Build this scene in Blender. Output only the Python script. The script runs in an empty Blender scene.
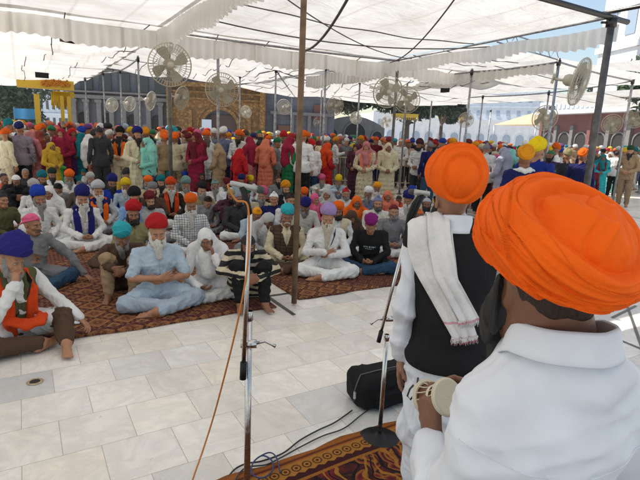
import bpy, math, random
import numpy as np
from mathutils import Matrix, Vector
random.seed(7); np.random.seed(7)
S = bpy.context.scene
COL = S.collection
R = math.radians
# ------------------------------------------------------------------ camera
CAMH = 1.72; F_PX = 493.0; PITCH = R(11.93); ROLL = R(2.43); GA = R(58.76)
cd = bpy.data.cameras.new('camera'); cam = bpy.data.objects.new('camera', cd); COL.objects.link(cam)
cd.sensor_fit = 'HORIZONTAL'; cd.sensor_width = 36.0; cd.lens = 36.0 * F_PX / 640.0
cd.clip_start = 0.05; cd.clip_end = 2000
_fw = Vector((0, math.cos(PITCH), -math.sin(PITCH))); _u0 = Vector((0, math.sin(PITCH), math.cos(PITCH))); _r0 = Vector((1, 0, 0))
_ri = _r0 * math.cos(ROLL) + _u0 * math.sin(ROLL); _up = -_r0 * math.sin(ROLL) + _u0 * math.cos(ROLL)
cam.matrix_world = Matrix(((_ri.x, _up.x, -_fw.x, 0), (_ri.y, _up.y, -_fw.y, 0), (_ri.z, _up.z, -_fw.z, CAMH), (0, 0, 0, 1)))
S.camera = cam
# ------------------------------------------------------------------ world, sun, exposure
SUN_EL = 52; SUN_AZ = -75          # azimuth of the sun measured from +Y towards +X
w = bpy.data.worlds.new('World'); S.world = w; w.use_nodes = True
nt = w.node_tree; nt.nodes.clear()
sky = nt.nodes.new('ShaderNodeTexSky'); sky.sky_type = 'NISHITA'; sky.sun_disc = False
sky.sun_elevation = R(SUN_EL); sky.sun_rotation = R(SUN_AZ); sky.air_density = 1.3; sky.dust_density = 0.8
bg = nt.nodes.new('ShaderNodeBackground'); bg.inputs[1].default_value = 0.11
wo = nt.nodes.new('ShaderNodeOutputWorld'); nt.links.new(sky.outputs[0], bg.inputs[0]); nt.links.new(bg.outputs[0], wo.inputs[0])
sl = bpy.data.lights.new('sun', 'SUN'); sun = bpy.data.objects.new('sun', sl); COL.objects.link(sun)
sl.energy = 5.0; sl.angle = R(0.5); sl.color = (1.0, 0.925, 0.82)
_sd = Vector((math.sin(R(SUN_AZ)) * math.cos(R(SUN_EL)), math.cos(R(SUN_AZ)) * math.cos(R(SUN_EL)), math.sin(R(SUN_EL))))
sun.rotation_euler = _sd.to_track_quat('Z', 'Y').to_euler(); sun.location = (0, 0, 30)
S.view_settings.view_transform = 'Standard'; S.view_settings.look = 'None'
S.view_settings.exposure = 0.72; S.view_settings.gamma = 1.0
try: S.view_settings.use_curve_mapping = False
except Exception: pass
S.render.engine = 'CYCLES'
S.cycles.use_denoising = True; S.cycles.max_bounces = 7; S.cycles.diffuse_bounces = 4; S.cycles.glossy_bounces = 2
S.cycles.transmission_bounces = 3; S.cycles.caustics_reflective = False; S.cycles.caustics_refractive = False
S.cycles.sample_clamp_indirect = 6.0

# ------------------------------------------------------------------ helpers: places in the world
def at(px, py, z=0.0):
    """the point at height z seen at photo pixel (px, py)"""
    d = _fw * F_PX + _ri * (px - 320) - _up * (py - 240)
    t = (z - CAMH) / d.z
    return Vector((d.x * t, d.y * t, z))
def XY(u, v, z=0.0):
    """floor grid coordinates (u along the courses, v away) to world"""
    return Vector((u * math.sin(GA) - v * math.cos(GA), u * math.cos(GA) + v * math.sin(GA), z))
def UV(p): return (p[0] * math.sin(GA) + p[1] * math.cos(GA), -p[0] * math.cos(GA) + p[1] * math.sin(GA))
ROTU = math.pi / 2 - GA
# ------------------------------------------------------------------ helpers: objects
def meshobj(name, me, parent=None, mat=None, color=None, loc=None, rot=None):
    o = bpy.data.objects.new(name, me); COL.objects.link(o)
    if parent is not None: o.parent = parent
    if mat is not None and len(me.materials) == 0: me.materials.append(mat)
    if color is not None: o.color = (*color[:3], 1)
    if loc is not None: o.location = loc
    if rot is not None: o.rotation_euler = rot
    return o
def empty(name, loc=(0, 0, 0), rz=0.0):
    o = bpy.data.objects.new(name, None); COL.objects.link(o); o.empty_display_size = 0.1
    o.location = loc; o.rotation_euler = (0, 0, rz); return o
def tag(o, label=None, cat=None, group=None, kind=None):
    if label: o['label'] = label
    if cat: o['category'] = cat
    if group: o['group'] = group
    if kind: o['kind'] = kind
    return o
class MB:
    """collects simple solids into one mesh"""
    def __init__(s): s.v = []; s.f = []; s.m = []; s.sm = []
    def add(s, vs, fs, m=0, smooth=False):
        b = len(s.v); s.v += [tuple(v) for v in vs]; s.f += [tuple(b + i for i in f) for f in fs]; s.m += [m] * len(fs); s.sm += [smooth] * len(fs)
    def box(s, c, d, rz=0.0, m=0, M=None):
        x, y, z = d[0] / 2, d[1] / 2, d[2] / 2
        vs = [Vector((a * x, b * y, e * z)) for a in (-1, 1) for b in (-1, 1) for e in (-1, 1)]
        Q = M if M is not None else Matrix.Rotation(rz, 3, 'Z')
        vs = [Q @ v + Vector(c) for v in vs]
        s.add(vs, [(0, 1, 3, 2), (4, 6, 7, 5), (0, 4, 5, 1), (2, 3, 7, 6), (0, 2, 6, 4), (1, 5, 7, 3)], m)
    def tube(s, pts, r, n=8, m=0, cap=True, closed=False):
        pts = [Vector(p) for p in pts]; N = len(pts); rr = r if isinstance(r, (list, tuple)) else [r] * N
        vs = []; prev = None
        for i, p in enumerate(pts):
            if closed: t = pts[(i + 1) % N] - pts[i - 1]
            else: t = pts[min(i + 1, N - 1)] - pts[max(i - 1, 0)]
            t = t.normalized() if t.length > 1e-9 else Vector((0, 0, 1))
            if prev is None:
                a = Vector((0, 0, 1)) if abs(t.z) < .9 else Vector((1, 0, 0))
                x = t.cross(a).normalized()
            else: x = (prev - t * prev.dot(t)).normalized()
            prev = x; y = t.cross(x)
            for k in range(n):
                q = 2 * math.pi * k / n; vs.append(p + (x * math.cos(q) + y * math.sin(q)) * rr[i])
        fs = []
        for i in range(N if closed else N - 1):
            j = (i + 1) % N
            for k in range(n): fs.append((i * n + k, i * n + (k + 1) % n, j * n + (k + 1) % n, j * n + k))
        if cap and not closed: fs.append(tuple(range(n - 1, -1, -1))); fs.append(tuple((N - 1) * n + k for k in range(n)))
        s.add(vs, fs, m, True)
    def lathe(s, prof, n=24, M=None, m=0, smooth=True):
        vs = []; fs = []
        for (r, z) in prof:
            for k in range(n):
                q = 2 * math.pi * k / n; v = Vector((r * math.cos(q), r * math.sin(q), z)); vs.append(M @ v if M else v)
        for i in range(len(prof) - 1):
            for k in range(n): fs.append((i * n + k, i * n + (k + 1) % n, (i + 1) * n + (k + 1) % n, (i + 1) * n + k))
        s.add(vs, fs, m, smooth)
    def quadgrid(s, fn, nu, nv, m=0, smooth=True):
        vs = [fn(i / nu, j / nv) for j in range(nv + 1) for i in range(nu + 1)]
        fs = [(j * (nu + 1) + i, j * (nu + 1) + i + 1, (j + 1) * (nu + 1) + i + 1, (j + 1) * (nu + 1) + i) for j in range(nv) for i in range(nu)]
        s.add(vs, fs, m, smooth)
    def mesh(s, name, mats=()):
        me = bpy.data.meshes.new(name); me.from_pydata(s.v, [], s.f)
        me.polygons.foreach_set('material_index', s.m); me.polygons.foreach_set('use_smooth', s.sm)
        for x in (mats if isinstance(mats, (list, tuple)) else [mats]): me.materials.append(x)
        me.update(); return me
    def build(s, name, mats, parent=None, loc=None, rz=None, color=None):
        return meshobj(name, s.mesh(name, mats), parent, None, color, loc, None if rz is None else (0, 0, rz))
# ------------------------------------------------------------------ materials
def mat(name, color=(.5, .5, .5), rough=.6, metal=0.0, spec=.5, build=None, sheen=0.0):
    m = bpy.data.materials.new(name); m.use_nodes = True; t = m.node_tree; b = t.nodes['Principled BSDF']
    b.inputs['Base Color'].default_value = (*color, 1); b.inputs['Roughness'].default_value = rough
    b.inputs['Metallic'].default_value = metal; b.inputs['Specular IOR Level'].default_value = spec
    if sheen: b.inputs['Sheen Weight'].default_value = sheen
    if build: build(t, b)
    return m
def N(t, ty, **k):
    n = t.nodes.new(ty)
    for a, v in k.items():
        if a.startswith('i_'): n.inputs[a[2:].replace('_', ' ')].default_value = v
        else: setattr(n, a, v)
    return n
def L(t, a, b): t.links.new(a, b)
def mixc(t, fac, a, b, mode='MIX'):
    n = t.nodes.new('ShaderNodeMix'); n.data_type = 'RGBA'; n.blend_type = mode
    for k, s_ in (('Factor', fac), ('A', a), ('B', b)):
        idx = {'Factor': 0, 'A': 6, 'B': 7}[k]
        if isinstance(s_, bpy.types.NodeSocket): t.links.new(s_, n.inputs[idx])
        elif isinstance(s_, (int, float)): n.inputs[idx].default_value = s_ if k == 'Factor' else (s_, s_, s_, 1)
        else: n.inputs[idx].default_value = (*s_, 1)
    return n.outputs[2]
def ramp(t, src, stops):
    n = t.nodes.new('ShaderNodeValToRGB'); e = n.color_ramp.elements
    while len(e) < len(stops): e.new(0.5)
    for el, (p, c) in zip(e, stops): el.position = p; el.color = (*c, 1) if isinstance(c, (tuple, list)) else (c, c, c, 1)
    t.links.new(src, n.inputs[0]); return n.outputs[0]
def math_(t, op, a, b=None, c=None):
    n = t.nodes.new('ShaderNodeMath'); n.operation = op
    for i, s_ in enumerate((a, b, c)):
        if s_ is None: continue
        if isinstance(s_, bpy.types.NodeSocket): t.links.new(s_, n.inputs[i])
        else: n.inputs[i].default_value = s_
    return n.outputs[0]
def noise(t, vec, scale, detail=4, rough=.5, dist=0.0):
    n = N(t, 'ShaderNodeTexNoise'); n.inputs['Scale'].default_value = scale; n.inputs['Detail'].default_value = detail
    n.inputs['Roughness'].default_value = rough; n.inputs['Distortion'].default_value = dist
    if vec is not None: t.links.new(vec, n.inputs['Vector'])
    return n.outputs['Fac']
def bump(t, b, h, strength=.3, dist=.01):
    n = N(t, 'ShaderNodeBump'); n.inputs['Strength'].default_value = strength; n.inputs['Distance'].default_value = dist
    t.links.new(h, n.inputs['Height']); t.links.new(n.outputs[0], b.inputs['Normal'])
def obj_co(t): return N(t, 'ShaderNodeTexCoord').outputs['Object']
def mapping(t, vec, scale=(1, 1, 1), rot=(0, 0, 0), loc=(0, 0, 0)):
    n = N(t, 'ShaderNodeMapping'); t.links.new(vec, n.inputs[0]); n.inputs['Scale'].default_value = scale
    n.inputs['Rotation'].default_value = rot; n.inputs['Location'].default_value = loc; return n.outputs[0]

def _cloth(bs=.5, scale=11, rough=.85, fine=True, extra=None):
    def f(t, b):
        oi = N(t, 'ShaderNodeObjectInfo'); co = obj_co(t)
        n1 = noise(t, co, 9, 3); c = mixc(t, 1.0, oi.outputs['Color'], ramp(t, n1, [(.3, .86), (.7, 1.0)]), 'MULTIPLY')
        if extra: c = extra(t, c, co)
        L(t, c, b.inputs['Base Color']); b.inputs['Roughness'].default_value = rough; b.inputs['Specular IOR Level'].default_value = .18
        nn = N(t, 'ShaderNodeTexNoise'); nn.noise_type = 'RIDGED_MULTIFRACTAL'; nn.inputs['Scale'].default_value = scale * .55; nn.inputs['Detail'].default_value = 3; nn.inputs['Distortion'].default_value = .6; L(t, mapping(t, co, (1, 1, .5)), nn.inputs['Vector']); h = math_(t, 'ADD', math_(t, 'MULTIPLY', nn.outputs['Fac'], .35), noise(t, co, scale * 2, 3))
        bump(t, b, h, bs * .6, .03)
    return f
M = {}
M['cloth'] = mat('woven_cloth', build=_cloth())
M['cotton'] = mat('thin_cotton', build=_cloth(.35, 6, .8))
M['turban'] = mat('turban_muslin', build=_cloth(.25, 40, .8))
def _check(t, c, co):
    br = N(t, 'ShaderNodeTexBrick'); L(t, mapping(t, co, (1, 1, 1), (R(90), 0, 0)), br.inputs['Vector'])
    br.offset = 0; br.inputs['Scale'].default_value = 28; br.inputs['Mortar Size'].default_value = .1; br.inputs['Brick Width'].default_value = 1; br.inputs['Row Height'].default_value = 1
    br.inputs['Mortar Smooth'].default_value = .3
    return mixc(t, br.outputs['Fac'], c, (.09, .10, .16))
M['checked'] = mat('checked_cotton', build=_cloth(extra=_check))
def _stripe(t, c, co):
    wv = N(t, 'ShaderNodeTexWave'); wv.bands_direction = 'Z'; wv.inputs['Scale'].default_value = 3.6; wv.inputs['Distortion'].default_value = .6
    L(t, co, wv.inputs['Vector']); return mixc(t, ramp(t, wv.outputs['Fac'], [(.45, 0.0), (.5, 1.0)]), c, (.02, .02, .022))
M['striped'] = mat('striped_knit', build=_cloth(extra=_stripe))
def _floral(t, c, co):
    v = N(t, 'ShaderNodeTexVoronoi'); v.inputs['Scale'].default_value = 17; L(t, co, v.inputs['Vector'])
    return mixc(t, ramp(t, v.outputs['Distance'], [(.22, 1.0), (.30, 0.0)]), c, (.30, .16, .05))
M['floral'] = mat('printed_cotton', build=_cloth(extra=_floral))
def _quilt(t, b):
    _cloth(.5)(t, b)
    co = obj_co(t); br = N(t, 'ShaderNodeTexBrick'); L(t, mapping(t, co, (1, 1, 1), (R(90), 0, 0)), br.inputs['Vector']); br.inputs['Scale'].default_value = 1; br.offset = .0
    br.inputs['Brick Width'].default_value = .09; br.inputs['Row Height'].default_value = .05; br.inputs['Mortar Size'].default_value = .006; br.inputs['Mortar Smooth'].default_value = 1
    bump(t, b, math_(t, 'MULTIPLY', br.outputs['Fac'], -1.0), .9, .02)
M['quilted'] = mat('quilted_cloth', build=_quilt)
def _skin(t, b):
    oi = N(t, 'ShaderNodeObjectInfo'); co = obj_co(t); n = noise(t, co, 16, 4)
    c = mixc(t, 1.0, oi.outputs['Color'], ramp(t, n, [(.3, (.80, .76, .74)), (.7, (1, 1, 1))]), 'MULTIPLY')
    L(t, c, b.inputs['Base Color']); b.inputs['Roughness'].default_value = .5
    b.inputs['Subsurface Weight'].default_value = .0
    bump(t, b, noise(t, co, 120, 3), .25, .003)
M['skin'] = mat('skin', build=_skin)
def _hair(t, b):
    oi = N(t, 'ShaderNodeObjectInfo'); co = obj_co(t)
    n = noise(t, mapping(t, co, (1, 1, .16)), 130, 4, .6, .6)
    c = mixc(t, 1.0, oi.outputs['Color'], ramp(t, n, [(.3, .55), (.65, 1.0)]), 'MULTIPLY')
    L(t, c, b.inputs['Base Color']); b.inputs['Roughness'].default_value = .75; bump(t, b, n, .8, .006)
M['hair'] = mat('hair_strands', build=_hair)
M['eyewhite'] = mat('eye_white', (.36, .33, .30), .3)
M['iris'] = mat('dark_iris', (.02, .012, .008), .15)
M['lips'] = mat('lips', (.20, .07, .05), .5)
M['steel'] = mat('galvanised_steel', (.42, .42, .43), .42, .85, build=lambda t, b: L(t, ramp(t, noise(t, obj_co(t), 14, 5), [(.3, (.20, .20, .21)), (.7, (.42, .42, .43))]), b.inputs['Base Color']))
M['rust'] = mat('brown_painted_pipe', (.16, .09, .045), .55, .2, build=lambda t, b: L(t, ramp(t, noise(t, obj_co(t), 9, 5), [(.35, (.10, .055, .03)), (.7, (.20, .125, .07))]), b.inputs['Base Color']))
M['greypipe'] = mat('dull_grey_pipe', (.13, .125, .12), .6, .4, build=lambda t, b: L(t, ramp(t, noise(t, obj_co(t), 9, 5), [(.35, (.09, .085, .08)), (.7, (.17, .16, .15))]), b.inputs['Base Color']))
M['chrome'] = mat('worn_chrome', (.55, .54, .53), .22, 1.0, build=lambda t, b: L(t, ramp(t, noise(t, obj_co(t), 60, 4), [(.3, .12), (.7, .34)]), b.inputs['Roughness']))
M['darkmetal'] = mat('dark_steel', (.06, .055, .05), .35, .8)
M['black'] = mat('black_plastic', (.008, .008, .009), .5, spec=.3)
M['fanpaint'] = mat('cream_enamel', (.52, .48, .38), .45)
M['fanblade'] = mat('cream_blade', (.42, .39, .32), .5)
# ------------------------------------------------------------------ solid fields: smooth unions of tapered limbs, meshed by surface nets
f32 = np.float32
def smin(a, b, k):
    h = np.clip(.5 + .5 * (b - a) / k, 0, 1); return b + (a - b) * h - k * h * (1 - h)
class Field:
    def __init__(s, lo, hi, h):
        s.lo = np.array(lo, f32); s.h = h; s.n = [int(math.ceil((hi[i] - lo[i]) / h)) + 1 for i in range(3)]
        s.D = np.full(s.n, .25, f32); s.ax = [s.lo[i] + h * np.arange(s.n[i], dtype=f32) for i in range(3)]
    def sub(s, lo, hi, m):
        sl = []
        for i in range(3):
            a = max(0, int((lo[i] - m - s.lo[i]) / s.h)); b = min(s.n[i], int((hi[i] + m - s.lo[i]) / s.h) + 2)
            if b <= a: return None, None
            sl.append(slice(a, b))
        return tuple(sl), np.meshgrid(s.ax[0][sl[0]], s.ax[1][sl[1]], s.ax[2][sl[2]], indexing='ij', sparse=True)
    def put(s, sl, d, k, op='add'):
        c = s.D[sl]
        s.D[sl] = smin(c, d, k) if op == 'add' else -smin(-c, d, k)
    def cone(s, a, b, ra, rb, k=.02, op='add'):
        a = np.array(a, f32); b = np.array(b, f32); r = max(ra, rb)
        sl, g = s.sub(np.minimum(a, b) - r, np.maximum(a, b) + r, k + .03)
        if sl is None: return s
        ab = b - a; L2 = float(ab @ ab) + 1e-9; X, Y, Z = g
        t = np.clip(((X - a[0]) * ab[0] + (Y - a[1]) * ab[1] + (Z - a[2]) * ab[2]) / L2, 0, 1)
        d = np.sqrt((X - a[0] - t * ab[0]) ** 2 + (Y - a[1] - t * ab[1]) ** 2 + (Z - a[2] - t * ab[2]) ** 2) - (ra + (rb - ra) * t)
        s.put(sl, d, k, op); return s
    def chain(s, pts, rs, k=.02, op='add'):
        for i in range(len(pts) - 1): s.cone(pts[i], pts[i + 1], rs[i], rs[i + 1], k, op)
        return s
    def ell(s, c, r, Q=None, k=.02, op='add'):
        c = np.array(c, f32); r = np.array(r, f32); m = float(max(r))
        sl, g = s.sub(c - m, c + m, k + .03)
        if sl is None: return s
        X, Y, Z = g[0] - c[0], g[1] - c[1], g[2] - c[2]
        if Q is not None:      # Q columns: local axes in world
            Q = np.array(Q, f32); X, Y, Z = X * Q[0, 0] + Y * Q[1, 0] + Z * Q[2, 0], X * Q[0, 1] + Y * Q[1, 1] + Z * Q[2, 1], X * Q[0, 2] + Y * Q[1, 2] + Z * Q[2, 2]
        q = np.sqrt((X / r[0]) ** 2 + (Y / r[1]) ** 2 + (Z / r[2]) ** 2)
        q2 = np.sqrt((X / r[0] ** 2) ** 2 + (Y / r[1] ** 2) ** 2 + (Z / r[2] ** 2) ** 2) + 1e-6
        s.put(sl, (q * (q - 1) / q2).astype(f32), k, op); return s
    def box(s, c, b, r, k=.02):
        c = np.array(c, f32); sl, g = s.sub(c - np.array(b) - r, c + np.array(b) + r, k + .03)
        q = [np.maximum(np.abs(g[i] - c[i]) - b[i], 0) for i in range(3)]; s.put(sl, (np.sqrt(q[0] ** 2 + q[1] ** 2 + q[2] ** 2) - r).astype(f32), k); return s
    def half(s, p, n, k=.01):
        """cut away the side the normal points to"""
        X, Y, Z = np.meshgrid(*s.ax, indexing='ij', sparse=True); n = np.array(n, f32); n /= np.linalg.norm(n)
        d = (X - p[0]) * n[0] + (Y - p[1]) * n[1] + (Z - p[2]) * n[2]; s.D = -smin(-s.D, -d, k).astype(f32); return s
    def folds(s, amp, fr, seed=0, ridge=True, band=.035):
        rng = np.random.RandomState(seed); I = np.nonzero(np.abs(s.D) < band)
        P = np.stack([s.ax[i][I[i]] for i in range(3)], 1); d = np.zeros(len(P), f32)
        for o in range(3):
            a = rng.normal(size=(3, 3)).astype(f32); a /= np.linalg.norm(a, axis=1)[:, None]; fq = np.array(fr, f32) * (1.8 ** o)
            q = P * fq
            w_ = np.sin(q @ a[0] * .6 + rng.rand() * 6) * 1.6 + np.sin(q @ a[1] * .45 + rng.rand() * 6) * 1.3
            n = np.sin(q @ a[2] + w_ + rng.rand() * 6)
            d += (1 - 2 * np.abs(n) if ridge else n) * amp * (.55 ** o)
        s.D[I] -= d; return s
    def grain(s, amp, fr, seed, band=.035): return s.folds(amp, fr, seed, False, band)
    def mesh(s, name):
        D = s.D; D[0] = D[-1] = .05; D[:, 0] = D[:, -1] = .05; D[:, :, 0] = D[:, :, -1] = .05
        neg = D < 0; nx, ny, nz = D.shape
        cnt = np.zeros((nx - 1, ny - 1, nz - 1), np.int8)
        cor = [(i, j, k) for i in (0, 1) for j in (0, 1) for k in (0, 1)]
        for i, j, k in cor: cnt += neg[i:nx - 1 + i, j:ny - 1 + j, k:nz - 1 + k]
        A = np.nonzero((cnt > 0) & (cnt < 8)); m = len(A[0])
        vid = np.full(cnt.shape, -1, np.int32); vid[A] = np.arange(m)
        val = {c: D[A[0] + c[0], A[1] + c[1], A[2] + c[2]] for c in cor}
        acc = np.zeros((m, 3), f32); nn = np.zeros(m, f32)
        for c in cor:
            for ax in range(3):
                if c[ax]: continue
                e = list(c); e[ax] = 1; e = tuple(e); va, vb = val[c], val[e]; cr = (va < 0) != (vb < 0)
                t = np.where(cr, va / (va - vb + 1e-12), 0)
                for q in range(3): acc[:, q] += np.where(cr, c[q] + (t if q == ax else 0), 0)
                nn += cr
        V = (np.stack(A, 1) + acc / np.maximum(nn, 1)[:, None]) * s.h + s.lo
        quads = []
        for ax in range(3):
            b, c = (ax + 1) % 3, (ax + 2) % 3
            sa = [slice(None)] * 3; sb = [slice(None)] * 3; sa[ax] = slice(0, -1); sb[ax] = slice(1, None)
            E = neg[tuple(sa)] != neg[tuple(sb)]; I = np.stack(np.nonzero(E), 1)
            ok = (I[:, b] > 0) & (I[:, c] > 0) & (I[:, b] < D.shape[b] - 1) & (I[:, c] < D.shape[c] - 1); I = I[ok]
            sg = neg[I[:, 0], I[:, 1], I[:, 2]]
            def g(db, dc):
                J = I.copy(); J[:, b] += db; J[:, c] += dc; return vid[J[:, 0], J[:, 1], J[:, 2]]
            q = np.stack([g(-1, -1), g(0, -1), g(0, 0), g(-1, 0)], 1); q[~sg] = q[~sg][:, ::-1]; quads.append(q)
        Q = np.concatenate(quads); Q = Q[(Q >= 0).all(1)]
        return np_mesh(name, V, Q)
def np_mesh(name, V, Q, smooth=True):
    me = bpy.data.meshes.new(name); me.vertices.add(len(V)); me.vertices.foreach_set('co', np.ascontiguousarray(V, f32).ravel())
    k = Q.shape[1]; me.loops.add(Q.size); me.loops.foreach_set('vertex_index', np.ascontiguousarray(Q, np.int32).ravel())
    me.polygons.add(len(Q)); me.polygons.foreach_set('loop_start', np.arange(0, Q.size, k, dtype=np.int32))
    me.polygons.foreach_set('use_smooth', np.full(len(Q), smooth)); me.update(calc_edges=True); me.validate(); return me

# ------------------------------------------------------------------ anatomy (a person faces -Y; x = +1 is the side on the right of the picture)
def hframe(c, pitch=0, yaw=0, roll=0):
    Q = Matrix.Rotation(R(yaw), 3, 'Z') @ Matrix.Rotation(R(pitch), 3, 'X') @ Matrix.Rotation(R(roll), 3, 'Y')
    return Vector(c), Q
def add_head(F, hc, Q):
    T = lambda x, y, z: tuple(hc + Q @ Vector((x, y, z))); q = np.array(Q)
    F.ell(T(0, .015, .03), (.074, .093, .092), q, .02); F.ell(T(0, -.022, -.035), (.058, .068, .078), q, .03)
    F.cone(T(-.02, -.068, -.088), T(.02, -.068, -.088), .022, .022, .02)
    F.cone(T(-.045, .0, -.06), T(-.022, -.06, -.09), .022, .02, .02); F.cone(T(.045, .0, -.06), T(.022, -.06, -.09), .022, .02, .02)
    F.cone(T(-.036, -.074, .028), T(.036, -.074, .028), .013, .013, .015)
    F.cone(T(-.045, -.062, -.018), T(-.03, -.070, -.02), .018, .016, .02); F.cone(T(.045, -.062, -.018), T(.03, -.070, -.02), .018, .016, .02)
    for sx in (-1, 1): F.ell(T(sx * .031, -.096, .006), (.017, .013, .010), q, .012, 'sub')
    F.cone(T(0, -.084, .014), T(0, -.106, -.024), .008, .012, .010); F.ell(T(-.013, -.093, -.028), (.009, .011, .008), q, .008); F.ell(T(.013, -.093, -.028), (.009, .011, .008), q, .008)
    F.cone(T(-.018, -.082, -.053), T(.018, -.082, -.053), .008, .008, .008); F.cone(T(-.014, -.080, -.066), T(.014, -.080, -.066), .009, .009, .008)
    F.cone(T(-.018, -.095, -.0595), T(.018, -.095, -.0595), .003, .003, .004, 'sub')
    for sx in (-1, 1): F.ell(T(sx * .077, .012, -.003), (.010, .020, .031), q, .008); F.ell(T(sx * .084, .005, .0), (.005, .010, .018), q, .006, 'sub')
    return T
def add_hand(F, wr, d, n, side, curl=.5, rw=.026, sc=1.0, spread=.1, thumb=.5):
    """wr wrist, d direction of the hand, n the palm's facing, side = +1 when the thumb lies along d x n"""
    wr, d, n = Vector(wr), Vector(d).normalized(), Vector(n); n = (n - d * n.dot(d)).normalized(); t = d.cross(n) * side
    for i, (off, ln) in enumerate(((.030, .072), (.010, .080), (-.010, .074), (-.029, .058))):
        k0 = wr + t * off * .45 * sc + d * .012 * sc; k1 = wr + t * off * sc + d * (.088 - .004 * abs(i - 1)) * sc
        F.cone(k0, k1, .015 * sc, .0115 * sc, .012)
        dr = (d + t * spread * (1.3 - i)).normalized(); p = k1; a = 0
        for j, (fr, r0, r1) in enumerate(((.46, .0102, .009), (.30, .009, .0082), (.24, .0082, .0068))):
            a += curl * (.75 if j == 0 else 1.0) * (1 + .08 * i); v = dr * math.cos(a) + n * math.sin(a); e = p + v * ln * fr * sc
            F.cone(p, e, r0 * sc, r1 * sc, .003); p = e
    F.ell(wr + d * .05 * sc - n * -.004, (.016 * sc,) * 3, None, .015)
    a0 = wr + t * .016 * sc + d * .016 * sc; a1 = wr + t * .042 * sc + d * .048 * sc + n * .012 * sc; a2 = a1 + (d * .8 + t * .3 + n * thumb).normalized() * .034 * sc; a3 = a2 + (d * .9 - t * .05 + n * thumb * 1.4).normalized() * .026 * sc
    F.chain([a0, a1, a2, a3], [.016 * sc, .0125 * sc, .0105 * sc, .0085 * sc], .006)
def add_foot(F, an, d, up=(0, 0, 1), sc=1.0):
    an, d, up = Vector(an), Vector(d).normalized(), Vector(up); up = (up - d * up.dot(d)).normalized(); s = d.cross(up)
    he = an - d * .035 * sc - up * .045 * sc; ba = an + d * .115 * sc - up * .052 * sc
    F.cone(an, he, .036 * sc, .029 * sc, .03); F.cone(an, an + d * .06 * sc - up * .03 * sc, .034 * sc, .032 * sc, .03)
    for k in (-1, 1): F.cone(he, ba + s * .018 * k * sc, .027 * sc, .020 * sc, .02)
    for i in range(5):
        o = (-.034, -.014, .003, .018, .031)[i]; r = (.0125, .009, .0085, .008, .0075)[i]
        F.cone(ba + s * o * .8 * sc, ba + s * o * sc + d * (.058 - .006 * i) * sc - up * .004, r * 1.1 * sc, r * sc, .004)
POSE = {}; STANDING = ('stand', 'clasp', 'reach', 'namaste', 'walk', 'hip')
def pose(name, head, pitch, neck, sh, el, wr, hip, kn, an, hands, feet, pel, yaw=0, roll=0, lo=None, hi=None):
    POSE[name] = dict(head=head, pitch=pitch, neck=neck, sh=sh, el=el, wr=wr, hip=hip, kn=kn, an=an, hands=hands, feet=feet, pel=pel, yaw=yaw, roll=roll, lo=lo, hi=hi)
def mir(p): return ((-p[0], p[1], p[2]), p)
SEAT = dict(hip=mir((.10, .02, .11)), kn=((-.335, -.19, .10), (.335, -.19, .10)), an=((.09, -.33, .075), (-.08, -.38, .055)), pel=(0, .05, .12),
            feet=(((.75, .2, .1), (0, -.3, 1)), ((-.8, .15, .1), (0, -.3, 1))), lo=(-.52, -.56, 0), hi=(.52, .30, 1.0))
H1 = dict(head=(0, -.01, .735), pitch=6, neck=(0, .035, .60), sh=mir((.185, .045, .535)))
pose('cross', el=mir((.265, -.03, .30)), wr=((-.075, -.24, .20), (.075, -.25, .19)), hands=(((.8, -.35, -.1), (0, .5, .9), 1, .5), ((-.8, -.3, .0), (0, .5, .9), -1, .5)), **H1, **SEAT)
pose('knees_hands', el=mir((.30, -.05, .30)), wr=((-.33, -.20, .21), (.33, -.21, .21)), hands=(((0, -1, -.35), (0, -.2, -1), -1, .4), ((0, -1, -.35), (0, -.2, -1), 1, .4)), **H1, **SEAT)
pose('folded', el=((-.262, -.08, .315), (.262, -.08, .305)), wr=((-.03, -.215, .335), (.02, -.185, .30)), hands=(((1, .15, .16), (-.1, 1, 0), -1, .25), ((-1, .25, .2), (.1, 1, 0), 1, .3)), **H1, **SEAT)
pose('bowed', head=(0, -.10, .665), pitch=34, neck=(0, -.01, .565), sh=mir((.185, .03, .515)), el=mir((.255, -.08, .29)), wr=((-.07, -.27, .17), (.07, -.28, .17)), hands=(((.8, -.35, -.1), (0, .5, .9), 1, .5), ((-.8, -.3, .0), (0, .5, .9), -1, .5)), **SEAT)
pose('cheek', head=(-.02, -.05, .70), pitch=16, neck=(0, .01, .58), sh=mir((.18, .045, .52)), el=((-.27, -.12, .27), (.22, -.26, .33)), wr=((-.08, -.30, .18), (.075, -.205, .545)), hands=(((.8, -.35, -.1), (0, .5, .9), 1, .5), ((-.25, .20, 1), (-.9, .2, 0), -1, .5)), roll=-8, **SEAT)
KN = dict(hip=mir((.10, .05, .115)), kn=((-.15, -.30, .47), (.16, -.31, .46)), an=((-.13, -.42, .075), (.15, -.45, .075)), pel=(0, .09, .125), feet=(((-.15, -1, 0), (0, 0, 1)), ((.2, -1, 0), (0, 0, 1))), lo=(-.46, -.68, 0), hi=(.46, .34, 1.0))
pose('hug', head=(0, -.12, .675), pitch=30, neck=(0, -.01, .58), sh=mir((.19, .03, .52)), el=((-.32, -.20, .40), (.32, -.21, .40)), wr=((-.07, -.45, .40), (.06, -.46, .37)), hands=(((.9, -.2, -.1), (0, 1, 0), -1, .55), ((-.9, -.1, -.2), (0, 1, 0), 1, .6)), **KN)
pose('crouch', head=(0, -.07, .715), pitch=20, neck=(0, .02, .60), sh=mir((.19, .045, .54)), el=((-.30, -.20, .47), (.31, -.21, .46)), wr=((-.06, -.40, .50), (.06, -.42, .46)), hands=(((.9, -.2, -.2), (0, .2, -1), 1, .3), ((-.9, -.1, -.3), (0, .2, -1), -1, .3)), **KN)
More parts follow.
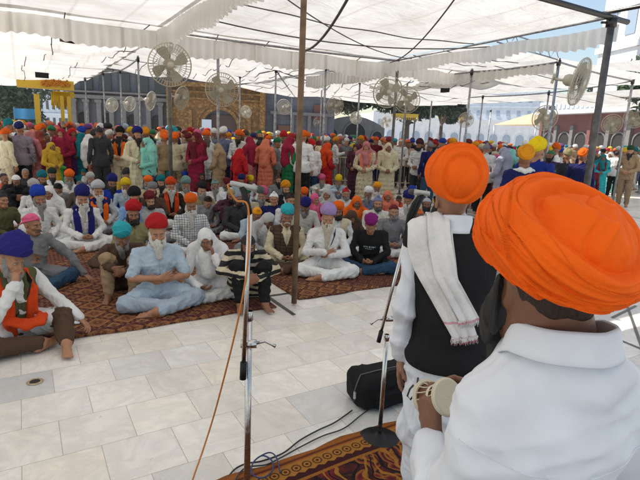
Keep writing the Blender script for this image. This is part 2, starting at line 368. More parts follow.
LN = dict(SEAT); LN.update(lo=(-.58, -.56, 0), hi=(.62, .30, 1.0))
pose('lean', head=(.02, -.01, .72), pitch=8, yaw=18, neck=(.02, .04, .59), sh=((-.17, .05, .53), (.20, .03, .52)), el=((-.28, -.06, .29), (.38, -.10, .32)), wr=((-.24, -.24, .17), (.46, -.24, .085)), hands=(((.5, -.8, -.1), (0, 0, -1), -1, .3), ((.35, -.9, -.45), (0, -.2, -1), 1, .15)), **LN)
ST = dict(hip=mir((.09, .01, .90)), kn=mir((.105, -.01, .48)), an=mir((.105, .03, .08)), pel=(0, .02, .93), feet=(((-.2, -1, 0), (0, 0, 1)), ((.2, -1, 0), (0, 0, 1))), lo=(-.42, -.42, 0), hi=(.42, .30, 1.85))
HS = dict(head=(0, -.02, 1.575), pitch=4, neck=(0, .015, 1.445), sh=mir((.19, .015, 1.385)))
pose('stand', el=mir((.255, .03, 1.10)), wr=mir((.25, -.06, .86)), hands=(((0, -.12, -1), (1, 0, 0), -1, .25), ((0, -.12, -1), (-1, 0, 0), 1, .25)), **HS, **ST)
pose('clasp', el=mir((.26, .02, 1.10)), wr=((-.07, -.20, 1.02), (.06, -.21, 1.0)), hands=(((.8, -.3, -.3), (0, 1, .2), 1, .5), ((-.8, -.2, -.2), (0, 1, .2), -1, .5)), **HS, **ST)
pose('reach', el=((-.27, -.05, 1.12), (.25, .04, 1.10)), wr=((-.20, -.30, 1.20), (.22, -.10, .88)), hands=(((.1, -1, .2), (.8, 0, -.5), 1, .4), ((0, -.2, -1), (-1, 0, 0), 1, .25)), **HS, **ST)
_v = dict(POSE['cross']); 
for _nm, _yw, _pt, _rl, _dx in (('cross_left', -26, 8, 4, -.02), ('cross_right', 24, 12, -5, .02)):
    q_ = dict(_v); q_.update(yaw=_yw, pitch=_pt, roll=_rl, head=(_dx, -.02, .728), wr=((-.085 + _dx, -.25, .19), (.07 + _dx, -.24, .20))); POSE[_nm] = q_
pose('namaste', el=mir((.25, -.06, 1.12)), wr=((-.035, -.21, 1.20), (.035, -.21, 1.20)), hands=(((.15, -.25, 1), (1, .1, 0), -1, .06), ((-.15, -.25, 1), (-1, .1, 0), 1, .06)), **dict(HS, yaw=14), **ST)
_w = dict(ST); _w.update(kn=((-.11, -.10, .49), (.10, .05, .48)), an=((-.11, -.14, .08), (.10, .20, .10)), feet=(((-.05, -1, 0), (0, 0, 1)), ((.05, -1, -.3), (0, -.2, 1))))
pose('walk', el=((-.25, .09, 1.11), (.26, -.02, 1.10)), wr=((-.26, .08, .87), (.25, -.16, .89)), hands=(((0, -.12, -1), (1, 0, 0), -1, .25), ((0, -.3, -1), (-1, 0, 0), 1, .35)), **dict(HS, yaw=-20, roll=3), **_w)
_w2 = dict(ST); _w2.update(kn=((-.12, -.03, .48), (.10, .0, .48)))
pose('hip', el=((-.36, .06, 1.14), (.25, .02, 1.10)), wr=((-.20, -.04, .99), (.22, -.13, .88)), hands=(((.9, -.3, -.3), (0, -.2, -1), 1, .5), ((0, -.2, -1), (-1, 0, 0), 1, .25)), **dict(HS, yaw=18, pitch=8), **_w2)
def spine_Q(pel, neck):
    z = (Vector(neck) - Vector(pel)).normalized(); x = Vector((1, 0, 0)); y = z.cross(x).normalized(); x = y.cross(z); return np.array([[x[i], y[i], z[i]] for i in range(3)])
def torso(F, P, g=0.0, k=.04, belly=0.0, shw=1.0):
    pel, nk = Vector(P['pel']), Vector(P['neck']); Q = spine_Q(pel, nk); L_ = lambda t: tuple(pel.lerp(nk, t)); ax = Vector(Q[:, 1])
    F.ell(pel, (.155 + g, .115 + g, .12 + g), Q, k); F.ell(Vector(L_(.38)) - ax * (.015 + belly * .5), (.140 + g + belly, .108 + g + belly, .16 + g), Q, k)
    F.ell(Vector(L_(.68)) - ax * .01, (.165 + g, .112 + g, .14 + g), Q, k)
    F.cone(nk.lerp(Vector(P['sh'][0]), 1), nk.lerp(Vector(P['sh'][1]), 1), .046 + g * .8, .046 + g * .8, k) if shw == 1.0 else F.cone(Vector((0, P['sh'][0][1], P['sh'][0][2])).lerp(Vector(P['sh'][0]), shw), Vector((0, P['sh'][1][1], P['sh'][1][2])).lerp(Vector(P['sh'][1]), shw), .046 + g, .046 + g, k)
    for sx in (0, 1): F.cone(nk - Vector((0, 0, .01)), Vector(P['sh'][sx]) + Vector((0, 0, .015)), .040 + g * .4, .035 + g * .7, k)
def body_mesh(name, h=.0055, sc=1.0, hand_sc=1.0, slim=.006, neck_r=.056):
    P = POSE[name]; F = Field(P['lo'], P['hi'], h); hc, Q = hframe(P['head'], P['pitch'], P['yaw'], P['roll'])
    torso(F, P, -slim - .012)
    F.cone(P['neck'], hc + Q @ Vector((0, .015, -.05)), neck_r, neck_r - .004, .02)
    if neck_r > .06: F.cone(Vector(P['neck']), hc + Q @ Vector((0, .028, -.01)), neck_r + .004, neck_r, .03)
    for i in (0, 1):
        F.chain([P['sh'][i], P['el'][i], P['wr'][i]], [.046, .038, .025], .015)
        fm = Vector(P['el'][i]).lerp(Vector(P['wr'][i]), .3); F.ell(fm, (.036,) * 3, None, .02)
        F.chain([P['hip'][i], P['kn'][i], P['an'][i]], [.078, .052, .034], .02)
        d, n, sd, cu = P['hands'][i]; add_hand(F, P['wr'][i], d, n, sd, cu, sc=hand_sc)
        fd, fu = P['feet'][i]; add_foot(F, P['an'][i], fd, fu)
    add_head(F, hc, Q); return F.mesh('body_' + name)
def sleeves(F, P, frac, g=.016, k=.02, flare=0):
    for i in (0, 1):
        s_, e, w_ = Vector(P['sh'][i]), Vector(P['el'][i]), Vector(P['wr'][i])
        if frac <= .5: F.cone(s_, s_.lerp(e, frac * 2), .048 + g, .046 + g + flare, k)
        else: F.cone(s_, e, .048 + g, .040 + g, k); F.cone(e, e.lerp(w_, (frac - .5) * 2), .040 + g, .028 + g + flare, k)
def collar(F, P, g):
    nk = Vector(P['neck']); hc, Q = hframe(P['head'], P['pitch'], P['yaw'], P['roll']); c = hc + Q @ Vector((0, .015, -.05)); up = (c - nk).normalized()
    F.cone(nk, nk + up * .035, .062 + g * .3, .060 + g * .2, .02); F.cone(nk + up * .03, nk + up * .12, .047, .050, .006, 'sub')
def shirt_mesh(pn, frac=.96, g=.018, h=.0075, amp=.006, seed=1, lap=True, belly=.0, coll=True, flare=.004):
    P = POSE[pn]; F = Field(P['lo'], P['hi'], h); torso(F, P, g, belly=belly); sleeves(F, P, frac, g, flare=flare)
    if pn in STANDING: F.ell((0, .015, .86), (.195 + g, .150 + g, .16), None, .05); F.ell((0, .018, .96), (.185 + g, .142 + g, .15), None, .05); F.half((0, 0, .78), (0, 0, -1), .006)
    elif lap:
        for i in (0, 1): F.cone(P['hip'][i], Vector(P['hip'][i]).lerp(Vector(P['kn'][i]), .72), .122 + g, .082 + g, .03)
    if coll: collar(F, P, g)
    F.folds(amp, (15, 15, 15), seed); F.folds(amp * .5, (34, 34, 26), seed + 3); return F.mesh('shirt_' + pn)
def vest_mesh(pn, seed=3, h=.0075, g=.030):
    P = POSE[pn]; F = Field(P['lo'], P['hi'], h); torso(F, P, g, shw=.82)
    nk = Vector(P['neck']); pel = Vector(P['pel']); fr = Vector((0, -1, 0))
    F.cone(nk + fr * .10 + Vector((0, 0, .05)), pel.lerp(nk, .45) + fr * .17, .075, .022, .01, 'sub'); F.cone(pel.lerp(nk, .5) + fr * .16, pel + fr * .19, .022, .03, .01, 'sub')
    F.cone(nk, nk + Vector((0, 0, .2)), .062, .06, .01, 'sub'); F.folds(.004, (14, 14, 14), seed); return F.mesh('vest_' + pn)
def trousers_mesh(pn, g=.026, h=.0075, amp=.007, seed=2, frac=.93):
    P = POSE[pn]; F = Field(P['lo'], P['hi'], h); F.ell(P['pel'], (.155 + g, .12 + g, .11 + g * .5), None, .04)
    for i in (0, 1):
        hp, k_, a = (Vector(P[q][i]) for q in ('hip', 'kn', 'an')); F.chain([hp, k_, k_.lerp(a, frac)], [.090 + g, .062 + g, .040 + g], .025)
    F.folds(amp, (13, 13, 13), seed); F.folds(amp * .5, (32, 32, 32), seed + 3); F.half((0, 0, .004), (0, 0, -1), .004); return F.mesh('trousers_' + pn)
def robe_mesh(pn='clasp', hem=.12, w0=.17, w1=.27, seed=5, h=.009, amp=.010, sleeve=.96, g=.022, d=.72):
    P = POSE[pn]; F = Field(P['lo'], P['hi'], h); torso(F, P, g); sleeves(F, P, sleeve, g + .004, flare=.008)
    for i in range(9):
        t = i / 8; z = .98 + (hem - .02 - .98) * t; r = w0 + (w1 - w0) * t ** .8; F.ell((0, .01, z), (r + .02 * (1 - t), r * d + .03 * (1 - t), .11), None, .05)
    collar(F, P, g); F.folds(amp, (17, 17, 2.5), seed); F.folds(amp * .45, (34, 34, 7), seed + 4); F.half((0, 0, hem), (0, 0, -1), .006); return F.mesh('robe_' + pn)
def veil_mesh(pn, length=.45, seed=6, h=.007, open_=1.0, front=.20):
    """a shawl over head and shoulders, open at the face"""
    P = POSE[pn]; F = Field(P['lo'], P['hi'], h); hc, Q = hframe(P['head'], P['pitch'], P['yaw'], P['roll']); T = lambda x, y, z: hc + Q @ Vector((x, y, z))
    F.ell(T(0, .02, .03), (.098, .118, .118), np.array(Q), .03)
    for i in (0, 1): F.chain([T(0, .06, -.05), Vector(P['sh'][i]) + Vector((0, .03, .03)), Vector(P['sh'][i]).lerp(Vector(P['el'][i]), .7)], [.095, .072, .068], .05)
    F.chain([T(0, .08, -.03), Vector(P['neck']) + Vector((0, .07, -.02)), Vector(P['pel']).lerp(Vector(P['neck']), 1 - length * 1.6) + Vector((0, .08, 0))], [.09, .13, .15], .05)
    F.chain([T(0, -.02, -.13), Vector(P['neck']) + Vector((-.02, -.09, -.06)), Vector(P['neck']) + Vector((.02, -.11, -.06 - front))], [.075, .09, .10], .05)
    F.folds(.008, (15, 15, 9), seed)
    F.ell(T(0, -.105, -.018), (.056 * open_, .085, .088), np.array(Q), .008, 'sub'); F.ell(T(0, -.0, -.02), (.079, .090, .095), np.array(Q), .004, 'sub')
    return F.mesh('veil_' + pn)
def scarf_mesh(pn, seed=8, h=.007, tail=.42):
    P = POSE[pn]; F = Field(P['lo'], P['hi'], h); nk = Vector(P['neck']); pel = Vector(P['pel']); Q = spine_Q(pel, nk); fwd = -Vector(Q[:, 1]); dn = -Vector(Q[:, 2])
    for sx in (-1, 1):
        for o in (-.022, .022):
            a = nk + Vector((sx * (.035 + abs(o)), .055, .02)); b = nk + Vector((sx * (.095 + o), -.01, .0)); c = nk + Vector((sx * (.10 + o), 0, 0)) + fwd * .125 + dn * .12; d = nk + Vector((sx * (.085 + o), 0, 0)) + fwd * .155 + dn * tail
            F.chain([nk + Vector((0, .075, .0)), a, b, c, d], [.03, .03, .028, .026, .03], .015)
    if pn == 'elder': F.chain([(-.13, -.16, .24), (-.05, -.27, .215), (.07, -.28, .21), (.15, -.20, .235)], [.030, .028, .028, .026], .03); F.chain([(-.10, -.15, .26), (-.03, -.24, .235), (.06, -.25, .23), (.12, -.17, .25)], [.030, .030, .030, .026], .03)
    F.folds(.005, (22, 22, 8), seed); return F.mesh('scarf_' + pn)
# head-frame things ---------------------------------------------------------
def turban_mesh(name, seed=0, nu=120, nv=84, size=(.128, .146, .132), axis=42, dome=40, edges=5, pleat=.0016, tiltx=14, cen=(0, .02, .082), rimf=99, rimb=113, step=.010, dome_in=.10, wraps=None, topk=1.0, pf=70, lean=0.0, crisp=.55, wob=1.0):
    """cloth wound round the head: an inner dome, and a fat ring of overlapping turns tipped up and back"""
    rng = np.random.RandomState(seed); lon = np.linspace(0, 2 * np.pi, nu, endpoint=False); T_ = np.linspace(0.0, 1.0, nv)
    rim = R(1) * ((rimf + rimb) / 2 + (rimb - rimf) / 2 * np.cos(lon - np.pi / 2) * 1.0 + 5 * np.cos(2 * (lon - np.pi / 2)))       # lon pi/2 = back (+Y), -pi/2 = face
    V = []
    ax = R(axis); n0 = np.array([math.sin(R(lean)), math.sin(ax) * math.cos(R(lean)), math.cos(ax)]); n0 /= np.linalg.norm(n0); e1 = np.cross([0, 0, 1.], n0); e1 = e1 / np.linalg.norm(e1) if np.linalg.norm(e1) > 1e-3 else np.array([1., 0, 0]); e2 = np.cross(n0, e1)
    eds = wraps or [(dome + 10 + (i + .3) * (78 / edges) + rng.uniform(-3, 3), rng.uniform(5, 15), (np.pi * (i % 2)) + rng.uniform(-.6, .6), rng.uniform(.7, 1.3)) for i in range(edges)]
    vs = np.zeros((nv, nu, 3))
    for j, t in enumerate(T_):
        pol = t * rim
        d = np.stack([np.sin(pol) * np.cos(lon), np.sin(pol) * np.sin(lon), np.cos(pol)], 1)
        th = np.degrees(np.arccos(np.clip(d @ n0, -1, 1))); ph = np.arctan2(d @ e2, d @ e1)
        r = np.ones(nu)
        td = dome + (1.5 + 1.5 * wob) * np.sin(ph * 2 + seed) + 1.5 * np.sin(ph * 3 + 1)
        ins = 1 / (1 + np.exp((th - td) / .9)); r *= 1 - dome_in * ins * (1 - .55 * (1 - (th / dome).clip(0, 1) ** 2))
        r -= .035 * np.exp(-((th - td) / 2.2) ** 2)
        r += .05 * topk * np.exp(-((th - td - 17) / 17) ** 2) * (1 - ins)
        amp = pleat * (1 - .35 * ins); wp = ph * 1.0
        lay = np.zeros(nu)
        for (tk, tl, pk, st) in eds:
            e = tk + tl * np.cos(ph - pk); e = e + wob * (2.2 * np.sin(3 * ph + pk * 3) + 1.2 * np.sin(5 * ph + tk)); s_ = 1 / (1 + np.exp(-(th - e) / crisp)); dd = np.maximum(th - e, 0)
            r += step / size[0] * st * s_ * np.exp(-dd / 11) * (.55 + .45 * np.sin(ph * 1.0 + pk * 2)); lay = lay + s_ * (1 + .4 * tk / 50)
            wp = wp + s_ * .13 * tl * np.sin(ph - pk) * .12
        fine = np.sin(R(1) * th * pf + 5 * np.sin(ph + lay * 1.7) + 3 * np.sin(2 * ph + lay) + lay * 2.3) * .6 + np.sin(R(1) * th * pf * 2.3 + 9 * np.sin(ph * .7 + lay * 2.1) + 1.3) * .4
        fine = np.where(ins > .5, np.sin(d[:, 0] * 34 + 3 * d[:, 2] * 2 + 1.2 * np.sin(d[:, 2] * 9)) * .6, fine) * (.35 + .65 * (np.sin(ph * 2 + lay * 2 + seed) * .5 + .5))
        r += fine * amp / size[0]
        r *= 1 - .17 * np.clip((t - .55) / .45, 0, 1) ** 1.8
        r = r[:, None]; vs[j] = d * r * np.array(size)
    vs = np.concatenate([vs, vs[-1:] * np.array([.84, .84, 1.0]) + np.array([0, 0, .012])], 0); nv += 1
    tx = R(tiltx); c_, s_ = math.cos(tx), math.sin(tx); y, z = vs[..., 1].copy(), vs[..., 2].copy(); vs[..., 1] = y * c_ - z * s_ * -1 * -1; vs[..., 2] = y * s_ * -1 + z * c_ if False else z * c_ + y * s_ * -1
    vs[..., 1] = y * c_ + z * s_; vs[..., 2] = z * c_ - y * s_
    V = (vs + np.array(cen)).reshape(-1, 3)
    i = np.arange(nu); Qs = [np.stack([j * nu + i, (j + 1) * nu + i, (j + 1) * nu + (i + 1) % nu, j * nu + (i + 1) % nu], 1) for j in range(nv - 1)]
    return np_mesh(name, V, np.concatenate(Qs))
def beard_mesh(name, ln=.20, w=.05, h=.005, seed=1, tash=True, full=1.0, depth=.03):
    F = Field((-.13, -.22, -.16 - ln), (.13, .10, .04), h)
    for sx in (-1, 1):
        F.chain([(sx * .072, -.005, .010), (sx * .066, -.025, -.045), (sx * .045, -.065, -.085)], [.012 * full, .019 * full, .024 * full], .02)
        if tash: F.chain([(0, -.103, -.043), (sx * .025, -.097, -.050), (sx * .042, -.083, -.068)], [.008, .009, .007], .006)
    F.chain([(-.035, -.078, -.088), (.035, -.078, -.088)], [.024, .024], .02)
    F.cone((0, -.085, -.095), (0, -.09 - depth, -.10 - ln), w, w * .38, .03)
    F.half((0, -.10, -.062), (0, -.2, 1), .01) if False else None
    F.ell((0, -.11, -.060), (.024, .02, .010), None, .006, 'sub')
    F.folds(.006, (34, 34, 9), seed + 2, band=.03); F.grain(.0045, (75, 75, 18), seed, .02); F.grain(.003, (140, 140, 30), seed + 5, .02); return F.mesh(name)
def tash_mesh(name, h=.004):
    F = Field((-.07, -.13, -.09), (.07, -.06, -.02), h)
    for sx in (-1, 1): F.chain([(0, -.103, -.043), (sx * .022, -.099, -.049), (sx * .038, -.086, -.062)], [.0085, .009, .006], .006)
    F.grain(.002, (120, 120, 60), 3, .02); return F.mesh(name)
def cap_mesh(name, size=(.084, .103, .094), seed=0, knot=None, cen=(0, .015, .032), low=.0, h=.005, amp=.002, backtail=False):
    F = Field((-.16, -.17, -.10), (.16, .21, .22), h); F.ell(cen, size, None, .02)
    if knot: F.ell((0, cen[1] - .03, cen[2] + size[2] + .01), (knot, knot, knot * .9), None, .03)
    if backtail: F.ell((0, .13, .0), (.018, .02, .016), None, .02); F.cone((0, .135, 0), (.04, .155, -.06), .012, .02, .01); F.cone((0, .135, 0), (-.035, .155, -.05), .012, .018, .01)
    F.half((0, 0, .040 + low), (0, -.45, -1), .006); F.folds(amp, (30, 30, 34), seed); return F.mesh(name)
def longhair_mesh(name, h=.006):
    F = Field((-.14, -.15, -.22), (.14, .17, .17), h); F.ell((0, .022, .036), (.083, .102, .098), None, .02); F.chain([(0, .09, .0), (0, .10, -.09)], [.075, .05], .04)
    F.ell((0, -.11, -.035), (.072, .09, .095), None, .01, 'sub'); F.grain(.003, (90, 90, 30), 2, .02); return F.mesh(name)
def shorthair_mesh(name, h=.005):
    F = Field((-.12, -.14, -.10), (.12, .15, .17), h); F.ell((0, .020, .036), (.080, .098, .096), None, .02); F.half((0, 0, .045), (0, -.75, -.8), .012); F.grain(.003, (80, 80, 80), 4, .02); return F.mesh(name)
# ------------------------------------------------------------------ the setting: floor
def uvco(t):
    """floor grid coordinates from world position"""
    g = N(t, 'ShaderNodeNewGeometry'); return mapping(t, g.outputs['Position'], rot=(0, 0, -ROTU))
def _marble(t, b):
    co = uvco(t); br = N(t, 'ShaderNodeTexBrick'); L(t, mapping(t, co, loc=(-.0763, -.126, 0)), br.inputs['Vector'])
    br.offset = .5; br.offset_frequency = 2; br.squash = 1; br.inputs['Scale'].default_value = 1; br.inputs['Brick Width'].default_value = .3775; br.inputs['Row Height'].default_value = .363
    br.inputs['Mortar Size'].default_value = .0018; br.inputs['Mortar Smooth'].default_value = .2; br.inputs['Bias'].default_value = 0
    br.inputs['Color1'].default_value = (0, 0, 0, 1); br.inputs['Color2'].default_value = (1, 1, 1, 1); br.inputs['Mortar'].default_value = (.5, .5, .5, 1)
    rnd = math_(t, 'MULTIPLY', br.outputs['Color'], 7.3)
    def n4(sc, det, dist, rough=.55):
        n = N(t, 'ShaderNodeTexNoise'); n.noise_dimensions = '4D'; L(t, co, n.inputs['Vector']); L(t, rnd, n.inputs['W']); n.inputs['Scale'].default_value = sc; n.inputs['Detail'].default_value = det; n.inputs['Distortion'].default_value = dist; n.inputs['Roughness'].default_value = rough; return n.outputs['Fac']
    tint = ramp(t, br.outputs['Color'], [(0, (.80, .76, .69)), (.25, (.72, .69, .64)), (.45, (.86, .83, .77)), (.70, (.54, .56, .57)), (.76, (.78, .72, .62)), (1, (.88, .85, .80))])
    vein = ramp(t, n4(2.6, 7, 2.2, .62), [(.40, 0.0), (.485, 1.0), (.50, 1.0), (.60, 0.0)])
    c = mixc(t, math_(t, 'MULTIPLY', vein, .22), tint, (.34, .34, .35))
    blot = ramp(t, n4(5, 5, .6), [(.35, .0), (.72, 1.0)]); c = mixc(t, math_(t, 'MULTIPLY', blot, .22), c, (.66, .54, .38))
    dirt = noise(t, co, 1.3, 8, .7); c = mixc(t, math_(t, 'MULTIPLY', ramp(t, dirt, [(.48, 0), (.70, 1)]), .34), c, (.36, .33, .28))
    spot = noise(t, co, 22, 3); c = mixc(t, ramp(t, spot, [(.70, 0.0), (.76, .45)]), c, (.30, .26, .20))
    c = mixc(t, br.outputs['Fac'], c, (.33, .30, .26))
    L(t, c, b.inputs['Base Color'])
    L(t, ramp(t, dirt, [(.3, .20), (.8, .42)]), b.inputs['Roughness'])
    h = math_(t, 'ADD', math_(t, 'MULTIPLY', br.outputs['Fac'], -1.0), math_(t, 'MULTIPLY', noise(t, co, 5, 2), .25)); bump(t, b, h, .25, .004)
M['marble'] = mat('marble_paving', build=_marble)
mb = MB(); mb.add([(-160, -60, 0), (160, -60, 0), (160, 260, 0), (-160, 260, 0)], [(0, 1, 2, 3)]); fl = mb.build('floor', M['marble']); tag(fl, kind='structure')
M['blackstone'] = mat('black_inlay', (.035, .037, .04), .3, build=lambda t, b: L(t, ramp(t, noise(t, obj_co(t), 6, 5), [(.3, .025), (.75, .08)]), b.inputs['Base Color']))
def strip(mb, p, q, w, z=.004):
    p, q = Vector((p[0], p[1], z)), Vector((q[0], q[1], z)); d = (q - p).normalized(); n = Vector((-d.y, d.x, 0)) * w / 2
    mb.add([p - n, q - n, q + n, p + n], [(0, 1, 2, 3)])
mb = MB()                                   # zigzag and frame lines of black marble set in the white floor
for i, (p, q) in enumerate((((625, 300), (648, 365)), ((600, 332), (648, 352)), ((612, 318), (636, 306)))): strip(mb, at(*p), at(*q), .028, .004 + .001 * i)
for v in (11.3, 12.3):
    strip(mb, XY(-8, v), XY(26, v), .09, .004)
for i, u in enumerate((2.17, 9.2, 13.4)): strip(mb, XY(u, 4.0 if i == 0 else 2), XY(u, 10.9), .04, .0055)
strip(mb, XY(2.0, 4.62), XY(2.55, 4.62), .035, .007); strip(mb, XY(8.4, 4.4), XY(9.1, 8), .06, .007); strip(mb, XY(9.1, 8), XY(9.9, 4.4), .06, .0085)
tag(mb.build('floor_inlay', M['blackstone']), kind='structure')
# drain hole in the paving
dc = at(35, 382)
dr = empty('floor_drain', dc); tag(dr, 'small round drain hole with a rusty yellow rim in the white paving', 'drain')
mb = MB(); mb.lathe([(.001, .0052), (.033, .0052)], 20); mb.build('opening', mat('drain_dark', (.012, .01, .008), .6), dr)
mb = MB(); mb.lathe([(.033, .0052), (.036, .0075), (.045, .0075), (.052, .003)], 20); mb.build('rim', mat('drain_rim', (.36, .26, .12), .6, build=lambda t, b: L(t, ramp(t, noise(t, obj_co(t), 60, 4), [(.3, (.20, .13, .06)), (.7, (.50, .40, .24))]), b.inputs['Base Color'])), dr)
# ------------------------------------------------------------------ carpets
def _durrie(t, b):
    co = uvco(t); sx = N(t, 'ShaderNodeSeparateXYZ'); L(t, co, sx.inputs[0])
    wob = math_(t, 'MULTIPLY', noise(t, co, 9, 3), .05)
    def tri(s_, f, o=0.0): return math_(t, 'PINGPONG', math_(t, 'ADD', math_(t, 'ADD', math_(t, 'MULTIPLY', s_, f), wob), o), .5)
    X, Y = sx.outputs[0], sx.outputs[1]
    a = math_(t, 'ADD', tri(X, 4.2), tri(Y, 4.2)); ring = math_(t, 'PINGPONG', math_(t, 'MULTIPLY', a, 5.0), .5)
    c = ramp(t, a, [(0, (.32, .12, .045)), (.24, (.10, .022, .02)), (.25, (.38, .18, .07)), (.5, (.30, .10, .035)), (.52, (.04, .018, .02)), (.74, (.20, .05, .025)), (.76, (.38, .20, .08)), (1, (.08, .02, .02))])
    big = noise(t, co, .9, 3); c = mixc(t, ramp(t, big, [(.50, 0), (.56, .65)]), c, (.07, .016, .028))
    c = mixc(t, ramp(t, ring, [(.36, 0), (.42, .85)]), c, (.045, .018, .02))
    fine = math_(t, 'ADD', tri(X, 22.0), tri(Y, 22.0)); c = mixc(t, ramp(t, fine, [(.62, 0), (.68, .55)]), c, (.30, .16, .075))
    bandv = math_(t, 'PINGPONG', math_(t, 'ADD', Y, -4.26), .62); c = mixc(t, ramp(t, bandv, [(.07, .0), (.075, .7), (.115, .7), (.12, 0)]), c, (.08, .016, .03))
    w_ = noise(t, co, 230, 2); c = mixc(t, 1.0, c, ramp(t, w_, [(.3, .6), (.7, 1.1)]), 'MULTIPLY')
    L(t, c, b.inputs['Base Color']); b.inputs['Roughness'].default_value = .95; b.inputs['Specular IOR Level'].default_value = .15
    bump(t, b, noise(t, co, 160, 3), .7, .006)
M['durrie'] = mat('patterned_durrie', build=_durrie)
def sheet(name, poly, mat_, label, z0=.004, z1=.016, seed=0, loc_cat='carpet', wave=.006, n=46):
    """carpet with slightly wavy surface; poly = 4 corners"""
    a, b_, c, d = [Vector(p) for p in poly]; rng = random.Random(seed); ph = [rng.random() * 6 for _ in range(6)]
    m_ = MB()
    def fn(s, t_):
        p = (a * (1 - s) + b_ * s) * (1 - t_) + (d * (1 - s) + c * s) * t_
        e = .012 * math.sin(s * 37 + ph[0]) + .008 * math.sin(s * 91 + ph[1]); n_ = (a - d).normalized()
        if t_ == 0: p = p + n_ * e
        return Vector((p.x, p.y, z1 + wave * (math.sin(p.x * 5 + ph[2] + 1.3 * math.sin(p.y * 3)) * math.sin(p.y * 4.3 + ph[3]) + .5) * (1 if 0 < t_ < 1 else .3)))
    m_.quadgrid(fn, n, n); k = n + 1; b0 = len(m_.v)
    rim = [i for i in range(k)] + [j * k + n for j in range(1, k)] + [n * k + i for i in range(n - 1, -1, -1)] + [j * k for j in range(n - 1, 0, -1)]
    m_.v += [(m_.v[i][0], m_.v[i][1], z0) for i in rim]; R_ = len(rim)
    for i in range(R_): m_.f.append((rim[i], b0 + i, b0 + (i + 1) % R_, rim[(i + 1) % R_])); m_.m.append(0); m_.sm.append(False)
    o = m_.build(name, mat_); tag(o, label, loc_cat); return o
sheet('carpet', [XY(-7.5, 4.26), XY(2.10, 4.26), XY(2.10, 10.8), XY(-7.5, 10.8)], M['durrie'], 'long diamond patterned carpet under the seated crowd left of the brown pole', seed=1, n=70)
sheet('carpet', [XY(2.42, 4.37), XY(8.2, 4.40), XY(8.2, 10.7), XY(2.42, 10.7)], M['durrie'], 'red and tan patterned carpet under the seated men on the right of the brown pole', seed=2, z0=.003, z1=.013, n=60)
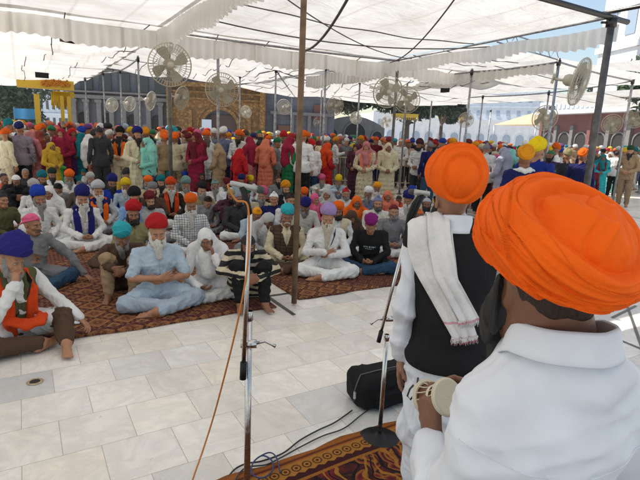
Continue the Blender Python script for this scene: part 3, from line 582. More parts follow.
# the ornate rug the musicians stand on
ra, rb = at(228, 480), at(441, 406); rd = (rb - ra).normalized(); rn = Vector((rd.y, -rd.x, 0)); 
if rn.y > 0: rn = -rn
RUGROT = math.atan2(rd.y, rd.x)
def _rug(t, b):
    g = N(t, 'ShaderNodeNewGeometry'); co = mapping(t, mapping(t, g.outputs['Position'], loc=(-ra.x, -ra.y, 0)), rot=(0, 0, -RUGROT))
    sx = N(t, 'ShaderNodeSeparateXYZ'); L(t, co, sx.inputs[0]); X = sx.outputs[0]; Y = math_(t, 'MULTIPLY', sx.outputs[1], -1.0)
    dv = N(t, 'ShaderNodeVectorMath', operation='ADD'); L(t, co, dv.inputs[0])
    nn = N(t, 'ShaderNodeTexNoise'); nn.inputs['Scale'].default_value = 7; nn.inputs['Detail'].default_value = 1; L(t, co, nn.inputs['Vector'])
    vs_ = N(t, 'ShaderNodeVectorMath', operation='SCALE'); L(t, nn.outputs['Color'], vs_.inputs[0]); vs_.inputs['Scale'].default_value = .16; L(t, vs_.outputs[0], dv.inputs[1])
    vo = N(t, 'ShaderNodeTexVoronoi'); vo.inputs['Scale'].default_value = 8.5; L(t, dv.outputs[0], vo.inputs['Vector'])
    petals = ramp(t, vo.outputs['Distance'], [(0, (.30, .12, .02)), (.16, (.10, .015, .015)), (.22, (.34, .14, .022)), (.30, (.015, .010, .012)), (.40, (.17, .02, .025)), (.52, (.30, .115, .02)), (.58, (.02, .012, .014)), (.8, (.16, .02, .02))])
    wv = N(t, 'ShaderNodeTexWave'); wv.inputs['Scale'].default_value = 3.2; wv.inputs['Distortion'].default_value = 9; wv.inputs['Detail'].default_value = 1.5; wv.inputs['Detail Scale'].default_value = 1.6; L(t, co, wv.inputs['Vector'])
    fld = mixc(t, ramp(t, wv.outputs['Fac'], [(.92, 0), (.95, 1)]), petals, (.34, .145, .025)); fld = mixc(t, ramp(t, wv.outputs['Fac'], [(.05, 1), (.09, 0)]), fld, (.014, .010, .012))
    # border: rings on yellow, between plain bands
    xs = math_(t, 'SUBTRACT', math_(t, 'PINGPONG', math_(t, 'MULTIPLY', X, 1.0), .036), .018); ys = math_(t, 'SUBTRACT', Y, .105)
    xs2 = math_(t, 'SUBTRACT', math_(t, 'MODULO', math_(t, 'ADD', X, 10.0), .064), .032)
    rr = math_(t, 'SQRT', math_(t, 'ADD', math_(t, 'MULTIPLY', xs2, xs2), math_(t, 'MULTIPLY', ys, ys)))
    ringc = ramp(t, rr, [(0, (.10, .02, .015)), (.008, (.10, .02, .015)), (.010, (.40, .19, .035)), (.018, (.40, .19, .035)), (.020, (.05, .015, .012)), (.026, (.05, .015, .012)), (.028, (.36, .16, .03))])
    zig = math_(t, 'PINGPONG', math_(t, 'MULTIPLY', X, 1.0), .03)
    bord = ramp(t, Y, [(0, (.30, .10, .025)), (.026, (.34, .11, .022)), (.045, (.05, .014, .012)), (.056, (.33, .09, .02)), (.068, (.36, .16, .03))])
    edge2 = ramp(t, math_(t, 'ADD', Y, math_(t, 'MULTIPLY', zig, .5)), [(0, 0), (.153, 0), (.155, 1.0)])
    c = mixc(t, ramp(t, Y, [(0, 0), (.068, 0), (.069, 1.0)]), bord, ringc)
    c = mixc(t, edge2, c, (.05, .012, .014))
    c = mixc(t, ramp(t, Y, [(0, 0), (.185, 0), (.187, 1.0)]), c, (.30, .115, .02)); c = mixc(t, ramp(t, Y, [(0, 0), (.205, 0), (.207, 1.0)]), c, fld)
    c = mixc(t, 1.0, c, ramp(t, noise(t, co, 260, 2), [(.3, .6), (.7, 1.1)]), 'MULTIPLY')
    L(t, c, b.inputs['Base Color']); b.inputs['Roughness'].default_value = .95; b.inputs['Specular IOR Level'].default_value = .15; bump(t, b, noise(t, co, 190, 3), .7, .005)
M['rug'] = mat('ornate_rug', build=_rug)
sheet('rug', [ra - rd * 1.6, ra + rd * 3.0, ra + rd * 3.0 + rn * 2.4, ra - rd * 1.6 + rn * 2.4], M['rug'], 'ornate rug of mustard, maroon and black flowers under the musicians and their stands', loc_cat='rug', seed=4)

# ------------------------------------------------------------------ canopy
HC = 3.6
def _canvas(t, b):
    out = [n for n in t.nodes if n.type == 'OUTPUT_MATERIAL'][0]; co = uvco(t)
    n = noise(t, co, 1.6, 6, .6); seam = N(t, 'ShaderNodeTexWave'); seam.bands_direction = 'X'; seam.inputs['Scale'].default_value = .35; L(t, co, seam.inputs['Vector'])
    c = ramp(t, n, [(.3, (.60, .575, .53)), (.7, (.77, .76, .735))]); c = mixc(t, ramp(t, seam.outputs['Fac'], [(.0, .6), (.02, 0)]), c, (.55, .52, .48))
    df = N(t, 'ShaderNodeBsdfDiffuse'); tr = N(t, 'ShaderNodeBsdfTranslucent'); L(t, c, df.inputs[0]); L(t, c, tr.inputs[0])
    bp = N(t, 'ShaderNodeBump'); bp.inputs['Strength'].default_value = .6; bp.inputs['Distance'].default_value = .08; L(t, noise(t, mapping(t, co, (1, 2.6, 1)), 1.8, 5, .6, .8), bp.inputs['Height'])
    L(t, bp.outputs[0], df.inputs['Normal']); L(t, bp.outputs[0], tr.inputs['Normal'])
    mx = N(t, 'ShaderNodeMixShader'); mx.inputs[0].default_value = .5; L(t, df.outputs[0], mx.inputs[1]); L(t, tr.outputs[0], mx.inputs[2]); L(t, mx.outputs[0], out.inputs['Surface'])
M['canvas'] = mat('white_canvas', build=_canvas)
def _val(t, b):
    _canvas(t, b)
    for n in t.nodes:
        if n.type == 'VALTORGB' and len(n.color_ramp.elements) == 2 and n.color_ramp.elements[0].position > .29: n.color_ramp.elements[0].color = (.82, .80, .76, 1); n.color_ramp.elements[1].color = (.92, .91, .88, 1)
        if n.type == 'MIX_SHADER': n.inputs[0].default_value = .55
M['valance'] = mat('pleated_white_cotton', build=_val)
M['rope'] = mat('dark_rope', (.10, .09, .08), .8)
def canopy(u0, u1, v0, v1, label, swag=1.1, sw=.10, sag=.18, val='', z=HC, ropes=(), top=.05, seed=0, vh=.36):
    """one cloth slung between pipes: swags between its ropes, pleated valances on the named edges"""
    u0, u1, v0, v1, top = u0 - .10, u1 + .10, v0 - .10, v1 + .10, top + .013 * (seed % 5)
    root = empty('canopy', XY((u0 + u1) / 2, (v0 + v1) / 2, z), ROTU); rng = random.Random(seed); W, D = u1 - u0, v1 - v0; hs = max(1, round(D / swag)); ph = rng.random() * 6
    def zz(s, t_):
        e = math.sin(math.pi * s) ** .6 * 1.0; q = abs(math.sin(math.pi * t_ * hs)) ** .8
        return top - sag * 4 * s * (1 - s) * 4 * t_ * (1 - t_) - sw * q * e * (.6 + .4 * math.sin(7 * s + ph + 2 * round(t_ * hs))) - .02 * math.sin(s * 21 + ph) * math.sin(t_ * 17) * e
    mb = MB(); mb.quadgrid(lambda s, t_: Vector(((s - .5) * W, (t_ - .5) * D, zz(s, t_))), 40, hs * 8)
    mb.build('cloth', M['canvas'], root)
    for i in range(1, hs):
        if sw < .02: break
        t_ = i / hs; mb = MB(); mb.tube([((s - .5) * W, (t_ - .5) * D, zz(s, t_) - .010) for s in [k / 16 for k in range(17)]], .011, 5, cap=False); mb.build('rope', M['rope'], root)
    if sw > .2:
        for q in range(4):
            s = (q + .5 + .25 * math.sin(q * 5 + ph)) / 4; mb = MB(); mb.tube([((s + .012 * math.sin(t_ * 9 + q) - .5) * W, (t_ - .5) * D, zz(s, t_) - .012 - .02 * abs(math.sin(math.pi * t_ * hs))) for t_ in [k / (hs * 6) for k in range(hs * 6 + 1)]], .010, 5, cap=False); mb.build('tie_rope', M['rope'], root)
    for e in val:
        mb = MB()
        Ln = W if e in 'NS' else D; n = int(Ln / .022); P_ = .16 + .03 * rng.random()
        def fn(s, t_):
            x = s * Ln; k = x / P_; am = .030 * (1 - .0 * t_) * (.45 + t_ * .8); off = am * math.sin(2 * math.pi * k + .8 * math.sin(k * 1.7 + ph)) + .012 * math.sin(k * .9 + ph)
            zt = -.02 - t_ * ((vh if e != 'E' else vh * .7) + .035 * math.sin(k * .55 + ph) + .012 * math.sin(2 * math.pi * k)) - .03 * math.sin(math.pi * s * 3) ** 2
            a = s * Ln - Ln / 2
            return Vector((a, (D / 2 if e == 'N' else -D / 2) + off, zt)) if e in 'NS' else Vector(((W / 2 if e == 'E' else -W / 2) + off, a, zt))
        mb.quadgrid(fn, n, 5); mb.build('valance', M['valance'], root)
    for pts, r in ropes:
        mb = MB(); mb.tube([(Vector((p[0] - (u0 + u1) / 2, p[1] - (v0 + v1) / 2, p[2] - z))) for p in pts], r, 6); mb.build('strap', M['rope'], root)
    tag(root, label, 'canopy', 'white cloths of the big canopy'); return root
def arc(p, q, drop, n=14): return [(p[0] + (q[0] - p[0]) * i / n, p[1] + (q[1] - p[1]) * i / n, p[2] + (q[2] - p[2]) * i / n - drop * 4 * (i / n) * (1 - i / n)) for i in range(n + 1)]
canopy(-3.2, 2.42, 4.4, 10.35, 'white cloth overhead at the top left with a pleated hem', 3, .03, .10, 'NE', seed=1)
canopy(2.52, 7.9, 4.72, 10.35, 'broad white cloth overhead at top centre with curved ropes and a pleated hem', 3, .02, .12, 'NEW', seed=2,
       ropes=((arc((2.5, 8.6, 3.58), (8.1, 7.2, 3.58), .22), .012), (arc((3.2, 4.5, 3.57), (5.6, 10.3, 3.58), .25), .022), (arc((8.0, 10.2, 3.57), (4.6, 4.5, 3.57), .20), .012), (arc((2.6, 6.0, 3.56), (8.0, 9.4, 3.57), .2), .009)))
canopy(-3.2, 2.42, -2.4, 4.3, 'white cloth stretched above the musicians, left of the brown pole', 3, .03, .10, '', seed=3)
canopy(2.52, 5.2, -2.4, 4.3, 'white cloth stretched above the musicians, right of the brown pole', 3, .03, .10, '', seed=4)
canopy(-9.2, -3.3, -2.4, 10.35, 'white cloth beyond the left side of the seated crowd', 2, .08, .12, '', seed=5)
canopy(-3.2, 2.62, 10.45, 16.6, 'white cloth with many swags behind the top left hem', 1.2, .26, .10, '', seed=6)
canopy(-3.2, 2.62, 16.7, 24.5, 'farthest white cloth with sagging swags in front of the trees', 1.4, .28, .10, '', seed=7)
canopy(-3.2, 2.62, 24.6, 32.5, 'white cloth above the yellow gate at far left', 1.4, .26, .10, '', seed=17, z=3.8)
canopy(2.70, 8.1, 10.45, 14.6, 'white cloth with swags in front of the gold doorway', 1.3, .24, .10, '', seed=8)
canopy(2.70, 8.1, 14.7, 19.0, 'farther white cloth reaching the gold doorway', 1.3, .24, .10, '', seed=9)
canopy(8.2, 13.0, 10.45, 14.6, 'white cloth behind the straight hem in the middle of the picture', 1.3, .24, .12, 'W', seed=10)
canopy(8.2, 13.0, 14.7, 21.0, 'far white cloth in front of the grey building and the dark tree', 1.4, .24, .12, '', seed=11)
canopy(8.2, 10.5, 7.6, 10.35, 'narrow sheer cloth beside the gap of blue sky', .9, .10, .05, 'NE', seed=12, vh=.30)
canopy(10.7, 16.4, 7.6, 14.5, 'white cloth on the right hung below the narrow sheer one', 1.6, .16, .12, 'W', seed=13, vh=.22)
canopy(12.3, 17.6, 0.5, 7.4, 'white cloth on the far right behind the big edge-on fan', 1.6, .14, .12, '', seed=14)
canopy(17.7, 25.5, 3.0, 14.4, 'farthest white cloth on the right in front of the pale blue building', 1.8, .14, .12, '', seed=15)
canopy(13.1, 20.0, 14.6, 22.5, 'far white cloth before the white arcade', 1.8, .14, .12, '', seed=16)
# poles and pipes
def pole(px, py, label, r=.028, m='steel', z=HC, base=None, over=.06, lean=(0, 0)):
    p = at(px, py, z) if base is None else Vector((base[0], base[1], z)); b0 = Vector((p.x, p.y, 0)) if base is None else Vector((base[0], base[1], 0))
    root = empty('canopy_pole', b0); tag(root, label, 'pole', 'poles of the canopy')
    mb = MB(); mb.tube([(0, 0, .02), (0, 0, z * .5), (p.x - b0.x, p.y - b0.y, z + over)], r, 12); mb.build('tube', M[m], root)
    mb = MB(); mb.tube([(0, 0, z - .10), (0, 0, z + .02)], r * 1.5, 10); mb.tube([(-r * 1.3, 0, z - .04), (-r * 3, 0, z - .04)], r * .35, 6); mb.build('clamp', M['darkmetal'], root)
    if m == 'rust': return b0
    mb = MB(); mb.lathe([(.001, .004), (.09, .004), (.09, .012), (r * 1.6, .016), (r * 1.4, .07), (r, .075)], 16); mb.build('foot_plate', M['darkmetal'], root)
    return b0
PL = {}
PL['A'] = pole(168, 33, 'dark grey pole holding the canopy corner with a large fan on it', .040, 'greypipe')
PL['B'] = pole(398, 62, 'grey pole in front of the woman in the cream robe', .036, 'greypipe')
PL['C'] = pole(612, 20, 'thick dark pole on the right that carries the edge-on fan', .052, 'greypipe')
PL['D'] = pole(0, 0, 'tall brown pole in the middle standing between the two carpets', .029, 'rust', base=at(294, 305))
for k, x, y, lb, r in (('a', 138, 58, 'thin pale pole left of the large fan', .026), ('b', 120, 70, 'thin pale pole before the grey building, second left of the large fan', .026), ('c', 103, 72, 'thin pale pole before the grey building, third left of the large fan', .028), ('d', 85, 78, 'thin pale pole just right of the yellow gate', .028),
                    ('e', 218, 48, 'pale pole with a round fan in front of the gold doorway', .034), ('f', 240, 75, 'thin pole at the right edge of the gold doorway', .026), ('g', 276, 69, 'thin pole with a lamp, left of the brown pole', .028), ('h', 292, 92, 'thin far pole just left of the brown pole', .026),
                    ('i', 326, 66, 'pale pole just right of the brown pole', .030), ('j', 322, 84, 'thinner far pole behind the pale one right of the brown pole', .026), ('k', 360, 81, 'thin pole in front of the pale arched wall', .028), ('l', 408, 76, 'pole just behind the cream robed woman and her pole', .028),
                    ('m', 432, 98, 'thin far pole above the man with the dark turban and white shirt', .030), ('n', 472, 71, 'grey pole above the orange turban of the standing musician', .030), ('o', 483, 96, 'thin pole in front of the white arcade', .030), ('p', 559, 61, 'pole at the right edge of the sheer cloth, beside the blue sky', .032),
                    ('q', 549, 92, 'thin pole above the two yellow turbans', .030), ('r', 491, 110, 'thinnest far pole in front of the white arcade', .03), ('s', 633, 80, 'pole at the right edge before the maroon building', .032)):
    PL[k] = pole(x, y, lb, r)
def beam(p, q, label, r=.024, m='steel', z=HC - .02, drop=0.03):
    p, q = Vector((p[0], p[1], z)), Vector((q[0], q[1], z)); mb = MB(); c = (p + q) / 2
    mb.tube([a - c for a in [p.lerp(q, i / 8) - Vector((0, 0, drop * 4 * (i / 8) * (1 - i / 8))) for i in range(9)]], r, 8)
    o = mb.build('canopy_pipe', M[m], None, c); tag(o, label, 'pipe', 'pipes of the canopy')
dU = XY(1, 0); dV = XY(0, 1)
beam(PL['A'] - dU * 6, PL['A'], 'pipe along the pleated hem at the top left')
beam(PL['A'], PL['B'], 'pipe behind the pleated hem from the dark left pole to the cream robed woman\'s pole', .024, 'steel', HC + .03)
beam(PL['B'] - dV * .05, PL['C'], 'thin pipe inside the hem sloping up to the thick right hand pole', .018, 'steel', HC + .04, 0)
beam(PL['C'] - dU * 5.2, PL['C'] + dU * .42, 'thick dark pipe crossing the top of the thick right hand pole', .042, 'darkmetal', HC + .03, 0)
beam(PL['C'] + dV * .3, PL['C'] - dV * 1.6, 'dark pipe running off the top right corner from the thick pole', .028, 'darkmetal', HC + .12, 0)
beam(PL['A'], PL['A'] - dV * 6.3, 'pipe between the two near overhead cloths', .022, 'steel', HC + .03)
for a, b_, lb in (('a', 'b', 'pipe joining the first two pale poles left of the large fan'), ('b', 'c', 'pipe joining the second and third pale poles left of the large fan'), ('c', 'd', 'pipe ending above the yellow gate'), ('e', 'i', 'pipe from the gold doorway fan pole to the pole right of the brown pole'), ('f', 'g', 'pipe over the right edge of the gold doorway'), ('g', 'j', 'pipe passing behind the brown pole'), ('g', 'h', 'pipe down to the far pole left of the brown pole'), ('i', 'l', 'pipe above the two big fans near the dark tree'), ('j', 'k', 'pipe in front of the pale arched wall'), ('l', 'n', 'pipe under the narrow sheer cloth'), ('n', 'p', 'pipe under the sheer cloth next to the sky gap'), ('m', 'o', 'far pipe in front of the white arcade'), ('o', 'q', 'far pipe above the yellow turbans'), ('q', 's', 'far pipe behind the edge-on fan'), ('k', 'm', 'far pipe in front of the dark tree'), ('p', 's', 'pipe at the far right behind the thick pole')):
    beam(PL[a], PL[b_], lb, .022)
# the lattice truss beside the sky
p0, p1 = at(497, 42, HC + .05), at(559, 60, HC + .05); mb = MB(); n_ = 12; c = (p0 + p1) / 2
for dz in (0, .22): mb.tube([p0 - c + Vector((0, 0, dz)), p1 - c + Vector((0, 0, dz))], .014, 6)
for i in range(n_): mb.tube([p0.lerp(p1, i / n_) - c + Vector((0, 0, .22 * (i % 2))), p0.lerp(p1, (i + 1) / n_) - c + Vector((0, 0, .22 * ((i + 1) % 2)))], .008, 5)
tag(mb.build('lattice_truss', M['steel'], None, c), 'light steel lattice truss against the blue sky', 'truss')
# ------------------------------------------------------------------ fans
def fan_meshes():
    c = MB(); Rr = .37
    for z_, s in ((-.07, 1), (.08, -1)):
        for k in range(4): 
            r = Rr * (1, .78, .52, .26)[k]; zz = z_ + s * .05 * (1 - k / 4) 
            c.tube([(r * math.cos(q), zz if True else 0, r * math.sin(q)) for q in [2 * math.pi * i / 36 for i in range(36)]], .0042, 4, closed=True, cap=False)
        for i in range(44):
            q = 2 * math.pi * i / 44; c.tube([(Rr * math.cos(q) * f, z_ + s * .05 * f_, Rr * math.sin(q) * f) for f, f_ in ((.14, 0), (.5, .45), (1, 1))], .0032, 4, cap=False)
        c.lathe([(.001, 0), (.065, 0), (.065, .012), (.001, .012)], 16, Matrix.Translation((0, z_ - .006, 0)) @ Matrix.Rotation(R(-90), 4, 'X'))
    c.tube([((Rr + .004) * math.cos(q), .005, (Rr + .004) * math.sin(q)) for q in [2 * math.pi * i / 40 for i in range(40)]], .011, 6, closed=True, cap=False)
    cage = c.mesh('fan_cage', M['fanpaint']); bl = []
    for k in range(4):
        b_ = MB(); a0 = math.pi / 2 * k + .4
        def fn(s, t_, a0=a0):
            r = .055 + .27 * s; a = a0 + (t_ - .5) * (.40 + .40 * math.sin(math.pi * min(1, s * .9))) + .15 * s; return Vector((r * math.cos(a), (t_ - .5) * .06, r * math.sin(a)))
        b_.quadgrid(fn, 8, 5); base = list(b_.v); n0 = len(base); b_.v += [(v[0], v[1] + .004, v[2]) for v in base]; b_.f += [tuple(n0 + i for i in reversed(f)) for f in b_.f]; b_.m += [0] * len(b_.m); b_.sm += [True] * len(b_.sm)
        bl.append(b_.mesh('fan_blade', M['fanblade']))
    h = MB(); h.lathe([(.001, -.05), (.04, -.045), (.055, -.02), (.055, .03), (.001, .03)], 18, Matrix.Rotation(R(-90), 4, 'X')); hub = h.mesh('fan_hub', M['greypipe'])
    m_ = MB(); m_.lathe([(.001, .07), (.07, .075), (.095, .10), (.095, .20), (.07, .25), (.001, .26)], 20, Matrix.Rotation(R(-90), 4, 'X')); motor = m_.mesh('fan_motor', M['fanpaint'])
    a = MB(); a.tube([(0, .18, 0), (0, .30, -.02), (0, .42, -.02)], .022, 8); a.box((0, .43, -.02), (.09, .02, .16)); arm = a.mesh('fan_arm', M['fanpaint']); return cage, bl, hub, motor, arm
FANM = fan_meshes()
def fan(px, py, wpx, yaw, label, tilt=12, z=None):
    """a wall fan: width in photo pixels gives its distance"""
    dist = 493 * .75 / wpx; d = (_fw * F_PX + _ri * (px - 320) - _up * (py - 240)); d = d / d.dot(_fw); p = Vector((0, 0, CAMH)) + d * dist
    root = empty('wall_fan', p); az = math.atan2(-p.x, p.y); root.rotation_euler = (R(tilt), 0, az + R(yaw)); root.rotation_mode = 'XYZ'
    tag(root, label, 'fan', 'caged fans on the canopy poles'); cage, bl, hub, motor, arm = FANM
    meshobj('cage', cage, root)
    for b_ in bl: meshobj('blade', b_, root)
    meshobj('hub', hub, root); meshobj('motor', motor, root); meshobj('arm', arm, root)
for a in ((170, 65, 42, 8, 'largest round fan on the dark pole at upper left'), (222, 90, 33, -10, 'round fan before the gold doorway on a pale pole'), (580, 82, 46, 74, 'big cream fan seen edge-on beside the thick right hand pole'),
          (388, 92, 31, 22, 'left one of the two big fans beside the cream robed woman\'s pole'), (407, 100, 26, -14, 'right one of the two big fans beside the cream robed woman\'s pole'), (182, 98, 23, 55, 'half turned fan right below the largest fan'), (151, 101, 19, 62, 'narrow turned fan nearest to the dark left pole'),
          (130, 104, 15, 45, 'small fan on the second pale pole from the dark left pole'), (112, 105, 14, 35, 'small fan on the third pale pole from the dark left pole'), (246, 112, 12, -30, 'small fan at the right edge of the gold doorway'), (284, 107, 15, -20, 'small fan just left of the brown pole'),
          (335, 106, 19, 30, 'fan on the pale pole right of the brown pole'), (356, 118, 12, 0, 'small fan in front of the pale arched wall'), (466, 120, 15, 10, 'far fan above the orange turban of the standing musician'), (545, 118, 25, 20, 'fan over the two yellow turbans'), (612, 124, 19, 10, 'fan in front of the maroon building beside the thick pole'),
          (634, 118, 20, -20, 'fan at the right edge before the maroon building'), (386, 134 - 12, 12, 20, 'tiny fan under the dark tree'), (318, 122, 11, 40, 'tiny fan by the brown sign on the grey building')): fan(*a)
# small lamps and speakers hung under the cloth
def hung(px, py, z, s, label):
    p = at(px, py, z); r = empty('floodlight', p, random.random() * 3); tag(r, label, 'lamp', 'lamps hung under the canopy')
    mb = MB(); mb.box((0, 0, 0), (.26 * s, .10 * s, .12 * s)); mb.box((0, -.06 * s, 0), (.22 * s, .02, .09 * s)); mb.build('housing', M['black'], r); mb = MB(); mb.tube([(0, 0, .05), (0, 0, .30)], .008, 6); mb.build('hanger', M['darkmetal'], r)
for q in ((68, 39, 3.40, 1.1, 'black floodlight hung under the swagged cloth at far left'), (42, 75, 3.42, 1.6, 'black floodlight hung above the yellow gate'), (445, 90, 3.42, 1.3, 'black floodlight hung above the orange turbaned musician'), (461, 106, 3.40, 1.3, 'black floodlight hung lower right of the other above the musician'), (552, 108, 3.42, 1.3, 'black floodlight near the pole above the yellow turbans'), (46, 30 + 1, 3.42, .8, 'small black lamp near the top left hem')): hung(*q)
# ------------------------------------------------------------------ buildings and trees behind
def B(px, dist, z=0.0):
    d = _fw * F_PX + _ri * (px - 320) - _up * ((135.8 + (px - 320) * math.tan(ROLL)) - 240); d.z = 0; d.normalize(); return Vector((d.x * dist, d.y * dist, z))
def stone(name, col, sc=3, amp=.75, bs=.4, rough=.8, block=None):
    def f(t, b):
        co = obj_co(t); n = noise(t, co, sc, 6, .65); c = mixc(t, 1.0, col, ramp(t, n, [(.3, amp), (.7, 1.05)]), 'MULTIPLY')
        st = noise(t, mapping(t, co, (1, 1, .12)), 2.2, 5); c = mixc(t, math_(t, 'MULTIPLY', ramp(t, st, [(.5, 0), (.8, 1)]), .35), c, tuple(x * .5 for x in col))
        h = noise(t, co, 24, 5)
        if block:
            br = N(t, 'ShaderNodeTexBrick'); L(t, mapping(t, co, rot=(R(90), 0, 0)), br.inputs['Vector']); br.inputs['Scale'].default_value = 1; br.inputs['Brick Width'].default_value = block; br.inputs['Row Height'].default_value = block * .5; br.inputs['Mortar Size'].default_value = .012
            c = mixc(t, br.outputs['Fac'], c, tuple(x * .6 for x in col)); h = math_(t, 'SUBTRACT', h, br.outputs['Fac'])
        L(t, c, b.inputs['Base Color']); b.inputs['Roughness'].default_value = rough; bump(t, b, h, bs, .02)
    return mat(name, build=f)
M['greystone'] = stone('grey_stone', (.14, .14, .165), block=.9); M['palestone'] = stone('pale_stone', (.19, .18, .175)); M['whitewash'] = stone('white_wash', (.66, .68, .72), 1.2, .88); M['bluewash'] = stone('blue_white_wash', (.54, .60, .68), 1.0, .88)
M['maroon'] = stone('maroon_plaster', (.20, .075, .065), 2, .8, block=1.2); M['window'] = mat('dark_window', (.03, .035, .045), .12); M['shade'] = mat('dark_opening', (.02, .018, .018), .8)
M['bluewin'] = mat('blue_grey_window', (.26, .33, .42), .25); M['tan'] = stone('tan_sheet', (.55, .42, .26), 2)
def _gold(t, b):
    co = obj_co(t); v = N(t, 'ShaderNodeTexVoronoi'); v.inputs['Scale'].default_value = 5.5; L(t, co, v.inputs['Vector']); n = noise(t, co, 12, 6, .7)
    c = mixc(t, ramp(t, v.outputs['Distance'], [(.1, 0), (.6, 1)]), (.48, .26, .07), (.24, .12, .035)); c = mixc(t, ramp(t, n, [(.48, 0), (.70, .5)]), c, (.20, .10, .035)); L(t, c, b.inputs['Base Color'])
    b.inputs['Metallic'].default_value = .55; b.inputs['Roughness'].default_value = .38; bump(t, b, math_(t, 'ADD', n, math_(t, 'MULTIPLY', v.outputs['Distance'], .8)), 1.0, .06)
M['gold'] = mat('embossed_gold', build=_gold)
def wall_frame(pa, pb):
    c = (pa + pb) / 2; d = (pb - pa); return c, d.length, math.atan2(d.y, d.x)
def arch_pts(cx, w, h, z0=0, n=12, point=.0):
    return [(cx - w / 2, z0), (cx - w / 2, z0 + h - w / 2)] + [(cx - w / 2 * math.cos(math.pi * i / n), z0 + h - w / 2 + (w / 2 + point) * math.sin(math.pi * i / n)) for i in range(1, n)] + [(cx + w / 2, z0 + h - w / 2), (cx + w / 2, z0)]
def panel(pts, y, t, name, m, parent):
    """an outline in x,z with thickness t standing at depth y (front face at y)"""
    mb = MB(); n = len(pts); mb.add([(p[0], y, p[1]) for p in pts] + [(p[0], y + t, p[1]) for p in pts], [tuple(range(n)), tuple(range(2 * n - 1, n - 1, -1))] + [(i, (i + 1) % n, n + (i + 1) % n, n + i) for i in range(n)]); return mb.build(name, m, parent)
def archband(cx, w, h, b_, y, t, name, m, parent, z0=0):
    i_ = arch_pts(cx, w, h, z0); o = arch_pts(cx, w + 2 * b_, h + b_, z0); n = len(i_); mb = MB()
    V = [(p[0], y, p[1]) for p in i_ + o] + [(p[0], y + t, p[1]) for p in i_ + o]; F_ = []
    for k in range(n - 1): F_ += [(k, n + k, n + k + 1, k + 1), (2 * n + k, 2 * n + k + 1, 3 * n + k + 1, 3 * n + k), (k, k + 1, 2 * n + k + 1, 2 * n + k), (n + k, 3 * n + k, 3 * n + k + 1, n + k + 1)]
    mb.add(V, F_); return mb.build(name, m, parent)
def bx(root, name, m, *boxes):
    mb = MB()
    for (x, y, z, sx, sy, sz) in boxes: mb.box((x, y, z), (sx, sy, sz))
    return mb.build(name, m, root)
# grey stone palace with the gold doorway
c, W, rz = wall_frame(B(66, 36), B(335, 34)); r = empty('stone_palace', c, rz); tag(r, 'grey stone palace with cornices and a gold doorway behind the left of the crowd', 'building')
K = W / (335 - 66); X_ = lambda px: (px - 66) * K - W / 2
bx(r, 'wall', M['greystone'], (0, 3.2, 4.2, W, 5, 8.4))
bx(r, 'cornice', M['palestone'], (X_(118), .52, 3.55, K * 100, .5, .22), (X_(118), .48, 3.85, K * 104, .7, .10)); bx(r, 'cornice', M['palestone'], (X_(300), .55, 3.1, K * 66, .4, .2)); bx(r, 'cornice', M['greystone'], (0, .5, 5.6, W, .5, .3))
for px in range(72, 166, 12): bx(r, 'pilaster', M['palestone'], (X_(px), .55, 1.75, .28, .34, 3.5), (X_(px), .52, 3.3, .42, .42, .16), (X_(px), .52, .15, .42, .42, .3))
for px in range(84, 166, 18): bx(r, 'window', M['window'], (X_(px), .66, 4.55, .75, .10, 1.1)); bx(r, 'window_surround', M['palestone'], (X_(px), .60, 5.22, 1.1, .2, .12))
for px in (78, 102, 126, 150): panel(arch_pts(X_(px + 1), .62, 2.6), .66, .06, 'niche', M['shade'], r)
for px in (272, 290, 308, 325): bx(r, 'pilaster', M['palestone'], (X_(px), .58, 1.6, .22, .28, 3.2))
bx(r, 'brown_door', mat('brown_door', (.16, .06, .03), .6), (X_(283), .62, 1.2, 1.0, .14, 2.2)); bx(r, 'brown_board', mat('brown_board', (.15, .05, .035), .6), (X_(317), .60, 3.25, .6, .1, 1.0))
g0, g1 = X_(163), X_(262); gm = (g0 + g1) / 2; gw = g1 - g0
dw = empty('doorway', (gm, .7, 0)); dw.parent = r
oc = X_(216) - gm; ow = K * 36; HG = 4.75
# gold front built round the arch: two sides and a spandrel
l_ = -gw / 2; rr_ = gw / 2; a_ = arch_pts(oc, ow, 3.15, 0, 16)
mb = MB(); out = [(l_, 0), (l_, HG), (rr_, HG), (rr_, 0)]; poly = [(l_, 0)] + a_[:] + [(rr_, 0), (rr_, HG), (l_, HG)]
panel(list(reversed(poly)), -.55, .5, 'gold_front', M['gold'], dw)
archband(oc, ow - .1, 3.10, .20, -.66, .12, 'arch_moulding', M['gold'], dw); archband(oc, ow + .5, 3.45, .07, -.62, .08, 'arch_moulding', M['gold'], dw)
bx(dw, 'gold_column', M['gold'], (l_ + .2, -.66, HG / 2, .34, .26, HG)); bx(dw, 'gold_column', M['gold'], (rr_ - .2, -.66, HG / 2, .34, .26, HG)); bx(dw, 'gold_column', M['gold'], (oc - ow / 2 - .75, -.63, 1.5, .22, .2, 3.0)); bx(dw, 'gold_column', M['gold'], (oc + ow / 2 + .75, -.63, 1.5, .22, .2, 3.0))
bx(dw, 'gold_frieze', M['gold'], (0, -.72, HG - .15, gw, .36, .28), (0, -.66, HG - .6, gw, .24, .10), (0, -.64, 3.75, gw * .98, .2, .10))
bx(dw, 'door', mat('carved_door', (.10, .05, .035), .5), (oc + .25, -.06, 1.4, ow * .8, .08, 2.8)); bx(dw, 'poster', mat('white_notice', (.62, .70, .80), .5), (oc - .85, -.74, 1.95, .62, .04, 1.0), ); bx(dw, 'poster_base', M['shade'], (oc - .85, -.72, 1.2, .7, .05, .5))
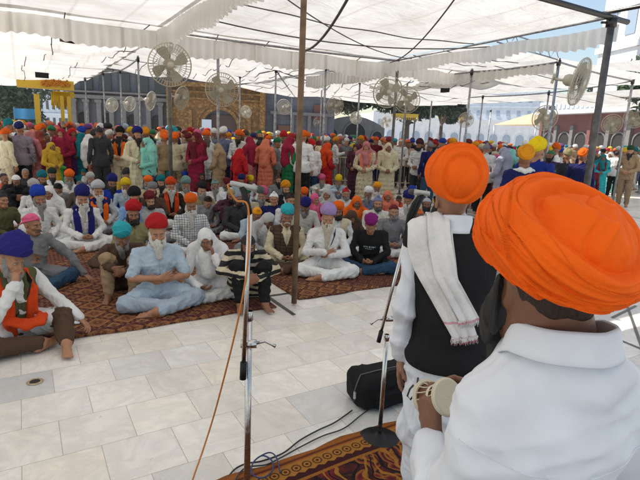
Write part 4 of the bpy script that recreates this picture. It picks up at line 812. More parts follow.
# pale arched pavilion under the dark tree
c, W, rz = wall_frame(B(322, 37), B(384, 38)); r = empty('arched_pavilion', c, rz); tag(r, 'pale stone pavilion with two dark arches and a curved top under the dark tree', 'building')
top = [(-W / 2, 0), (-W / 2, 2.5)] + [(-W / 2 + W * i / 10, 2.5 + .75 * math.sin(math.pi * i / 10)) for i in range(1, 10)] + [(W / 2, 2.5), (W / 2, 0)]
panel(list(reversed(top)), 0, 1.5, 'wall', M['palestone'], r)
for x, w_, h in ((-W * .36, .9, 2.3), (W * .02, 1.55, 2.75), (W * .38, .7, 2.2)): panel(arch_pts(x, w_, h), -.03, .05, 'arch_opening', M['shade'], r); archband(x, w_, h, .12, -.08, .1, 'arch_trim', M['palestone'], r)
# far white arcade and blue-white blocks behind it
def block(pa, pb, h, dep, label, wm, rows, cols, winm='window', wz0=2, name='building', wh=.5, ww=.4, arcade=None, parapet=True, colm=None, z0=0):
    c, W, rz = wall_frame(pa, pb); r = empty(name, c, rz); tag(r, label, 'building'); bx(r, 'wall', M[wm], (0, dep / 2, (h + z0) / 2, W, dep, h - z0))
    if parapet: bx(r, 'parapet', M[colm or wm], (0, -.12, h + .1, W + .3, .5, .35)); 
    fh = (h - wz0) / max(rows, 1)
    for i in range(rows):
        bx(r, 'ledge', M[colm or wm], (0, -.10, wz0 + i * fh, W, .22, .14))
        for j in range(cols):
            x = -W / 2 + W * (j + .5) / cols; o = bx(r, 'window', M[winm], (x, -.012, wz0 + (i + .52) * fh, W / cols * ww, .05, fh * wh)); bx(r, 'window_sill', M[colm or wm], (x, -.08, wz0 + (i + .52) * fh - fh * wh / 2 - .06, W / cols * ww * 1.25, .18, .09))
    if arcade:
        n, ah = arcade
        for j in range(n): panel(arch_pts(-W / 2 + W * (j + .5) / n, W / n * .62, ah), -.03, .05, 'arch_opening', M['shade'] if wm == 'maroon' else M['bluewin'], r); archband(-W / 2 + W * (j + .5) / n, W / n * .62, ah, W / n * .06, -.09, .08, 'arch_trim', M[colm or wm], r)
    return r, W
block(B(384, 74), B(552, 78), 4.6, 5, 'long low white arcade with small arches behind the right of the crowd', 'whitewash', 0, 0, name='white_arcade', arcade=(13, 3.0))
block(B(425, 100), B(552, 96), 10.4, 10, 'pale blue-white block with rows of small windows above the white arcade', 'bluewash', 3, 13, 'bluewin', 3.5, name='apartment_block', wh=.42, ww=.34)
block(B(372, 92), B(420, 96), 6.2, 8, 'white pavilion with blue windows under the right end of the dark tree', 'whitewash', 1, 3, 'bluewin', 1.5, name='white_pavilion')
# tan awning roof
c, W, rz = wall_frame(B(503, 60), B(545, 55)); r = empty('awning', (c.x, c.y, 0), rz); tag(r, 'pale tan awning with a low peaked roof before the blue-white block', 'awning')
mb = MB(); hw = W / 2; mb.add([(-hw, -1.5, 3.7), (hw, -1.5, 3.7), (hw, 1.5, 3.7), (-hw, 1.5, 3.7), (hw * .55, 0, 5.0), (-hw * .1 + hw * .55, 0, 5.0)], [(0, 1, 4, 5), (1, 2, 4), (2, 3, 5, 4), (3, 0, 5), (0, 3, 2, 1)]); mb.build('roof', M['tan'], r)
for x in (-hw, hw): mb = MB(); mb.tube([(x, -1.4, 0), (x, -1.4, 3.75)], .05, 6); mb.build('post', M['steel'], r)
# maroon gallery at right
r, W = block(B(541, 44), B(676, 36), 4.1, 7, 'maroon walled gallery with dark arches and a white carved parapet at the right', 'maroon', 0, 0, name='maroon_gallery', arcade=(7, 2.7), parapet=False, colm='palestone')
bx(r, 'parapet', M['whitewash'], (0, -.15, 4.55, W + .4, .5, .9)); bx(r, 'cornice', M['whitewash'], (0, -.45, 4.08, W + .4, 1.1, .12))
for i in range(26): bx(r, 'parapet_panel', M['bluewash'], (-W / 2 + W * (i + .5) / 26, -.43, 4.62, W / 26 * .6, .06, .35))
for i in range(8): bx(r, 'pilaster', M['palestone'] if i % 3 else M['maroon'], (-W / 2 + W * i / 7, -.12, 1.6 if i % 3 else 2.0, .3, .24, 3.2 if i % 3 else 4.0))
bx(r, 'plinth', M['palestone'], (0, -.5, .25, W, 1.0, .5))
for px, dz in ((588, .35), (601, .6), (612, .4)): pass
# white tower at upper right: its left face looks at the sun
pc = B(621, 52); rz = R(8); r = empty('white_tower_house', pc, rz); tag(r, 'tall white house at the top right corner with narrow windows and a sloping eave', 'building')
bx(r, 'wall', M['whitewash'], (7, 2.5, 11, 14, 5, 22)); bx(r, 'eave', M['whitewash'], (7, 2.5, 20.8, 16, 7, .5)); bx(r, 'string_course', M['whitewash'], (7, -.1, 10.6, 14.4, .3, .5), (-.1, 2.5, 10.6, .3, 5.4, .5))
for z in (12.6, 16.2):
    for y in (1.2, 3.7): bx(r, 'window', M['bluewin'], (-.02, y, z, .1, 1.2, 2.2)); bx(r, 'window_surround', M['whitewash'], (-.10, y, z + 1.3, .25, 1.7, .2))
    for x in (2.5, 6): bx(r, 'window', M['bluewin'], (x, -.02, z, 1.2, .1, 2.2)); bx(r, 'window_surround', M['whitewash'], (x, -.12, z + 1.3, 1.7, .25, .2))
# far left blocks
block(B(0, 80), B(38, 84), 9.3, 8, 'pale blue-grey block behind the trees at the far left', 'bluewash', 3, 4, 'window', 2, name='apartment_block')
block(B(34, 70), B(70, 66), 6.8, 8, 'pale blue-grey block with small windows seen through the yellow gate', 'bluewash', 3, 6, 'window', 1, name='apartment_block')
# yellow gate
M['yellow'] = mat('yellow_paint', (.62, .40, .03), .5); M['marigold'] = mat('marigold', (.55, .20, .02), .8)
c, W, rz = wall_frame(B(20, 24), B(76, 24)); r = empty('gate', c, rz); tag(r, 'yellow painted gate with a deep beam, hanging gold tassels and marigold garlands', 'gate'); k = W / 56
hz_ = lambda px, y: CAMH + (135.8 + (px - 320) * math.tan(ROLL) - y) / 493 * 24
bx(r, 'beam', M['yellow'], (0, 0, (hz_(48, 88) + hz_(48, 95)) / 2, W, .5, .36)); 
for px in (38, 63, 70): bx(r, 'post', M['yellow'], ((px - 48) * k, .0, 1.45, .14 if px != 38 else .2, .14, 2.9))
bx(r, 'back_beam', M['yellow'], ((66 - 48) * k, .9, 3.0, k * 22, .2, .25))
mb = MB()
for i in range(26):
    x = (44 + i * 1.1 - 48) * k
    for q in range(4): mb.lathe([(.001, -.05), (.05, 0), (.001, .05)], 6, Matrix.Translation((x, -.3, 3.42 - .03 * q + random.uniform(-.09, .09))))
mb.build('garland', M['marigold'], r); mb = MB()
for i in range(16):
    x = (53 + i * 1.25 - 48) * k; l = .55 + .12 * math.sin(i * 2.1); mb.tube([(x, .1, 3.05), (x, .1, 3.05 - l)], [.02, .045], 5)
mb.build('tassel_fringe', M['yellow'], r)
tt = empty('tarpaulin', B(27, 26, 0)); tag(tt, 'small blue tarpaulin stretched behind the standing crowd at far left', 'tarpaulin'); mb = MB(); mb.quadgrid(lambda s, t_: Vector(((s - .5) * 1.1, .06 * math.sin(s * 9), 1.9 + t_ * .45)), 12, 4); n0 = len(mb.v); mb.v += [(a[0], a[1] + .01, a[2]) for a in mb.v]; mb.f += [tuple(n0 + i for i in reversed(f)) for f in mb.f]; mb.m *= 2; mb.sm *= 2
mb.build('sheet', mat('blue_tarp', (.04, .25, .55), .5), tt); mb = MB()
for x in (-.55, .55): mb.tube([(x, .03, 0), (x, .03, 2.4)], .025, 6)
mb.build('frame', M['steel'], tt)
# chhatri canopies of gold in the middle distance
for px, d_, lb in ((403, 40, 'small gold kiosk canopy under the dark tree'), (449, 60, 'small gold kiosk roof before the white arcade')):
    r = empty('kiosk', B(px, d_)); tag(r, lb, 'kiosk'); s_ = d_ / 40; z_ = CAMH + (135.8 + (px - 320) * .0424 - (117 if px == 403 else 119)) / 493 * d_
    mb = MB(); mb.box((0, 0, z_), (1.9 * s_, 1.2, .22 * s_)); mb.build('roof', M['yellow'], r); mb = MB()
    for i in range(14): mb.tube([((i / 13 - .5) * 1.8 * s_, -.62, z_ - .1), ((i / 13 - .5) * 1.8 * s_, -.62, z_ - .36 * s_)], [.05 * s_, .02], 5)
    mb.build('fringe', M['yellow'], r)
    for x in (-.8, .8): mb = MB(); mb.tube([(x * s_, 0, 0), (x * s_, 0, z_)], .06 * s_, 8); mb.build('post', M['palestone'], r)
# trees
def leafmat(name, c1, c2):
    def f(t, b):
        n = noise(t, obj_co(t), .9, 3); g = N(t, 'ShaderNodeNewGeometry'); c = mixc(t, ramp(t, n, [(.35, 0), (.65, 1)]), c1, c2); c = mixc(t, math_(t, 'MULTIPLY', g.outputs['Random Per Island'], .5), c, tuple(x * 1.7 for x in c2)); L(t, c, b.inputs['Base Color']); b.inputs['Roughness'].default_value = .6
    return mat(name, build=f)
M['leaf'] = leafmat('green_leaves', (.030, .055, .025), (.06, .10, .045)); M['leafdark'] = leafmat('dark_green_leaves', (.010, .022, .010), (.025, .045, .018)); M['bark'] = stone('bark', (.12, .09, .065), 6)
def tree(base, cz, rad, label, lm='leaf', nleaf=9000, ls=.22, trunk=.28, seed=0, clumps=16, offs=(0, 0)):
    rng = np.random.RandomState(seed); r = empty('tree', base); tag(r, label, 'tree'); mb = MB(); rad = np.array(rad)
    C_ = rng.normal(size=(clumps, 3)); C_ /= np.linalg.norm(C_, axis=1)[:, None]; C_ = C_ * rad * (rng.rand(clumps, 1) ** .5) * .78 + np.array([offs[0], offs[1], cz])
    mb.tube([(0, 0, 0), (offs[0] * .1, 0, cz * .35), (offs[0] * .3, offs[1] * .3, cz * .72)], [trunk, trunk * .75, trunk * .55], 10)
    for k in range(min(10, clumps)): p = Vector(C_[k]); s0 = Vector((offs[0] * .3, offs[1] * .3, cz * .70)); mb.tube([s0, s0.lerp(p, .5) + Vector((0, 0, .2)), p], [trunk * .4, trunk * .22, .03], 6)
    mb.build('trunk', M['bark'], r)
    ci = rng.randint(0, clumps, nleaf); d = rng.normal(size=(nleaf, 3)); d /= np.linalg.norm(d, axis=1)[:, None]
    P = C_[ci] + d * (rng.rand(nleaf, 1) ** .4) * rad.mean() * rng.uniform(.26, .50, size=(clumps, 1))[ci] * np.array([1, 1, .75])
    a = rng.normal(size=(nleaf, 3)); a /= np.linalg.norm(a, axis=1)[:, None]; b_ = np.cross(a, rng.normal(size=(nleaf, 3))); b_ /= np.linalg.norm(b_, axis=1)[:, None]; s_ = ls * rng.uniform(.6, 1.3, (nleaf, 1))
    V = np.stack([P - a * s_, P + b_ * s_ * .45, P + a * s_, P - b_ * s_ * .45], 1).reshape(-1, 3); Q = np.arange(nleaf * 4).reshape(-1, 4)
    me = np_mesh('crown', V, Q, False); meshobj('crown', me, r, M[lm])
for a in ((B(8, 52), 4.2, (4.2, 4, 3.0), 'bushy dark green tree at the far left edge', 'leaf', 9000, .22, .3, 1), (B(26, 48), 3.0, (2.6, 3, 2.1), 'lower green tree left of the yellow gate', 'leaf', 6000, .2, .25, 2), (B(-12, 46), 4.5, (3.5, 3, 3.2), 'green tree half outside the left edge', 'leaf', 5000, .22, .3, 3),
          (B(405, 42), 5.6, (5.6, 2.5, 1.9), 'wide dark tree hanging over the pale arched pavilion', 'leafdark', 16000, .20, .42, 4), (B(352, 44), 5.4, (5.5, 2.5, 1.9), 'dark tree behind the pale arched pavilion', 'leafdark', 13000, .20, .35, 5),
          (B(440, 50), 4.6, (2.4, 2, 1.6), 'drooping dark end of foliage beside the white arcade', 'leafdark', 6000, .2, .25, 6), (B(660, 22), 4.0, (1.9, 1.5, 1.2), 'light green tree reaching in at the right edge', 'leaf', 2600, .14, .12, 7), (B(590, 70), 9.5, (2.4, 2, 2.0), 'treetop showing against the sky above the fan', 'leafdark', 3000, .25, .3, 8)):
    tree(*a[:7], trunk=a[7], seed=a[8], clumps=22 if 'wide' in a[3] or 'behind' in a[3] else 14)
# ------------------------------------------------------------------ barricades of the queue
def barricade(pa, pb, label):
    c, W, rz = wall_frame(pa, pb); r = empty('barricade', c, rz); tag(r, label, 'barricade', 'crowd barricades along the queue'); m = M['barr']; H_ = 1.02
    mb = MB(); mb.tube([(-W / 2, 0, .05), (-W / 2, 0, H_), (W / 2, 0, H_), (W / 2, 0, .05)], .022, 8); mb.tube([(-W / 2, 0, .22), (W / 2, 0, .22)], .016, 6); mb.build('frame', m, r)
    for i in range(1, int(W / .15)): x = -W / 2 + i * W / int(W / .15); mb = MB(); mb.tube([(x, 0, .22), (x, 0, H_)], .009, 6); mb.build('bar', m, r)
    for x in (-W / 2 + .15, W / 2 - .15): mb = MB(); mb.tube([(x, -.25, .02), (x, 0, .10), (x, .25, .02)], .018, 6); mb.build('foot', m, r)
M['barr'] = mat('cream_enamelled_steel', (.45, .38, .26), .45, .3)
q0, q1 = at(328, 186), at(424, 190); qd = (q1 - q0)
for i, (lb) in enumerate(('cream steel barricade behind the plum and red dressed women', 'cream steel barricade between the floral robe and the cream robe', 'cream steel barricade left of the man in white shirt and dark turban')):
    barricade(q0 + qd * (i / 3 + .012), q0 + qd * ((i + 1) / 3 - .012), lb)
q2 = at(480, 200); 
# ------------------------------------------------------------------ microphones, stands, bag, cables
def upz(px, py, p):   # height seen at pixel above ground point p (same distance)
    d = _fw * F_PX + _ri * (px - 320) - _up * (py - 240); t = math.hypot(p.x, p.y) / math.hypot(d.x, d.y); return CAMH + d.z * t
b1 = at(246, 560); h312 = upz(250, 312, b1); h343 = upz(250, 343, b1); h205 = upz(250, 200, b1); h375 = upz(244, 375, b1)
def P3(px, py, dist):
    d = _fw * F_PX + _ri * (px - 320) - _up * (py - 240); return Vector((0, 0, CAMH)) + d * (dist / math.hypot(d.x, d.y))
D1 = math.hypot(b1.x, b1.y)
def stand(base, dist, low_top, clampp, rod, label, wing, tilt_rod):
    r = empty('microphone_stand', base); tag(r, label, 'microphone stand'); o = base
    mb = MB(); mb.lathe([(.001, .0), (.124, .0), (.128, .009), (.117, .019), (.045, .030), (.030, .042), (.020, .052), (.001, .052)], 36); mb.build('base', M['black'], r)
    mb = MB(); mb.tube([(0, 0, .04), low_top - o], .0125, 14); mb.lathe([(.0125, -.004), (.016, 0), (.016, .03), (.013, .034)], 14, Matrix.Translation(low_top - o - Vector((0, 0, .03)))); mb.build('tube', M['chrome'], r)
    cp = clampp - o; mb = MB(); mb.tube([cp + Vector((-.028, -.012, 0)), cp + Vector((.03, -.004, 0))], .016, 12); mb.tube([cp + wing * .02, cp + wing * .06 + Vector((0, 0, .012)), cp + wing * .085, cp + wing * .10 - Vector((0, 0, .006))], [.008, .006, .005, .008], 8); mb.build('clamp', M['chrome'], r)
    mb = MB(); mb.tube([rod[0] - o, rod[1] - o], .0085, 12); mb.build('boom', M['chrome'], r)
    d = (rod[1] - rod[0]).normalized(); mb = MB(); mb.tube([rod[0] - o - d * .012, rod[0] - o + d * .055], .0125, 12); mb.build('rubber_grip', M['black'], r)
    return r
lt = Vector((b1.x, b1.y, h312)); cl = Vector((b1.x, b1.y, h343))
r1 = stand(b1, D1, lt, cl, (P3(243, 376, D1 - .035), P3(250, 212, D1 - .035)), 'chrome microphone stand in the left foreground with a thin boom', (P3(300, 346, D1) - P3(250, 343, D1)).normalized(), 0)
M['micbody'] = mat('silver_grey_plastic', (.38, .38, .37), .35, .4); M['foam'] = mat('grey_mesh_grille', (.07, .07, .07), .7, .3, build=lambda t, b: bump(t, b, noise(t, obj_co(t), 400, 2), .9, .003))
def mic(a, b_, ra_, head, label, holder):
    r = empty('microphone', a); tag(r, label, 'microphone'); d = (b_ - a)
    mb = MB(); mb.tube([Vector((0, 0, 0)), d * .08, d * .7, d], [ra_ * .8, ra_, ra_ * 1.05, ra_ * 1.2], 16); mb.build('handle', M['micbody'], r); dn = d.normalized()
    mb = MB(); mb.tube([d, d + dn * head * .25, d + dn * head * .8, d + dn * head * 1.6, d + dn * head * 2], [ra_ * 1.2, head, head * 1.05, head * .85, head * .3], 16); mb.build('grille', M['foam'], r)
    mb = MB(); h = holder - a; mb.tube([d * .45 + Vector((0, 0, -.004)), (d * .45 + h) / 2 + Vector((0, 0, .0)), h], [.012, .011, .010], 10); mb.build('holder', M['black'], r)
    return r
mic(P3(230, 183, D1 - .03), P3(257, 189, D1 - .02), .0095, .0135, 'silver microphone with dark grille pointing right on the left foreground stand', P3(250, 214, D1 - .035))
b2 = at(379, 441); D2 = math.hypot(b2.x, b2.y); h2 = upz(386, 335, b2)
r2 = stand(b2, D2, Vector((b2.x, b2.y, h2)), Vector((b2.x, b2.y, upz(386, 318, b2))), (P3(379, 340, D2 - .03), P3(407, 232, D2 - .03)), 'chrome microphone stand with a round black base on the ornate rug', (P3(372, 322, D2) - P3(386, 318, D2)).normalized(), 0)
mic(P3(430, 194, D2 - .0), P3(414, 192, D2), .0135, .015, 'white microphone on the stand beside the standing musician', P3(407, 234, D2 - .03))
mb = MB(); mb.tube([P3(406, 236, D2 - .03), P3(409, 216, D2 - .03), P3(414, 204, D2 - .03), P3(419, 196, D2 - .03)], [.010, .013, .012, .008], 10); c = P3(406, 236, D2); mb.v = [tuple(Vector(v) - c) for v in mb.v]; mb.build('holder_arm', M['black'], r2, c - b2)
def cable(pts, r_, col, label, name='cable', cat='cable'):
    pts = [Vector(p) for p in pts]; c = sum(pts, Vector()) / len(pts); out = []
    for i in range(len(pts) - 1):          # Catmull-Rom
        p0, p1, p2, p3 = pts[max(i - 1, 0)], pts[i], pts[i + 1], pts[min(i + 2, len(pts) - 1)]
        for k in range(8):
            t = k / 8; out.append(.5 * ((2 * p1) + (p2 - p0) * t + (2 * p0 - 5 * p1 + 4 * p2 - p3) * t * t + (3 * p1 - p0 - 3 * p2 + p3) * t ** 3))
    out.append(pts[-1]); mb = MB(); mb.tube([p - c for p in out], r_, 8); o = mb.build(name, mat(name + '_sheath', col, .5), None, c); tag(o, label, cat); return o
cable([P3(232, 184, D1 - .02), P3(228, 186, D1 - .03), P3(236, 200, D1 - .03), P3(247, 204, D1 - .045), P3(249, 230, D1 - .05), P3(247, 270, D1 - .06), P3(238, 320, D1 - .05), P3(226, 370, D1 - .0), P3(214, 415, D1 + .05), P3(203, 450, D1 + .02), P3(192, 482, D1 - .05), P3(182, 520, D1 - .05), at(178, 560) + Vector((0, 0, .02))], .0035, (.50, .17, .03), 'orange cable hanging from the left microphone to the floor')
g = lambda x, y, z=.012: at(x, y) + Vector((0, 0, z))
cable([g(352, 412), g(335, 424), g(318, 432), g(300, 442), g(283, 455), g(262, 463), g(245, 466), g(232, 474), g(222, 492)], .0045, (.012, .012, .014), 'black cable on the white floor from the bag along the rug edge')
cable([g(382, 404, .025), g(362, 416), g(344, 430), g(322, 438), g(300, 449), g(282, 459), g(266, 468, .02), g(246, 471, .02), g(236, 484, .03), g(232, 500, .03)], .004, (.02, .022, .028), 'second dark cable beside the first, passing under the bag')
cable([g(246, 497, .03), g(252, 470, .03), g(262, 461, .032), g(272, 466, .03), g(272, 476, .03), g(262, 484, .034), g(252, 480, .038), g(254, 468, .04), g(268, 456, .02), g(276, 462, .03), g(280, 478, .03)], .004, (.012, .03, .11), 'blue cable coiled in a loop on the rug edge')
# the black bag
F = Field((-.24, -.16, -.01), (.24, .16, .28), .005); M['bagcloth'] = mat('black_nylon', (.007, .007, .008), .8, spec=.2, build=lambda t, b: bump(t, b, noise(t, obj_co(t), 60, 4), .4, .006))
F.box((0, 0, .10), (.185, .085, .055), .04, .02); F.box((-.01, 0, .155), (.15, .06, .03), .045, .05); F.box((.0, -.125, .08), (.13, .008, .035), .018, .012)
F.folds(.005, (14, 14, 14), 4); F.half((0, 0, .003), (0, 0, -1), .01)
bc = at(383, 398); bag = empty('equipment_bag', bc, R(26)); tag(bag, 'soft black equipment bag with a zip standing on the floor beside the standing musician', 'bag'); bag.scale = (1.05, 1.1, 1.0)
meshobj('body', F.mesh('bag_body'), bag, M['bagcloth'])
mb = MB(); mb.tube([(-.20, -.03, .225), (-.08, -.034, .236), (.08, -.034, .236), (.22, -.03, .215)], .004, 6); mb.tube([(-.245, -.05, .06), (-.25, -.05, .12), (-.235, -.05, .18), (-.20, -.03, .225)], .004, 6); mb.build('zip', mat('grey_zip', (.10, .10, .11), .3, .6), bag)
mb = MB(); mb.tube([(-.09, -.10, .20), (-.085, -.12, .235), (-.05, -.10, .262), (.05, -.10, .262), (.085, -.12, .235), (.09, -.10, .20)], .009, 8); mb.build('handle', M['black'], bag); mb = MB(); mb.box((-.252, -.06, .11), (.01, .012, .05)); mb.build('zip_pull', M['chrome'], bag)
# ------------------------------------------------------------------ people
CO = dict(orange=(.74, .125, .008), deep_orange=(.62, .06, .01), saffron=(.70, .27, .01), yellow=(.70, .46, .015), bright_yellow=(.80, .58, .01), red=(.42, .012, .016), crimson=(.27, .014, .045), maroon=(.13, .013, .02), navy=(.012, .014, .085), royal_blue=(.012, .045, .36), indigo=(.012, .014, .13),
          teal=(.008, .17, .21), turquoise=(.03, .36, .42), black=(.012, .012, .013), charcoal=(.035, .036, .04), grey=(.20, .20, .21), pale_grey=(.42, .42, .42), lilac=(.33, .23, .46), magenta=(.24, .015, .17), pink=(.62, .10, .22), rose=(.45, .16, .17), white=(.70, .70, .69), off_white=(.62, .60, .54), cream=(.60, .52, .36), khaki=(.26, .22, .11),
          brown=(.085, .05, .032), tan=(.34, .24, .14), olive=(.09, .09, .04), pale_blue=(.40, .49, .58), sky_blue=(.20, .34, .58), green=(.02, .17, .07), bright_green=(.08, .45, .09), aqua=(.22, .55, .47), mustard=(.48, .30, .03), plum=(.07, .02, .04), salmon=(.60, .17, .10), denim=(.03, .07, .13), purple=(.10, .03, .16), slate_blue=(.15, .19, .32), grey_green=(.14, .24, .22), red_brown=(.22, .04, .03), dark_brown=(.03, .02, .015))
HAIRC = dict(white=(.62, .60, .56), grey=(.26, .25, .24), black=(.012, .010, .010), cream=(.60, .54, .42), salt=(.11, .105, .10))
_mc = {}
def mc(key, fn):
    if key not in _mc: _mc[key] = fn()
    return _mc[key]
def _eye():
    mb = MB(); c = Vector((0, 0, 0)); pr = [(.0115 * math.sin(math.pi * i / 8), -.0115 * math.cos(math.pi * i / 8)) for i in range(9)]; mb.lathe(pr, 12, Matrix.Rotation(R(90), 4, 'X'))
    mb.lathe([(.0001, .0122), (.003, .0121), (.0052, .0108)], 12, Matrix.Rotation(R(90), 4, 'X'), m=1); mb.v = [(v[0] * 1.15, v[1], v[2] * .50) for v in mb.v]; return mb.mesh('eye', [M['eyewhite'], M['iris']])
def _brow(s=1):
    F = Field((-.07, -.13, .0), (.07, -.05, .06), .0035); F.chain([(s * .014, -.092, .024), (s * .032, -.090, .030), (s * .050, -.076, .024)], [.0034, .0044, .0028], .004); return F.mesh('eyebrow')
TURB = [dict(seed=1, size=(.108, .126, .134), step=.012), dict(seed=2, size=(.104, .124, .146), edges=6, step=.012), dict(seed=3, size=(.116, .132, .124), edges=4, step=.014), dict(seed=4, size=(.100, .120, .120), edges=5, step=.009, tiltx=8), dict(seed=5, size=(.110, .128, .152), edges=6, step=.013, tiltx=18)]
def _turb(i): return mc(('tb', i), lambda: turban_mesh('turban', **TURB[i % 5]))
HEADW = {'turban': lambda: _turb(0), 'turban_tall': lambda: _turb(1), 'turban_wide': lambda: _turb(2), 'turban_small': lambda: _turb(3), 'turban_peak': lambda: _turb(4),
         'patka': lambda: mc('patka', lambda: cap_mesh('patka', (.088, .106, .100), 2, knot=.030)), 'cap': lambda: mc('cap', lambda: cap_mesh('cap', (.086, .105, .098), 3)), 'topi': lambda: mc('topi', lambda: cap_mesh('cap', (.086, .104, .105), 4, low=.01)),
         'bandana': lambda: mc('band', lambda: cap_mesh('bandana', (.093, .110, .103), 5, backtail=True, amp=.005)), 'hair': lambda: mc('shair', lambda: shorthair_mesh('hair')), 'longhair': lambda: mc('lhair', lambda: longhair_mesh('hair')), 'bigturban': lambda: mc('bigt', lambda: turban_mesh('turban', 7, 200, 130, size=(.130, .150, .160), edges=7, step=.011))}
HWNAME = dict(patka='patka', cap='cap', topi='cap', bandana='bandana', hair='hair', longhair='hair')
BEARD = {'long': lambda: mc('bl', lambda: beard_mesh('beard', .20)), 'short': lambda: mc('bs', lambda: beard_mesh('beard', .03, .045, full=.8, depth=.01)), 'full': lambda: mc('bf', lambda: beard_mesh('beard', .11, .058, full=1.2, seed=3)), 'verylong': lambda: mc('bv', lambda: beard_mesh('beard', .27, .062, full=1.2, seed=4)), 'tash': lambda: mc('bt', lambda: tash_mesh('moustache'))}
SKINS = [(.40, .19, .10), (.33, .15, .075), (.26, .11, .055), (.44, .22, .125), (.20, .085, .045)]
rp = random.Random(11)
def person(pn, loc, rz, sc, label, head=None, hc_=None, beard=None, bc_='white', top=('shirt', 'white'), legs='white', over=(), skin=None, face=True, group=None, tmat=None, tiltable=True, h=None):
    """over: tuples (kind, colour[, material])"""
    r = empty('person', loc, rz); r.scale = (sc, sc, sc); tag(r, label, 'person', group); P = POSE[pn]; sk = skin or rp.choice(SKINS)
    standing = pn in STANDING; hb = .0075 if standing else .0055
    meshobj('body', mc(('b', pn), lambda: body_mesh(pn, h or hb)), r, M['skin'], sk)
    c = lambda k: CO[k] if isinstance(k, str) else k
    def jit(k): q = 1 + rp.uniform(-.14, .10); return tuple(max(0, x * q * (1 + rp.uniform(-.02, .02))) for x in c(k))
    kind, col = top[0], top[1]; tm = M[top[2]] if len(top) > 2 else M['cloth']; gs = 'garment'
    fr = dict(shirt=.97, kurta=.97, tee=.42, sweater=.97, robe=.97, short_kurta=.42)[kind]
    if kind == 'robe': key = ('robe', pn, tm.name); fn = lambda: robe_mesh(pn); nm = 'robe'
    else: key = (kind, pn, tm.name); fn = lambda: shirt_mesh(pn, fr, lap=True, seed=hash_(kind + pn), amp=.007 if kind != 'tee' else .005); nm = {'tee': 'shirt', 'short_kurta': 'kurta'}.get(kind, kind)
    meshobj(nm, mc(key, fn), r, tm, jit(col))
    if legs and kind != 'robe': meshobj('trousers', mc(('tr', pn), lambda: trousers_mesh(pn)), r, M['cloth'], jit(legs))
    hc, Q = hframe(P['head'], P['pitch'], P['yaw'], P['roll']); HM = Matrix.Translation(hc) @ Q.to_4x4()
    def hp(name, me, m, col): o = meshobj(name, me, r, m, col); o.matrix_local = HM; return o
    if head: 
        o = hp(HWNAME.get(head, 'turban'), HEADW[head](), M['hair'] if 'hair' in head else M['turban'], jit(hc_) if 'hair' not in head else HAIRC.get(hc_, (.012, .01, .01)))
        if head.startswith('turban'): o.matrix_local = HM @ Matrix.Rotation(rp.uniform(-.1, .1), 4, 'Y') @ Matrix.Rotation(rp.uniform(-.06, .06), 4, 'X') @ Matrix.Rotation(rp.uniform(-.2, .2), 4, 'Z') @ Matrix.Scale(rp.choice((-1, 1)) * 1.0, 4, (1, 0, 0)) @ Matrix.Scale(rp.uniform(.94, 1.06), 4, (0, 0, 1))
    if beard: hp('beard' if beard != 'tash' else 'moustache', BEARD[beard](), M['hair'], HAIRC[bc_])
    if face:
        for s in (-1, 1): o = hp('eye', mc('eye', _eye), None, None); o.matrix_local = HM @ Matrix.Translation((s * .031, -.0755, .006))
        [hp('eyebrow', mc(('brow', s), lambda s=s: _brow(s)), M['hair'], HAIRC[bc_] if beard and bc_ != 'white' else HAIRC['salt']) for s in (-1, 1)]
    for ov in over:
        k = ov[0]; om = M[ov[2]] if len(ov) > 2 else M['cloth']
        fn = {'vest': lambda: vest_mesh(pn), 'scarf': lambda: scarf_mesh(pn), 'longscarf': lambda: scarf_mesh(pn, tail=.46), 'veil': lambda: veil_mesh(pn), 'stole': lambda: veil_mesh(pn, front=.32, seed=9), 'jacket': lambda: shirt_mesh(pn, .97, .030, lap=False, seed=12, coll=True)}.get(k)
        if fn: meshobj({'longscarf': 'scarf', 'stole': 'veil'}.get(k, k), mc((k, pn, om.name), fn), r, om, c(ov[1]))
        if k == 'strap':
            mb = MB(); nk = Vector(P['neck']); pel = Vector(P['pel']); T = lambda x, t, y: Vector((x, 0, 0)) + pel.lerp(nk, t) + Vector((0, y, 0))
            pts = [T(.10, 1.0, -.03), T(.09, .86, -.142), T(.05, .62, -.168), T(-.03, .36, -.176), T(-.12, .12, -.155)]
            w_ = .017
            def sf(s, t_): 
                q = s * 4; i = min(3, int(q)); p = pts[i].lerp(pts[i + 1], q - i); return p + Vector(((t_ - .5) * 2 * w_ * .7, 0, (t_ - .5) * 2 * w_))
            mb.quadgrid(sf, 12, 1); n0 = len(mb.v); mb.v += [(a[0], a[1] + .004, a[2]) for a in mb.v]; mb.f += [tuple(n0 + i for i in reversed(f)) for f in mb.f]; mb.m *= 2; mb.sm *= 2
            mb.build('strap', M['black'], r)
    return r
def hash_(s): return sum(ord(ch) * (i + 3) for i, ch in enumerate(s)) % 97
LOOK = Vector((.75, 1.2, 0))
def seat(px, py, pn, label, sc=1.0, turn=0, look=None, **k):
    """seat a person so that the middle of the headgear stands at the photo pixel"""
    P = POSE[pn]; sc *= .865; SZ = 1.0; zc = (P['head'][2] + .085) * sc * SZ; p = at(px, py, zc); l = look or LOOK; d = Vector((l.x - p.x, l.y - p.y, 0)); rz = math.atan2(d.x, -d.y) + R(turn)
    h = Vector((P['head'][0], P['head'][1], 0)) * sc; h.rotate(Matrix.Rotation(rz, 3, 'Z')); k.setdefault('group', 'people seated on the carpets'); r = person(pn, (p.x - h.x, p.y - h.y, .014), rz, sc, label, **k); r.scale = (sc, sc, sc * SZ); return r
sh = lambda c, *m: ('shirt', c, *m); ku = lambda c, *m: ('kurta', c, *m)
from mathutils.bvhtree import BVHTree
def bvh(me): return BVHTree.FromPolygons([v.co.copy() for v in me.vertices], [tuple(p.vertices) for p in me.polygons])
